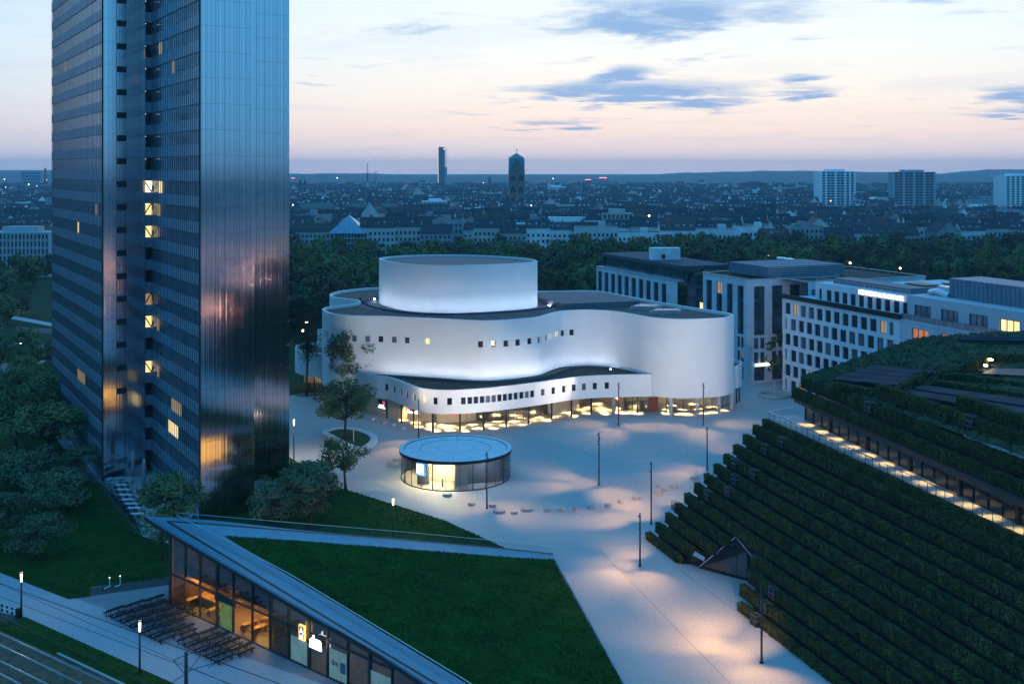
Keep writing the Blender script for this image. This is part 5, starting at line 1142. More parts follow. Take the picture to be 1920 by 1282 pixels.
# glowing shop fascia at the foot of the grey block, street clutter
s = (XA(1424, 243)-go.x)/Gr2.x; p = go+Gr2*max(2.5, s)+GD*.35+Vector((0, 0, 4.25)); mb = MB(); mb.box(p, (.2, 4.0, .5), 0, (GD, Gr2, Vector((0, 0, 1)))); o = mb.build('shop_sign', mat('street_sign_face', (1, 1, 1), emit=(1, .95, .85), estr=2.4)); tag(o, 'long white glowing shop sign at the foot of the grey office block', 'sign')
mb = MB(); c = G(1452, 742); 
for k in range(24): a, b = 2*math.pi*k/24, 2*math.pi*(k+1)/24; mb.bar(c+Vector((3.2*math.cos(a), 3.2*math.sin(a), .35)), c+Vector((3.2*math.cos(b), 3.2*math.sin(b), .35)), .5, .5)
mb.tube([c, c+Vector((0, 0, 3.2))], [.2, .12], 8); o = mb.build('fountain', Mconc); tag(o, 'round stone fountain with a short pillar in the street beyond the plaza', 'fountain')
# ------------------------------------------------------------------ plaza furniture
def lamp_post(px, ptop, pbase, label, e=420):
    g = G(px, pbase); h = ZA(ptop, g.y); r = thing('lamp_post', label, 'lamp post', g, 0, 'lamp posts with glowing heads'); mb = MB(); mb.tube([(0, 0, 0), (0, 0, h-1.15)], [.11, .09], 10); mb.build('pole', Mmast, r, world=False, smooth=True)
    mb = MB(); mb.tube([(0, 0, h-1.05), (0, 0, h-.12)], [.085, .13], 10); mb.build('lamp_head', Mlampw, r, world=False); mb = MB(); mb.tube([(0, 0, h-.12), (0, 0, h)], [.19, .17], 10); mb.tube([(0, 0, h-1.2), (0, 0, h-1.08)], [.10, .15], 10); mb.build('lamp_cap', Mmast, r, world=False)
    if e: l = lamp('POINT', g+Vector((0, 0, h-.6)), e, (1, .82, .55), radius=.3, name='post_light', parent=r); lamp('SPOT', g+Vector((.0, 0, h+.2)), e*2.0, (1, .82, .52), g+Vector((1.5, 1.5, 0)), 120, .9, .2, 'post_light', r)
lamp_post(551, 786, 862, 'lamp post by the corner of the office tower and the paving', 900)
lamp_post(737, 932, 1008, 'lamp post on the lawn behind the wedge roof', 120)
lamp_post(40, 1072, 1157, 'lamp post at the left end of the path beside the barrier', 60)
lamp_post(262, 1163, 1264, 'lamp post on the grass verge opposite the beer garden', 60)
FLG = [(560, 805), (570, 835)]
def mast(px, ptop, pbase, label, targets=(), col=(1, .52, .20), e=5000, size=42):
    g = G(px, pbase); h = ZA(ptop, g.y); r = thing('light_mast', label, 'light mast', g, 0, 'floodlight masts on the plaza'); mb = MB(); mb.tube([(0, 0, 0), (0, 0, h)], [.12, .09], 10); mb.build('pole', Mmast, r, world=False, smooth=True)
    mb = MB(); mb.tube([(0, 0, 0), (0, 0, .06)], .24, 12); mb.build('base_plate', Mmast, r, world=False)
    for i, t in enumerate(targets):
        z = h-.4-.5*i; q = Vector(t)-Vector((g.x, g.y, z)); d = q.normalized(); c = Vector((0, 0, z))+Vector((d.x, d.y, 0)).normalized()*.18
        mb = MB(); mb.tube([c-d*.10, c+d*.10], [.06, .08], 8); mb.build('projector', Mmast, r, world=False)
        dist = q.length; lamp('SPOT', Vector((g.x, g.y, z))+Vector((d.x, d.y, 0)).normalized()*.18+d*.2, e*(dist/14)**2, col, t, size*14/max(dist, 9), 1.0, .12, 'mast_light', r)
def gp(*a): return [G(x, y) for x, y in a]
mast(785, 748, 822, 'mast behind the round pavilion in front of the theatre', gp((745, 835), (722, 855)))
mast(913, 847, 953, 'mast standing in front of the round pavilion', gp((880, 950), (960, 950), (985, 972)))
mast(1123, 810, 909, 'mast alone on the open plaza beyond the arc of stone seats', gp((1075, 905), (1150, 928), (1010, 915), (1030, 885)))
mast(1160, 717, 797, 'mast in front of the theatre wing beside the paving ring', gp((1100, 795), (1200, 800), (1140, 812)))
mast(1319, 718, 797, 'mast in front of the rounded right end of the theatre', gp((1250, 800), (1380, 795), (1310, 812)))
mast(1326, 800, 882, 'mast beside the top corner of the hedge terraces', gp((1290, 880), (1360, 830), (1250, 895)))
mast(1221, 865, 982, 'mast by the seats near the foot of the hedge terraces', gp((1190, 960), (1255, 925), (1120, 975), (1170, 935)), e=8200)
mast(1200, 961, 1061, 'short looking mast at the lowest hedge corner', gp((1150, 1060), (1215, 1090), (1175, 1030), (1120, 1090)), e=8200)
mast(1428, 1098, 1242, 'mast with small fittings in front of the lower hedges', gp((1370, 1190), (1330, 1240), (1290, 1130), (1240, 1180), (1440, 1290)), e=8200, size=60)
# wash on the theatre walls from the masts
for a, b, e in (((1326, 882), (1300, 660), 4200), ((1221, 982), (1240, 655), 4200), ((1123, 909), (770, 660), 6500), ((1123, 909), (1010, 660), 3000), ((1123, 909), (690, 640), 6000), ((1160, 797), (880, 735), 3000), ((785, 822), (715, 733), 420), ((785, 822), (850, 735), 300), ((1123, 909), (1100, 700), 2600), ((1326, 882), (1350, 660), 2500)):
    g = G(*a)+Vector((0, 0, 7.9)); r = tpath.find(b[0]); t = tpath.at(r[0])[0]; T = Vector((t.x, t.y, 10 if b[1] < 700 else 6)); lamp('SPOT', g+(T-g).normalized()*.5, 1.7*e*(T-g).length/22, (1, .82, .66), T, 100 if (T-g).length < 25 else 64 if (T-g).length < 42 else 46, 1.0, .25, 'wall_wash')
# stone seats
sm_ = MB(); n = 16
for z0, z1, r0, r1 in ((0, .06, .90, .96), (.06, .42, .96, .96), (.42, .47, .96, .90)): sm_.tube([(0, 0, z0), (0, 0, z1)], [r0*.62, r1*.62], n)
seat_me = mesh_of(sm_, 'stone_stool', [mat('seat_concrete', (.36, .35, .36), .8, var=.15, scale=2)])
def seat(px, py, sx, label, group):
    g = G(px, py); o = bpy.data.objects.new('stone_stool', seat_me); COL.objects.link(o); o.location = g; o.scale = (sx*.85, max(.75, sx*.6), .9); tag(o, label, 'seat', group)
for x, y, s_ in ((884, 947, 1), (922.4, 950, 1), (963.7, 963, 1), (1025.7, 958, 1), (1053, 957, 1), (1080.4, 956.5, 1), (1107.6, 953, 1), (1140.5, 949, 1), (1164.3, 942, 1)): seat(x, y, s_, 'small round stone seat in the curved row across the plaza', 'small seats in the curved row')
seat(936, 961, 1.7, 'wide round stone seat beside the mast in front of the pavilion', 'wide stone seats'); seat(987, 957, 1.7, 'wide round stone seat midway along the curved row', 'wide stone seats'); seat(1192, 935, 1.25, 'wide stone seat at the right end of the curved row', 'wide stone seats'); seat(838.6, 930, 1.4, 'wide stone seat in front of the pavilion door', 'wide stone seats')
seat(879, 939, .7, 'smallest stone seat near the pavilion', None) if False else None
for x, y, s_ in ((1234.5, 926.5, 1.25), (1245, 920, .8), (1233.6, 913, .8), (1262.6, 914, 1.3), (1301.7, 898, 1.2), (1306, 906, 1)): seat(x, y, s_, 'bluish stone seat in the loose cluster beside the hedge terraces', 'seats by the hedges')
for x, y, s_ in ((697.7, 787, 1.3), (719.5, 794, 1.2), (737, 797.5, .9), (755.7, 804, 1)): seat(x, y, s_, 'stone seat in the row between planter and theatre', 'seats by the planter')
for x, y in ((738, 872), (747, 866)): mb = MB(); mb.box((0, 0, .24), (1.9, .8, .48)); mb.box((0, 0, .5), (2.0, .9, .05)); o = mb.build('stone_bench', Mconc, world=False, loc=G(x, y)); tag(o, 'square stone bench left of the round pavilion', 'bench', 'square benches by the pavilion')
# planter
po = [(602, 815), (618, 808.5), (640.6, 805), (674, 808), (697.7, 816), (708, 825), (702, 835.5), (682, 847), (664, 845), (640, 836), (618, 824)]
g = [p.to_2d() for p in catmull(px_poly(po), 4, True)]
if area2(g) < 0: g = g[::-1]
gi = offset(g, 1.25, True); gc = sum(g, Vector((0, 0)))/len(g); r = thing('planter', 'leaf shaped raised planter with a pale seat wall', 'planter', (gc.x, gc.y, 0)); mb = MB(); n = len(g)
for k in range(n):
    a, b, c, d = g[k], g[(k+1) % n], gi[(k+1) % n], gi[k]; mb.face([(a.x, a.y, 0), (b.x, b.y, 0), (b.x, b.y, .5), (a.x, a.y, .5)]); mb.face([(a.x, a.y, .5), (b.x, b.y, .5), (c.x, c.y, .5), (d.x, d.y, .5)]); mb.face([(d.x, d.y, .5), (c.x, c.y, .5), (c.x, c.y, .3), (d.x, d.y, .3)])
mb.build('seat_wall', mat('planter_stone', (.62, .63, .64), .7), r); mb = MB(); mb.face([(p.x, p.y, .42) for p in gi]); mb.build('planting_bed', mat('planter_grass', (.014, .048, .012), .95, scale=1.5, col2=(.034, .085, .022), bump=.6), r)
mb = MB(); p = G(663, 833); mb.bar(p+Vector((0, 0, .4)), p+Vector((0, 0, 3)), .12); o = mb.build('marker_post', Mwhite); tag(o, 'thin white marker post standing in the raised planter', 'post')
p = G(575, 740); mb = MB(); mb.prism([(p.x+2.3*math.cos(k*.3927), p.y+2.3*math.sin(k*.3927)) for k in range(16)], 0, .03); o = mb.build('tree_grate', mat('tree_grate', (.10, .10, .11), .7)); tag(o, 'round dark tree grate in the paving left of the theatre', 'tree grate')
# ------------------------------------------------------------------ beer garden
Mbt = mat('beer_table_top', (.012, .013, .018), .8, spec=.15)
def btable(kind):
    w, h = (.62, .76) if kind else (.27, .46); mb = MB(); L_ = 2.1
    top = MB(); top.box((0, 0, h-.02), (L_, w, .04))
    for s in (-1, 1):
        for y in (-1, 1): mb.bar((s*.75, y*w*.4, 0), (s*.75, y*w*.4, h-.04), .05)
        mb.bar((s*.75, -w*.4, .12), (s*.75, w*.4, .12), .05)
    if kind: mb.bar((-.75, 0, .4), (.75, 0, .4), .04)
    return mesh_of(top, 'top', [Mbt]), mesh_of(mb, 'frame', [Mdark])
tm, bm_ = btable(1), btable(0); ang = math.atan2(-FN.y, -FN.x)
def bput(s, o_, kind, group, label):
    p = fp(s, .004, o_); r = thing('beer_table' if kind else 'beer_bench', label, 'table' if kind else 'bench', p, ang+random.uniform(-.02, .02), group); a, b = tm if kind else bm_; piece('top', a, r, (0, 0, 0)); piece('frame', b, r, (0, 0, 0))
for gname, s0, n_, offs, wh in (('first', -2.2, 6, (5.4, 3.15, .95), 'farther beer garden group by the building corner'), ('second', 9.9, 4, (4.3, 2.05), 'nearer beer garden group by the last lit windows')):
    for c in range(n_):
        for o_ in offs:
            if gname == 'second' and c == 3 and o_ < 2: continue
            if gname == 'first' and c > 3 and o_ < 1: continue
            s = s0+c*1.92+(5.4-o_)*.15
            bput(s, o_, 1, 'beer tables of the %s group' % gname, 'long dark beer table in the '+wh)
            for d in (-.62, .62): bput(s+d, o_+.08, 0, 'beer benches of the %s group' % gname, 'narrow dark bench in the '+wh)
# bike racks and scooters
mb = MB(); mb.tube([(-.0, 0, 0), (0, 0, .8), (.7, 0, .8), (.7, 0, 0)], .03, 6); rk = mesh_of(mb, 'bike_rack', [Mdark], True)
for x, y in ((183, 1108), (192, 1106.5), (213, 1103), (228, 1101), (250, 1097), (272, 1094), (294, 1091), (313, 1088)): o = bpy.data.objects.new('bike_rack', rk); COL.objects.link(o); o.location = G(x, y)+Vector((0, 0, .02)); o.rotation_euler = (0, 0, 1.2); tag(o, 'plain steel bike rack on the strip beside the lawn', 'bike rack', 'bike racks by the lawn')
for i, (x, y) in enumerate(((200, 1104), (220, 1101))):
    r = thing('scooter', ('pale upright scooter parked left at the bike racks', 'pale upright scooter parked right at the bike racks')[i], 'scooter', G(x, y)+Vector((0, 0, .02)), 1.0, 'parked scooters'); Msc = mat('scooter_paint', (.55, .62, .6), .4) if i == 0 else bpy.data.materials['scooter_paint']
    mb = MB(); mb.box((0, 0, .16), (.9, .2, .08)); mb.build('deck', Msc, r, world=False); mb = MB(); mb.bar((.45, 0, .12), (.36, 0, 1.15), .09); mb.bar((.36, -.25, 1.15), (.36, .25, 1.15), .05); mb.build('steering_post', Msc, r, world=False)
    for s in (-.45, .5): mb = MB(); mb.tube([(s, -.04, .12), (s, .04, .12)], .12, 12); mb.build('wheel', Mdark, r, world=False)
    mb = MB(); mb.box((.40, 0, 1.22), (.08, .08, .08)); mb.build('headlight', Mlampw, r, world=False)
# verge rail, barrier, catenary pole
mb = MB(); P = Path([G(35, 1163), G(52, 1180)] if False else [G(56, 1191), G(236, 1272), G(330, 1322)]); k = int(P.L/1.9); r = thing('verge_fence', 'low dark rail fence along the grass verge by the tram line', 'fence', G(56, 1191))
for i in range(k+1): p = P.at(P.L*i/k)[0]; m = MB(); m.bar((p.x, p.y, 0), (p.x, p.y, .52), .06); m.build('post', Mbrown, r)
for a, b in zip(P.p, P.p[1:]): m = MB(); m.bar((a.x, a.y, .5), (b.x, b.y, .5), .06); m.build('rail', Mbrown, r)
r = thing('handrail_fence', 'taller brown tube handrail ending at the grass verge', 'fence', G(50, 1192))
for a, b in (((-20, 1163), (51, 1196)),):
    p, q = G(*a), G(*b)
    for z in (.55, 1.05): m = MB(); m.bar(p+Vector((0, 0, z)), q+Vector((0, 0, z)), .07); m.build('rail', Mbrown, r)
    for t in (.1, .55, 1): m = MB(); x = p.lerp(q, t); m.bar(x, x+Vector((0, 0, 1.08)), .08); m.build('post', Mbrown, r)
r = thing('barrier', 'white and black striped barrier board at the left edge by the path', 'barrier', G(12, 1160)); p, q = G(-25, 1140), G(30, 1157)
for z in (.35, .85):
    d = (q-p)
    for i in range(12): m = MB(); a = p+d*(i/12); b = p+d*((i+1)/12); m.bar(a+Vector((0, 0, z)), b+Vector((0, 0, z)), .05, .24, 0); m.build('stripe', Mwhite if i % 2 else Mdark, r)
for t in (0, .5, 1): m = MB(); x = p.lerp(q, t); m.bar(x, x+Vector((0, 0, 1.0)), .07); m.build('post', Mdark, r)
mb = MB(); x = G(37, 1158); mb.box(x+Vector((-.2, 0, .5)), (.4, .35, 1.0)); mb.box(x+Vector((-.2, 0, 1.02)), (.46, .4, .06)); o = mb.build('switch_cabinet', Mbrown); tag(o, 'small brown switch cabinet at the foot of the left lamp post', 'cabinet')
g = G(349, 1345); h = ZA(1222, g.y); r = thing('catenary_pole', 'dark tram wire pole with thin bracket arms cut by the lower frame', 'pole', g); mb = MB(); mb.tube([(0, 0, 0), (0, 0, h)], [.19, .15], 12); mb.build('pole', Mmast, r, world=False, smooth=True)
def up_(px, py): return Vector((XA(px, g.y), g.y, ZA(py, g.y)))-g
for a, b in (((346, 1262), (325, 1237)), ((325, 1237), (346, 1228)), ((353, 1257), (408, 1240)), ((353, 1259), (377, 1226)), ((346, 1264), (320, 1280)), ((353, 1226), (365, 1221)), ((408, 1240), (390, 1251))): m = MB(); m.bar(up_(*a), up_(*b), .05); m.build('bracket_arm', Mmast, r, world=False)
for a, b in (((-30, 1118), (325, 1236)), ((-30, 1100), (408, 1240))):
    m = MB(); p = g+up_(*b); q = Vector((XA(a[0], 112), 112, p.z+.1)); m.bar(p, q, .025); m.bar(p, p+(p-q).normalized()*40, .025); o = m.build('contact_wire', Mdark); tag(o, 'thin tram contact wire running past the pole, %s' % ('left one' if b[0] == 325 else 'right one'), 'wire', 'tram contact wires')
# terrace at the tower foot
mb = MB(); mb.tube([(0, 0, 0), (0, 0, 2.2), (0, 0, 2.3), (0, 0, 5.6), (0, 0, 6.1)], [.05, .05, .34, .26, .06], 10); um = mesh_of(mb, 'closed_parasol', [mat('grey_canvas', (.26, .26, .30), .8)], True)
for i, (x, y) in enumerate(((249, 919), (270, 935))): o = bpy.data.objects.new('closed_parasol', um); COL.objects.link(o); o.location = G(x, y); tag(o, ('tall closed grey parasol nearer the tower wall', 'tall closed grey parasol standing in front of the other')[i], 'parasol', 'closed parasols on the tower terrace')
mt = MB(); mt.box((0, 0, .73), (1.9, .8, .05)); mt.box((-.7, 0, .36), (.08, .6, .72)); mt.box((.7, 0, .36), (.08, .6, .72)); mtm = mesh_of(mt, 'top', [mat('white_table', (.62, .66, .68), .5)])
mc = MB(); mc.box((0, 0, .45), (.45, .45, .05)); mc.box((0, .21, .7), (.45, .04, .45))
for sx in (-1, 1):
    for sy in (-1, 1): mc.bar((sx*.2, sy*.2, 0), (sx*.2, sy*.2, .45), .035)
mcm = mesh_of(mc, 'terrace_chair', [mat('dark_chair', (.04, .06, .08), .5)])
for (x, y) in ((227, 917), (231, 926), (235, 936), (240, 945), (247, 953), (252, 961), (278, 925), (258, 972)):
    g = G(x, y); o = bpy.data.objects.new('terrace_table', mtm); COL.objects.link(o); o.location = g; tag(o, 'white table in the row on the tower terrace', 'table', 'white tables on the tower terrace')
    for dx, dy, rz_ in ((-.6, -.75, math.pi), (.5, -.75, math.pi), (-.5, .75, 0), (.5, .75, 0), (-1.6, .1, 1.57)):
        o = bpy.data.objects.new('terrace_chair', mcm); COL.objects.link(o); o.location = g+Vector((dx, dy, 0)); o.rotation_euler = (0, 0, rz_+random.uniform(-.2, .2)); tag(o, 'dark chair at the white tables on the tower terrace', 'chair', 'chairs on the tower terrace')
for i, (x, y) in enumerate(((216, 906), (232, 905), (292, 912))):
    g = G(x, y); mb = MB(); mb.box((0, 0, .3), (2.6, .9, .3)); mb.box((-1.0, 0, .65), (.9, .9, .2)); mb.box((0, .4, .6), (2.6, .15, .5)); o = mb.build('lounge_sofa', mat('pale_cushion', (.40, .43, .46), .8) if i == 0 else bpy.data.materials['pale_cushion'], world=False, loc=g); tag(o, ('pale lounge sofa at the near tower corner', 'pale lounge sofa beside the first parasol', 'pale lounge sofa under the middle slab of the tower')[i], 'sofa')
mb = MB(); P0, P1 = G(192, 908), G(262, 1000); r = thing('terrace_balustrade', 'glass balustrade between tower terrace and sloping lawn', 'balustrade', P0)
for i in range(12): a = P0.lerp(P1, i/12); b = P0.lerp(P1, (i+.96)/12); m = MB(); m.face([a, b, b+Vector((0, 0, 1)), a+Vector((0, 0, 1))]); m.build('glass_pane', Mrailg, r)
# blue light shaft strip along the tower foot
mb = MB(); a = TW(-2.6, -1, 0); mb.face([TW(-1.9, -.5, .02), TW(-.3, -.5, .02), TW(-.3, 48, .02), TW(-1.9, 48, .02)]); o = mb.build('tower_kerb', mat('blue_grey_strip', (.16, .20, .26), .6)); o['kind'] = 'structure'
# ------------------------------------------------------------------ trees
Mleaf = [leafmat('leaves_dark_green', (.046, .072, .026), (.160, .205, .075), .45, .25), leafmat('leaves_grey_green', (.060, .084, .044), (.170, .205, .108), .6, .2), leafmat('leaves_olive', (.040, .046, .010), (.130, .130, .028), .4, .25), leafmat('leaves_rust', (.050, .036, .018), (.130, .092, .046), .5, .25)]
def tree_meshes(name, seed, h, r, nleaf, size, leaf, crown0=.28, thin=False, spread=.85, nclump=34):
    rg = np.random.default_rng(seed); rd = random.Random(seed); mb = MB(); tr = max(.12, h*.018)
    lean = Vector((rd.uniform(-.3, .3), rd.uniform(-.3, .3), 0)); fork = h*(crown0+.10)
    mb.tube([(0, 0, -.1), (lean.x*.3, lean.y*.3, h*crown0*.5), (lean.x, lean.y, fork), (lean.x*1.4, lean.y*1.4, h*.72)], [tr*1.5, tr, tr*.8, tr*.25], 7)
    clumps = []
    for i in range(nclump):
        # clumps spread through the crown's volume, denser near its outside
        u = rd.uniform(-1, 1); a = rd.uniform(0, 6.283); rr = rd.uniform(.35, 1)**.5; w = math.sqrt(1-u*u)
        wob = 1+.22*math.sin(a*3+seed)+.12*math.sin(a*5+u*4)
        c = Vector((math.cos(a)*w*rr*r*spread*wob, math.sin(a)*w*rr*r*spread*wob, h*(crown0+(1-crown0)/2)+u*rr*h*(1-crown0)/2*.92))
        clumps.append((c, r*rd.uniform(.20, .38)))
    for c, cr in clumps[::2]:
        s = Vector((lean.x, lean.y, fork*rd.uniform(.75, 1.15))); m = s.lerp(c, .5)+Vector((0, 0, -.06*h*rd.random())); mb.tube([s, m, c], [tr*.42, tr*.24, tr*.07], 5, cap=False)
    tme = mesh_of(mb, 'trunk', [Mbark], True)
    C = np.array([c for c, _ in clumps]); R = np.array([k for _, k in clumps]); wt = R**2/np.sum(R**2); ctr = np.array([0, 0, h*.62])
    def pos(n):
        i = rg.choice(len(C), n, p=wt); d = rg.normal(0, 1, (n, 3)); d /= np.linalg.norm(d, axis=1)[:, None]; k = rg.uniform(.35, 1.05, (n, 1))**(1/2); d[:, 2] *= .8
        P = C[i]+d*k*R[i][:, None]; o = P-ctr; o /= np.linalg.norm(o, axis=1)[:, None]+1e-6; return P, d*.8+o*.5
    V, Fq = cards(nleaf, pos, size, rg, .6); cme = np_mesh('crown', V, Fq, leaf); return tme, cme
VAR = {}
def tvar(key, *a, **k):
    if key not in VAR: VAR[key] = tree_meshes(key, *a, **k)
    return VAR[key]
def put_tree(key, g, sc, rz, label, group=None, name='tree'):
    r = thing(name, label, 'tree', g, rz, group); r.scale = sc if isinstance(sc, tuple) else (sc, sc, sc); t, c = VAR[key]; piece('trunk', t, r, (0, 0, 0)); piece('crown', c, r, (0, 0, 0)); return r
tvar('dense', 21, 10, 4.2, 5200, .34, Mleaf[1]); tvar('dense2', 22, 10, 4.6, 5600, .34, Mleaf[0], .22); tvar('round', 23, 10, 4.4, 5200, .33, Mleaf[0], .30); tvar('sparse', 24, 10, 3.6, 13000, .23, Mleaf[1], .30, nclump=46); tvar('airy', 25, 10, 4.0, 2600, .30, Mleaf[0], .30, nclump=30)
tvar('bare', 26, 10, 2.9, 2600, .17, Mleaf[3], .34, nclump=60); tvar('low', 27, 10, 6.0, 5600, .38, Mleaf[1], .18)
def near(key, px, base, top, width, label, rz=0.0):
    g = G(px, base); h = ZA(top, g.y); rr = {'dense': 4.2, 'dense2': 4.6, 'round': 4.4, 'sparse': 3.6, 'airy': 4.0, 'bare': 2.9, 'low': 6.0}[key]; wm = width*g.y/F/2; put_tree(key, g, (wm/rr, wm/rr, h/10), rz, label)
near('round', 646, 828, 708, 116, 'round dense dark tree growing in the raised planter', .4)
near('sparse', 661, 764, 612, 104, 'taller thin leaved tree in front of the white theatre wall', 1.0)
near('bare', 575, 741, 560, 62, 'nearly bare autumn tree standing in the round grate', .3)
near('airy', 648, 918, 812, 104, 'airy tree on the lawn edge left of the pavilion', 2.0)
near('dense', 585, 938, 868, 100, 'leaning tree on the lawn with leaves over the paving', .9)
near('dense', 581, 992, 872, 124, 'broad grey green tree on the lawn right of the tower foot', 2.6)
near('low', 521, 985, 898, 124, 'low spreading tree just behind the wedge roof', .2)
near('dense2', 322, 1005, 884, 128, 'full dark tree at the tip of the wedge roof in front of the tower', 1.4)
near('airy', 305, 1052, 946, 96, 'smaller tree below the roof tip on the sloping lawn', .5)
for i, (key, px, b, t, w, lb) in enumerate((('low', 75, 1048, 962, 118, 'small round tree alone low on the left lawn'), ('dense', -10, 1030, 926, 110, 'tree cut by the left frame edge on the lawn'), ('low', 112, 960, 880, 140, 'hazy low tree midway down the left lawn'), ('dense2', 92, 860, 752, 176, 'big bushy tree overlapping the foot of the tower'), ('dense2', 84, 800, 700, 130, 'bushy tree above the big one against the tower'), ('round', 30, 840, 712, 130, 'rounded dark tree at the left edge behind the big one'), ('dense2', 36, 745, 668, 90, 'tree high on the left lawn beside the street'), ('low', 30, 930, 840, 150, 'spreading tree at the left edge mid lawn'), ('round', 40, 715, 640, 66, 'olive tree beside the pink lit street'), ('low', 150, 900, 836, 100, 'low shrubby tree close to the tower kerb'))):
    near(key, px, b, t, w, lb, i*.7)
# park trees beyond: a few kinds, each tree its own object
for i in range(3): tvar('p%d' % i, 40+i, 10, 4.6, 1500, .62, Mleaf[0], .15, nclump=26)
tvar('p3', 44, 10, 4.6, 1500, .62, leafmat('leaves_yellow', (.060, .066, .014), (.19, .18, .04), .4, .2), .15, nclump=26); tvar('p4', 45, 10, 4.4, 1300, .60, Mleaf[3], .18, nclump=30); tvar('p5', 46, 10, 4.4, 1400, .62, leafmat('leaves_pale', (.045, .062, .034), (.12, .145, .075), .5, .2), .15, nclump=26)
PL_ = {'p0': 'dense dark park tree beyond the theatre', 'p1': 'dense dark park tree beyond the theatre', 'p2': 'dense dark park tree beyond the theatre', 'p3': 'yellow olive park tree among the darker ones', 'p4': 'brownish autumn park tree among the greener ones', 'p5': 'grey green park tree beyond the theatre'}
def where(px): return 'between the office tower and the theatre' if px < 640 else 'behind the drum of the theatre' if px < 1010 else 'behind the left grey office wing' if px < 1300 else 'behind the grey roof plant block' if px < 1530 else 'above the lit rooftop sign' if px < 1720 else 'at the right end above the stone office'
def tlabel(key, px, Y):
    k = {'p3': 'yellow olive park tree', 'p4': 'brownish autumn park tree', 'p5': 'grey green park tree'}.get(key, 'dense dark park tree')
    return k+(' in the front rows ' if Y < 400 else ' in the middle rows ' if Y < 500 else ' in the back rows ')+where(px)
def hlabel(i, px, Y):
    w = 'left of the office tower' if px < 110 else 'left of the slender tower' if px < 815 else 'near the church tower' if px < 1020 else 'right of the church tower' if px < 1330 else 'below the left high-rise' if px < 1640 else 'below the right high-rises'
    return HL[i]+' '+w+(' near the park' if Y < 650 else ' midway back' if Y < 740 else ' farther back')
random.seed(12); cnt = 0; placed = []
def free(x, y, d): return all((x-a)**2+(y-b)**2 > d*d for a, b in placed)
tries = 0
while cnt < 285 and tries < 9000:
    tries += 1
    Y = random.uniform(300, 590); px = random.uniform(535, 2000)
    X = XA(px, Y)
    if px < 620 and Y < 290: continue
    if px > 1000 and Y < 345: continue
    if px > 1380 and Y < 420: continue
    if not free(X, Y, 9.5 if Y < 420 else 11): continue
    h = random.uniform(13, 19) if Y < 520 else random.uniform(10, 15)
    if px > 1250: h += 1.5
    w = random.random(); key = 'p%d' % random.randint(0, 2) if w < .36 else ('p3' if w < .54 else 'p4' if w < .80 else 'p5')
    placed.append((X, Y)); s = h/10; lb = tlabel(key, px, Y); put_tree(key, (X, Y, -.1), (s*random.uniform(.85, 1.15),)*2+(s,), random.uniform(0, 6.28), lb, lb); cnt += 1
for px, Y, h, key in ((585, 400, 17, 'p3'), (1215, 360, 12, 'p3'), (1190, 420, 14, 'p3'), (30, 430, 15, 'p3'), (10, 400, 12, 'p0'), (60, 440, 14, 'p0'), (85, 470, 12, 'p4'), (15, 330, 10, 'p0'), (-20, 300, 12, 'p1'), (40, 352, 9, 'p4'), (90, 500, 14, 'p1'), (48, 268, 9, 'p0'), (0, 262, 11, 'p1'), (85, 262, 6, 'p4'), (1448, 243, 12, 'p5'), (1850, 420, 18, 'p3'), (560, 330, 15, 'p0'), (600, 345, 16, 'p1'), (635, 330, 15, 'p2')):
    X = XA(px, Y); put_tree(key, (X, Y, -.1), (h/10,)*3, px, ('park tree left of the office tower, %.0f m tall kind' % h if False else ('dark park tree left of the office tower' if px < 110 else tlabel(key, px, Y))) if px != 1448 else 'slim street tree between the grey and the white offices', None if px == 1448 else 'park trees left of the office tower' if px < 110 else tlabel(key, px, Y))
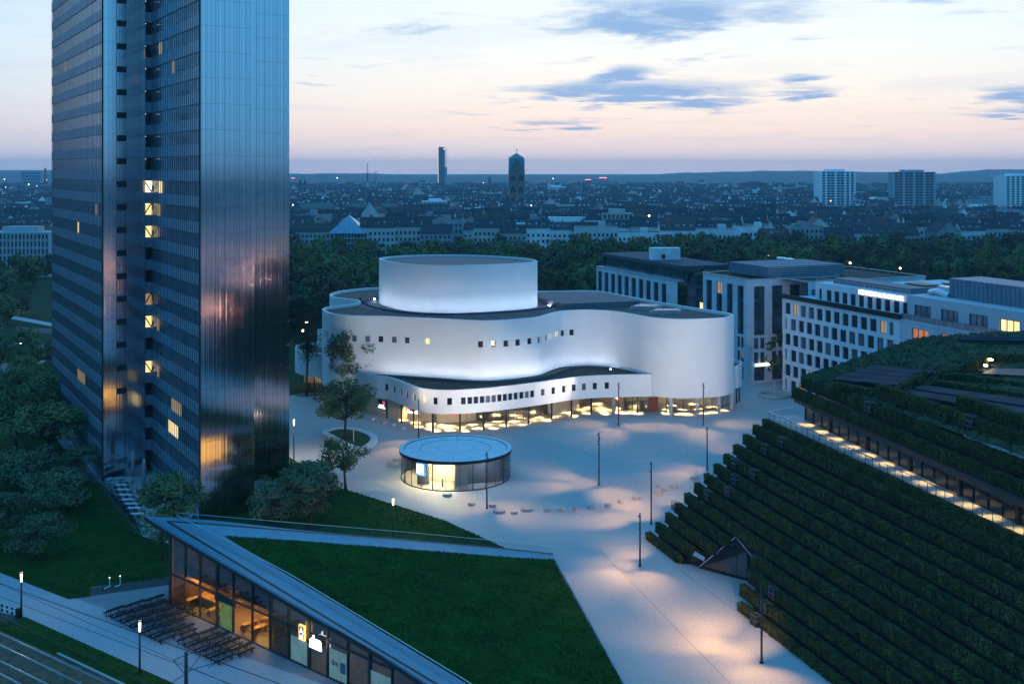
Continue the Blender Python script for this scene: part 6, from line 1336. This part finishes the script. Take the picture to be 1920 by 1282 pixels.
# ------------------------------------------------------------------ the city beyond
wallm = [mat('house_wall_%s' % n_, c, .8, var=.12, scale=.2, objrand=.25) for n_, c in (('cream', (.46, .44, .40)), ('grey', (.30, .31, .33)), ('white', (.62, .63, .64)), ('brick', (.20, .12, .10)))]
roofm = [mat('roof_%s' % n_, c, .8, var=.25, scale=.4, objrand=.35) for n_, c in (('slate', (.030, .033, .042)), ('brown', (.055, .038, .036)), ('tile', (.085, .040, .032)))]
Mfw = mat('far_window', (.03, .036, .05), .15, spec=.6); Msky = mat('roof_window', (.36, .42, .48), .12, .3)
def house_mesh(W, D_, he, hr, wm, rm, seed, flat=False):
    rd = random.Random(seed); mb = MB(); x, y = W/2, D_/2
    for (a, b) in (((-x, -y), (x, -y)), ((x, -y), (x, y)), ((x, y), (-x, y)), ((-x, y), (-x, -y))): mb.face([(*a, 0), (*b, 0), (*b, he), (*a, he)], 0)
    if flat:
        mb.face([(-x, -y, he-.4), (x, -y, he-.4), (x, y, he-.4), (-x, y, he-.4)], 1); mb.box((rd.uniform(-x*.5, x*.5), 0, he+1.2), (4, 4, 2.6), 0)
        for k in range(3): mb.box((rd.uniform(-x*.8, x*.8), rd.uniform(-y*.6, y*.6), he+.3), (2, 1.5, 1.0), 3)
    else:
        mb.face([(-x-.2, -y-.4, he-.1), (x+.2, -y-.4, he-.1), (x+.2, 0, he+hr), (-x-.2, 0, he+hr)], 1); mb.face([(x+.2, y+.4, he-.1), (-x-.2, y+.4, he-.1), (-x-.2, 0, he+hr), (x+.2, 0, he+hr)], 1)
        for s in (-x, x): mb.face([(s, -y, he), (s, y, he), (s, 0, he+hr)], 0)
        for k in range(int(W/4)):
            cx = -x+2+4*k; t = rd.random()
            if t < .45:
                mb.box((cx, -y*.55, he+hr*.38), (1.7, 2.2, 1.7), 0); mb.box((cx, -y*.55-1.12, he+hr*.40), (1.2, .08, 1.1), 2); mb.box((cx, -y*.5, he+hr*.38+.95), (2.0, 2.6, .16), 1)
            elif t < .8: sl = math.atan2(hr, y+.4); mb.box((cx, -y*.5, he+hr*.5+.07), (.9, 1.3, .10), 3, (Vector((1, 0, 0)), Vector((0, math.cos(sl), math.sin(sl))), Vector((0, -math.sin(sl), math.cos(sl)))))
        for k in range(2): mb.box((rd.uniform(-x*.8, x*.8), rd.uniform(-.6, .6), he+hr+.4), (.9, .7, 1.8), 4)
    nf = int(he/3.3); nc = int(W/2.4)
    for f in range(nf):
        for c in range(nc): mb.box((-x+(c+.5)*W/nc, -y-.02, 1.9+f*3.3), (1.15, .08, 1.7), 2)
    return mesh_of(mb, 'house', [wallm[wm], roofm[rm], Mfw, Msky, wallm[3]])
HM = [house_mesh(15, 12, 15, 5.0, 0, 0, 1), house_mesh(18, 12, 14, 5.5, 1, 0, 2), house_mesh(14, 11, 16, 4.6, 2, 0, 3), house_mesh(22, 13, 14.5, 5.2, 0, 1, 4), house_mesh(16, 12, 13, 5.0, 3, 2, 5), house_mesh(24, 14, 16, 0, 2, 0, 6, True), house_mesh(18, 13, 18, 0, 1, 0, 7, True), house_mesh(20, 12, 15, 5.4, 2, 1, 8)]
HL = ['dark slate roofed house', 'long grey house with slate roof', 'white walled slate roofed house', 'wide cream house with brown roof', 'brick house with red tile roof', 'flat roofed white block', 'flat roofed grey block', 'white house with brown roof and dormers']
random.seed(31); nh = 0; blocked = []
def vis(px): return -60 < px < 104 or 536 < px < 1990
far_faces = MB(); rows = []
Y = 600.0
def inblk(px, Y): return any(a < px < b and c < Y < d for a, b, c, d in blocked)
blocked += [(605, 700, 560, 700), (930, 1010, 930, 1180), (1522, 1622, 900, 1400), (1660, 1770, 860, 1350), (1800, 2000, 900, 1350), (575, 745, 850, 940), (-40, 104, 455, 520), (1365, 1515, 1500, 1640), (1330, 1530, 690, 760)]
while Y < 2600:
    rot = random.choice([0, .08, -.12, .25, -.3]) if Y < 1200 else random.uniform(-.4, .4); X = XA(-60, Y); XE = XA(1990, Y); gapx = 0
    while X < XE:
        i = random.choices(range(8), (5, 4, 4, 3, 1.4, 1.2, 1.2, 3))[0]; W = (15, 18, 14, 22, 16, 24, 18, 20)[i]
        px = CX+F*(X+W/2)/Y; Xc = X+W/2; X += W+(0 if random.random() < .8 else random.uniform(4, 14))
        side = 420 < px <= 536
        if not (vis(px) or side) or inblk(px, Y): continue
        if random.random() < (.06 if Y < 1500 else .15): continue
        z = random.uniform(.86, 1.12); yy = Y+random.uniform(-2, 2)+math.sin(Xc*.01+Y)*10
        if Y > 620 and random.random() < .04: z *= 1.25
        if nh < 296 and not side:
            o = bpy.data.objects.new('city_house', HM[i]); COL.objects.link(o); o.location = (Xc, yy, -.05); o.scale = (1, 1, z); o.rotation_euler = (0, 0, rot+(math.pi/2 if random.random() < .12 else 0)); tag(o, hlabel(i, px, yy), 'house', hlabel(i, px, yy)); nh += 1
        else: rows.append((Xc, yy, rot+(1.57 if random.random() < .25 else 0), i, z))
    Y += random.uniform(17, 24) if Y < 900 else Y*.022*random.uniform(.9, 1.3)
# the many smaller roofs further off, as one mass
def far_city():
    V = []; Fs = []; M = []
    rd = random.Random(77)
    for (x, y, r, i, z) in rows:
        W = (15, 18, 14, 22, 16, 24, 18, 20)[i]*rd.uniform(.9, 1.3); D_ = 12; he = rd.uniform(11, 16)*z; flat = i in (5, 6) or rd.random() < .12; hr = 0 if flat else 5; c, s = math.cos(r), math.sin(r); b = len(V)
        def P(a, e, f): V.append((x+a*c-e*s, y+a*s+e*c, f))
        for zz in (-.1, he):
            for a, e in ((-W/2, -6), (W/2, -6), (W/2, 6), (-W/2, 6)): P(a, e, zz)
        P(-W/2, 0, he+hr); P(W/2, 0, he+hr)
        wm = rd.choices((0, 1, 2, 3), (4, 4, 3, 1.3))[0]; rm = 4+rd.choices((0, 1, 2), (6, 2, .8))[0]
        Fs.extend([(b, b+1, b+5, b+4), (b+1, b+2, b+6, b+5), (b+2, b+3, b+7, b+6), (b+3, b, b+4, b+7), (b+4, b+5, b+9, b+8), (b+6, b+7, b+8, b+9), (b+5, b+6, b+9), (b+7, b+4, b+8)]); M.extend([wm]*4+[rm]*2+[wm]*2)
        for k in range(int(W/4)):
            if rd.random() < .55 and not flat:
                q = len(V); a = -W/2+2+4*k
                for (da, e, f) in ((-.6, -3.6, he+hr*.42), (.6, -3.6, he+hr*.42), (.6, -2.4, he+hr*.62), (-.6, -2.4, he+hr*.62)): P(a+da, e-.1, f+.12)
                Fs.append((q, q+1, q+2, q+3)); M.append(7 if rd.random() < .4 else 2)
        if y < 2200:
            for f_ in range(int(he/3.4)):
                for k in range(int(W/3)):
                    q = len(V); a = -W/2+1.5+3*k
                    for (da, f) in ((-.6, 1.2), (.6, 1.2), (.6, 2.9), (-.6, 2.9)): P(a+da, -6.05, f+f_*3.4)
                    Fs.append((q, q+1, q+2, q+3)); M.append(8)
    me = bpy.data.meshes.new('far_roofs'); me.from_pydata(V, [], Fs)
    for m in wallm+roofm+[Msky, Mfw]: me.materials.append(m)
    me.polygons.foreach_set('material_index', M); me.update(); o = bpy.data.objects.new('far_roofs', me); COL.objects.link(o); tag(o, 'mass of small distant roofs filling the plain', 'distant roofs', kind='stuff')
far_city()
# tree masses between the far roofs
def far_woods():
    rg = np.random.default_rng(5); n = 26000; Yv = 640*np.exp(rg.uniform(0, 1, n)**.9*math.log(9.2)); px = rg.uniform(-80, 2000, n); ok = (((px < 104) | (px > 420)) & (Yv < 2900)); Yv, px = Yv[ok], px[ok]
    ok = ~(((px > 1515) & (px < 1630)) | ((px > 1655) & (px < 1775)) | (px > 1795)) | (Yv > 1350) | (Yv < 800); Yv, px = Yv[ok], px[ok]
    cl = np.sin(px*.021+Yv*.011)+np.sin(px*.057-Yv*.006)+np.sin(Yv*.021+1); ok = (cl > .55); Yv, px = Yv[ok], px[ok]; n = len(px)
    P = np.stack([(px-CX)/F*Yv+rg.normal(0, 5, n), Yv+rg.normal(0, 6, n), rg.uniform(2, 15, n)], 1)
    m_ = 5200; q_ = rg.uniform(400, 540, m_); y_ = rg.uniform(300, 600, m_); P = np.concatenate([P, np.stack([(q_-CX)/F*y_, y_, rg.uniform(2, 15, m_)+2*np.sin(q_*.4)], 1)]); n += m_
    def pos(k): return P, rg.normal(0, 1, (k, 3))+np.array([0, -.4, .5])
    V, Fq = cards(n, pos, 5.0, rg, .2); o = bpy.data.objects.new('far_trees', np_mesh('far_trees', V, Fq, mat('far_foliage', (.020, .034, .016), .95, scale=.02, col2=(.055, .062, .026), spec=.05))); COL.objects.link(o); tag(o, 'distant tree masses between the city roofs', 'distant trees', kind='stuff')
far_woods()
# landmarks --------------------------------------------------------------------
def grid_tower(px0, px1, Y, ztop, label, name, floors, cols, wallmat, glass, solid, rz=0.0, D_=22):
    x0, x1 = XA(px0, Y), XA(px1, Y); W = x1-x0; r = thing(name, label, 'high-rise', ((x0+x1)/2, Y+D_/2, 0), rz); mb = MB(); mb.box((0, 0, ztop/2), (W-.6, D_-.6, ztop)); mb.build('core', wallmat, r, world=False)
    fh = ztop/floors; rd = random.Random(px0)
    mb = MB()
    for f in range(floors+1): mb.box((0, 0, f*fh), (W+.5, D_+.5, .7), 0)
    for c in range(cols+1):
        if solid(c): mb.box((-W/2+W*c/cols, -D_/2, ztop/2), (W/cols*.42, .9, ztop), 0); mb.box((W/2 if False else -W/2, -D_/2+D_*c/cols, ztop/2), (.9, D_/cols*.4, ztop), 0)
    mb.build('frame', wallmat, r, world=False)
    for f in range(floors):
        for c in range(cols):
            m = MB(); m.box((0, 0, 0), (W/cols*.86, .25, fh*.62))
            key = 'htw%d_%d_%d' % (px0, int(W/cols*10), int(fh*10)); me = bpy.data.meshes.get(key) or mesh_of(m, key, [glass]); piece('window', me, r, (-W/2+W*(c+.5)/cols, -D_/2-.22, (f+.52)*fh))
    mb = MB(); mb.box((0, 0, ztop+1.4), (W*.55, D_*.5, 2.8)); mb.build('roof_plant', wallmat, r, world=False)
    return r
Mhw = mat('highrise_white', (.80, .82, .84), .7, var=.05); Mhg = mat('highrise_glass', (.04, .06, .08), .15, spec=.6); Mhb = mat('highrise_grey', (.34, .40, .44), .7)
grid_tower(1537, 1602, 1262, ZA(322, 1262), 'white residential high-rise with stacked dark glass bays, left of three', 'residential_tower', 15, 7, Mhw, Mhg, lambda c: c in (0, 1, 3, 5, 6, 7), .10)
grid_tower(1679, 1753, 1200, ZA(323, 1200), 'grey residential high-rise with framed window groups, middle of three', 'residential_tower', 15, 8, Mhb, Mhg, lambda c: c % 2 == 0, -.12)
grid_tower(1880, 1950, 1215, ZA(330, 1215), 'white residential high-rise at the right frame edge', 'residential_tower', 15, 7, Mhw, Mhg, lambda c: True, .15)
grid_tower(1393, 1439, 1900, ZA(343, 1900), 'brown apartment slab in front of the wooded hill', 'apartment_slab', 9, 9, mat('brown_block', (.20, .16, .15), .8), Mhg, lambda c: c % 3 == 0, 0, 14)
grid_tower(1370, 1512, 1600, ZA(364, 1600), 'long white low block with vertical slits below the brown slab', 'long_block', 4, 26, Mhw, Mhg, lambda c: True, 0.0, 16)
grid_tower(1640, 1678, 1320, ZA(374, 1320), 'low white block between the two left high-rises', 'white_block', 4, 8, Mhw, Mhg, lambda c: True)
grid_tower(1752, 1814, 1250, ZA(381, 1250), 'low white block right of the grey high-rise', 'white_block', 4, 10, Mhw, Mhg, lambda c: c % 2 == 0)
grid_tower(1814, 1868, 1280, ZA(388, 1280), 'lowest white row block beside the right high-rise', 'white_block', 3, 9, Mhw, Mhg, lambda c: True)
grid_tower(1028, 1060, 1750, ZA(351, 1750), 'white office box far off right of the church tower', 'white_block', 6, 8, Mhw, Mhg, lambda c: True)
grid_tower(793, 836, 1000, ZA(378, 1000), 'white flat house block left of the church tower', 'white_block', 5, 6, Mhw, Mhg, lambda c: True, 0, 14)
grid_tower(852, 872, 2700, ZA(345, 2700), 'small far beige block beside the slender tower', 'far_block', 6, 6, Mhb, Mhg, lambda c: True)
grid_tower(915, 921, 3300, ZA(333, 3300), 'tiny dark tower block left of the church tower', 'far_block', 8, 3, Mhg, Mhg, lambda c: False)
grid_tower(1112, 1142, 3000, ZA(336, 3000), 'far office box with red roof lights', 'far_block', 5, 8, Mhb, Mhg, lambda c: True)
grid_tower(40, 76, 2600, ZA(322, 2600), 'far pale slab at the left horizon', 'far_block', 6, 8, Mhb, Mhg, lambda c: True)
grid_tower(-30, 92, 478, 20.3, 'white office with rows of dark windows left of the tower', 'left_office', 6, 17, Mstone, Mhg, lambda c: True, 0, 14)
grid_tower(1130, 1186, 640, ZA(392, 640)-3, 'pale corner house with flat roof beyond the park', 'white_block', 6, 7, wallm[0], Mhg, lambda c: True, 0, 12)
grid_tower(1000, 1128, 640, ZA(410, 640)-2, 'long white terrace house with ribbon windows beyond the park', 'long_block', 5, 22, wallm[2], Mhg, lambda c: c % 2 == 0, .02, 12)
grid_tower(960, 998, 600, ZA(428, 600), 'white gabled terrace with tall windows behind the drum', 'white_block', 5, 6, wallm[2], Mhg, lambda c: True, .05, 12)
# slender glass tower with lit edge
Y = 3368; x0, x1 = XA(821.5, Y), XA(838, Y); W = x1-x0; zt = ZA(276, Y); r = thing('slender_tower', 'slender dark glass tower on the horizon with a lit edge', 'high-rise', ((x0+x1)/2, Y, 0)); mb = MB(); mb.box((-W*.08, 0, zt/2), (W*.72, 20, zt)); mb.build('shaft', Mhg, r, world=False); mb = MB(); mb.box((W*.36, 2, zt*.24), (W*.28, 18, zt*.48)); mb.build('shoulder', Mhb, r, world=False)
mb = MB()
for k in range(16): mb.box((W*.38, 0, zt*.5+k*zt*.031), (W*.26, 20, .9))
mb.build('balcony', Mhb, r, world=False); mb = MB(); mb.box((-W*.47, -10.5, zt*.52), (1.8, 1, zt*.94)); mb.build('light_edge', mat('edge_light', (1, .8, .6), emit=(1, .72, .45), estr=.9), r, world=False); mb = MB(); mb.box((W*.2, -10.6, zt*.95), (3, 1, 6)); mb.build('crown_light', mat('crown_light', (1, .8, .6), emit=(1, .85, .6), estr=1.5), r, world=False)
# church tower with helm roof
Y = 1050; c = XA(968.5, Y); W = XA(983, Y)-XA(954.5, Y); z1 = ZA(322, Y); z2 = ZA(291, Y); zt = ZA(287, Y); r = thing('church_tower', 'stone church tower with green rhombic helm roof and arched openings', 'church tower', (c, Y, 0), .06); h = W/2; Mch = mat('church_stone', (.17, .15, .13), .85, var=.25, scale=.15)
mb = MB(); mb.box((0, 0, z1/2), (W, W, z1))
for z in (z1*.30, z1*.50, z1*.74, z1-.4): mb.box((0, 0, z), (W+1, W+1, .9))
mb.build('shaft', Mch, r, world=False)
for z, hh, n_ in ((z1*.62, 5.0, 2), (z1*.86, 5.0, 2), (z1*.40, 4.2, 2)):
    for i in range(n_):
        x = -h+W*(i+.5)/n_; m = MB(); w_ = W*.28; pts = [(x-w_/2, -h-.12, z-hh/2), (x+w_/2, -h-.12, z-hh/2), (x+w_/2, -h-.12, z+hh*.2)]+[(x+w_/2*math.cos(t), -h-.12, z+hh*.2+w_/2*math.sin(t)) for t in (.5, 1.0, 1.57, 2.1, 2.6)]+[(x-w_/2, -h-.12, z+hh*.2)]; m.face(pts); m.build('arched_opening', Mblack, r, world=False)
        m = MB(); m.box((x, -h-.2, z), (.5, .3, hh*.8)); m.build('opening_column', Mch, r, world=False)
Mcop = mat('copper_green', (.06, .24, .26), .6, var=.15, scale=.3); mb = MB(); zb = z1; zm = z2-2
cs = [(-h, -h), (h, -h), (h, h), (-h, h)]
for k in range(4):
    a, b = cs[k], cs[(k+1) % 4]; m_ = ((a[0]+b[0])/2, (a[1]+b[1])/2, z2-2.5); mb.face([(*a, zb), (*b, zb), m_], 1)
    d = cs[(k+1) % 4]; e2 = cs[(k+2) % 4]; m2 = ((b[0]+e2[0])/2, (b[1]+e2[1])/2, z2-2.5); ca = (b[0]*.98, b[1]*.98, z2-4.0); mb.face([(*b, zb), m2, ca]); mb.face([(*b, zb), ca, m_]); mb.face([m_, ca, (0, 0, zt)]); mb.face([ca, m2, (0, 0, zt)])
mb.build('helm_roof', [Mcop, Mch], r, world=False)
for j in range(5): m = MB(); z = z1+1.5+j*2.6; w_ = W*.7*(1-j*.2); m.box((0, -h-.05, z), (w_, .3, .5)); [m.box((-w_/2+w_*(q+.5)/max(1, 5-j), -h-.05, z+1.2), (.5, .25, 1.9)) for q in range(max(1, 5-j))]; m.build('gable_arcade', Mch, r, world=False)
mb = MB(); mb.bar((0, 0, zt), (0, 0, zt+3.2), .25); mb.box((.5, 0, zt+3.4), (1.4, .3, .9)); mb.build('weathercock', Mdark, r, world=False)
mb = MB(); mb.tube([(-h-5, 6, 0), (-h-5, 6, z1*.30), (-h-4, 6, z1*.46), (-h-2, 6, z1*.54)], [7, 7, 5, .5], 12); mb.build('apse', mat('apse_roof', (.12, .17, .17), .7), r, world=False)
lamp('SPOT', (c-2, Y-h-9, 2), 2500, (1, .45, .2), (c, Y-h, 9), 70, .8, .3, 'church_light', r)
# church with twin towers, chimney mast, crane, glass pyramid
Y = 1700
r = thing('twin_tower_church', 'small far church with two pointed towers right of the office tower', 'church', (XA(568, Y), Y, 0))
for s in (563.5, 572): m = MB(); x = XA(s, Y)-XA(568, Y); z = ZA(347, Y); m.box((x, 0, z/2), (5.5, 5.5, z)); m.build('tower', Mch, r, world=False); m = MB(); q = ZA(335, Y); [m.face([(x+3*a, 3*b, z), (x+3*c_, 3*d, z), (x, 0, q)]) for a, b, c_, d in ((-1, -1, 1, -1), (1, -1, 1, 1), (1, 1, -1, 1), (-1, 1, -1, -1))]; m.build('spire', roofm[0], r, world=False)
m = MB(); m.box((0, 12, 9), (14, 24, 18)); m.build('nave', Mch, r, world=False)
Y = 3600; r = thing('radio_mast', 'thin lattice radio mast on the horizon left of the slender tower', 'mast', (XA(689, Y), Y, 0)); mb = MB(); z = ZA(307, Y); mb.bar((0, 0, 0), (0, 0, z), 2.0); mb.bar((0, 0, z), (0, 0, z+6), .8)
for k in range(6): mb.bar((-3.5, 0, k*4), (0, 0, k*4+30), .7); mb.bar((3.5, 0, k*4), (0, 0, k*4+30), .7)
mb.build('lattice', mat('mast_paint_red', (.10, .06, .06), .7), r, world=False); mb = MB(); mb.box((0, 0, z+7), (3, 3, 2)); Mred = mat('red_warning', (1, .2, .2), emit=(1, .25, .3), estr=2.5); mb.build('warning_lamp', Mred, r, world=False)
r = thing('tower_crane', 'distant tower crane beside the radio mast', 'crane', (XA(704.5, Y), Y, 0)); mb = MB(); z = ZA(324, Y); mb.bar((0, 0, 0), (0, 0, z), 2.0); mb.build('crane_mast', Mdark, r, world=False); mb = MB(); mb.bar((-9, 0, z), (6, 0, z+3), 1.6); mb.bar((0, 0, z), (0, 0, z+4), 1.2); mb.build('jib', Mdark, r, world=False)
Y = 2600; r = thing('chimney', 'tall dark chimney at the left horizon beside the tower', 'chimney', (XA(85, Y), Y, 0)); mb = MB(); mb.tube([(0, 0, 0), (0, 0, ZA(317, Y))], [3.4, 2.4], 10); mb.build('shaft', mat('chimney_brick', (.16, .09, .08), .8), r, world=False); mb = MB(); mb.tube([(0, 0, ZA(317, Y)), (0, 0, ZA(315.6, Y))], [2.9, 2.9], 10); mb.build('rim', Mdark, r, world=False)
Y = 600; r = thing('glass_pyramid_house', 'building with a blue glass pyramid roof beyond the park', 'building', (XA(655, Y), Y, 0)); W = XA(694, Y)-XA(617, Y); z0, z1_ = ZA(436, Y), ZA(404, Y); mb = MB(); mb.box((W*.06, 8, z0/2), (W*.86, 20, z0)); mb.build('wall', Mhb, r, world=False)
for f in range(4):
    for k in range(10): m = MB(); m.box((-W*.30+W*.078*k, -2.1, z0-1.6-f*3.0), (W*.06, .2, 2.2)); m.build('window', Mhg, r, world=False)
mb = MB(); q = [(-W*.5, -3, z0-.4), (W*.42, -3, z0-.4), (W*.42, 18, z0-.4), (-W*.5, 18, z0-.4)]; ap = (-W*.04, 6, z1_); [mb.face([q[k], q[(k+1) % 4], ap]) for k in range(4)]; mb.build('pyramid_roof', mat('blue_roof_glass', (.16, .30, .40), .2, .3), r, world=False)
mb = MB()
for t in range(1, 8):
    for a, b in (((q[0], q[1])), ((q[3], q[0]))): p = Vector(a).lerp(Vector(b), t/8); mb.bar(p, ap, .12)
for t in (.25, .5, .75): [mb.bar(Vector(q[k]).lerp(Vector(ap), t), Vector(q[(k+1) % 4]).lerp(Vector(ap), t), .12) for k in (3, 0)]
mb.build('glazing_bars', Mhand, r, world=False)
Y = 890
for i, (a, b, lb) in enumerate(((556, 626, 'long two storey hall with a row of dark windows, left half'), (642, 746, 'long two storey hall with a row of pale windows, right half'))):
    x0, x1 = XA(a, Y), XA(b, Y); W = x1-x0; z = ZA(400, Y)+4; r = thing('long_hall', lb, 'hall', ((x0+x1)/2, Y, 0)); mb = MB(); mb.box((0, 6, z/2), (W, 12, z)); mb.build('wall', wallm[1], r, world=False); mb = MB(); mb.face([(-W/2, -1, z), (W/2, -1, z), (W/2-3, 6, z+4.5), (-W/2+3, 6, z+4.5)]); mb.face([(W/2, 13, z), (-W/2, 13, z), (-W/2+3, 6, z+4.5), (W/2-3, 6, z+4.5)]); mb.face([(-W/2, 13, z), (-W/2, -1, z), (-W/2+3, 6, z+4.5)]); mb.face([(W/2, -1, z), (W/2, 13, z), (W/2-3, 6, z+4.5)]); mb.build('roof', mat('green_grey_roof', (.10, .13, .12), .8) if i == 0 else bpy.data.materials['green_grey_roof'], r, world=False)
    me = None
    for k in range(18):
        if me is None: m = MB(); m.box((0, 0, 0), (W/26, .2, 2.2)); me = mesh_of(m, 'window', [Mhg if i == 0 else Msky])
        piece('window', me, r, (-W/2+W*(k+.7)/18.5, -.1, z-1.8))
# big modern roofs in the middle right
for px, py, w_, h_, lb in ((1440, 445, 60, 13, 'blue angular roofed hall among the trees'),):
    Y = 720; r = thing('angular_hall', lb, 'hall', (XA(px, Y), Y, 0)); mb = MB(); mb.box((0, 0, 5), (w_*.5, 26, 10)); mb.build('wall', Mhb, r, world=False); mb = MB(); mb.face([(-w_*.35, -14, 10), (w_*.1, -14, 9), (w_*.25, 14, 15), (-w_*.2, 14, 16)]); mb.face([(w_*.1, -14, 9), (w_*.4, -10, 12), (w_*.4, 14, 12), (w_*.25, 14, 15)]); mb.build('roof', mat('blue_zinc', (.12, .18, .24), .5, .2), r, world=False)
# ------------------------------------------------------------------ city lights
mb = MB(); mb.tube([(0, 0, 0), (0, 0, 6)], .12, 6); pm = mesh_of(mb, 'pole', [Mdark]); heads = {}
for nm, c, e in (('warm', (1, .62, .28), 16), ('white', (.9, 1, .95), 12), ('red', (1, .15, .2), 14)):
    mb = MB(); mb.tube([(0, 0, -.5), (0, 0, 0), (0, 0, .5)], [.1, .55, .1], 8); heads[nm] = mesh_of(mb, 'lamp_head', [mat('street_light_'+nm, c, emit=c, estr=e)])
random.seed(9)
LT = [(38, 585, 360, 6, 'warm'), (38, 646, 290, 5, 'white'), (575, 604, 258, 14, 'warm'), (568, 620, 252, 9, 'warm'), (905, 0, 900, 16, 'warm'), (957, 406, 1035, 4, 'warm'), (961, 406, 1035, 4, 'warm'), (1036, 422, 820, 10, 'warm'), (1041, 412, 850, 13, 'warm'), (1074, 445, 650, 7, 'warm'), (1241, 442, 600, 12, 'white'), (1262, 440, 640, 12, 'warm'), (1254, 437, 640, 14, 'warm'), (1394, 468, 500, 12, 'white'), (1441, 478, 470, 10, 'warm'), (1688, 503, 430, 9, 'warm'), (1594, 493, 440, 8, 'warm'), (1702, 404, 1190, 8, 'warm'), (1217, 405, 640, 18, 'warm'), (1442, 416, 1000, 12, 'warm'), (1406, 420, 1000, 10, 'white'), (1552, 411, 1000, 12, 'white')]
for px, py, Y, z, k in LT:
    if not py: continue
    zz = ZA(py, Y); r = thing('street_lamp', {'warm': 'small warm street light glowing far among trees and roofs', 'white': 'small white street light glowing far among trees and roofs'}[k], 'street lamp', (XA(px, Y), Y, 0), 0, 'far street lights, '+k); piece('pole', pm, r, (0, 0, 0), sc=(1, 1, max(.2, zz/6))); piece('lamp_head', heads[k], r, (0, 0, max(1, zz)), sc=(Y/700+.25,)*3)
for i in range(26):
    Y = 800*math.exp(random.random()*1.6); px = random.choice([random.uniform(545, 1920), random.uniform(545, 1350), random.uniform(0, 98)]); z = random.uniform(14, 22); k = 'white' if random.random() < .45 else 'warm'
    r = thing('street_lamp', {'warm': 'small warm street light glowing far among trees and roofs', 'white': 'small white street light glowing far among trees and roofs'}[k], 'street lamp', (XA(px, Y), Y, 0), 0, 'far street lights, '+k); piece('pole', pm, r, (0, 0, 0), sc=(1, 1, z/6)); piece('lamp_head', heads[k], r, (0, 0, z), sc=(Y/1500+.2,)*3)
for px, py, Y, w_ in ((1130, 333.5, 3000, 22), (1102, 337, 3200, 18), (551, 334, 3000, 9)):
    mb = MB(); mb.box((0, 0, 0), (w_, 1, 2.4)); r = thing('red_light_sign', {1130: 'red rooftop light bar on the far office box', 1102: 'second red light bar left of the far office box', 551: 'red light on a far tank right of the office tower'}[px], 'light sign', (XA(px, Y), Y-12, 0)); m2 = MB(); m2.bar((0, 0, 0), (0, 0, ZA(py, Y)), 3.0); m2.build('support', Mhb, r, world=False); o = mb.build('light_bar', Mred, r, world=False); o.location = (0, 0, ZA(py, Y))
lamp('POINT', (XA(1258, 610), 606, 9), 9000, (1, .40, .14), radius=2, name='park_glow'); 
# the lit streets and blocks on the viewpoint's own side, which the tower's steel mirrors
sheet('street', [(46, -30), (330, -240), (330, -60), (120, 52), (46, 56)], mat('warm_street', (.28, .23, .22), .7), -.02)
mbb = MB(); random.seed(4)
for i in range(26):
    a = 120+i*16; x, y = (150+random.uniform(-90, 420), -60-random.uniform(0, 420)); W = random.uniform(18, 40); hh = random.uniform(14, 24)
    if abs(x-100) < 70 and y > -120: continue
    mbb.box((x, y, hh/2), (W, 16, hh), 0)
    for f in range(int(hh/3.4)):
        for k in range(int(W/3)): mbb.box((x-W/2+1.5+3*k, y+8.05, 1.9+f*3.4), (1.5, .12, 1.9), 2 if random.random() < (.7 if f == 0 else .12) else 1)
o = mbb.build('blocks_behind_viewpoint', [Mgreyst, Mfw, Mlitw]); tag(o, kind='stuff')
for x, y in ((60, 20), (75, -15), (100, 20), (120, -40), (150, 0), (165, -70), (200, -40), (215, -110), (260, -80), (280, -150)):
    r = thing('street_lamp', 'warm street lamp on the streets behind the viewpoint', 'street lamp', (x, y, 0), 0, 'lamps behind the viewpoint'); piece('pole', pm, r, (0, 0, 0)); piece('lamp_head', heads['warm'], r, (0, 0, 6.4)); lamp('POINT', (x, y, 5.6), 1500, (1, .42, .24), radius=.4, name='post_light', parent=r)
# ------------------------------------------------------------------ air
HZ = bpy.data.materials.new('haze'); HZ.use_nodes = True; nt = HZ.node_tree; nt.nodes.clear(); o_ = nt.nodes.new('ShaderNodeOutputMaterial'); v_ = nt.nodes.new('ShaderNodeVolumePrincipled'); nt.links.new(v_.outputs[0], o_.inputs['Volume'])
v_.inputs['Color'].default_value = (.46, .79, 1, 1); v_.inputs['Density'].default_value = HAZE; v_.inputs['Anisotropy'].default_value = .2
mb = MB(); mb.box((0, 3800, 63), (15000, 9000, 130)); hz = mb.build('haze', HZ); tag(hz, kind='stuff')
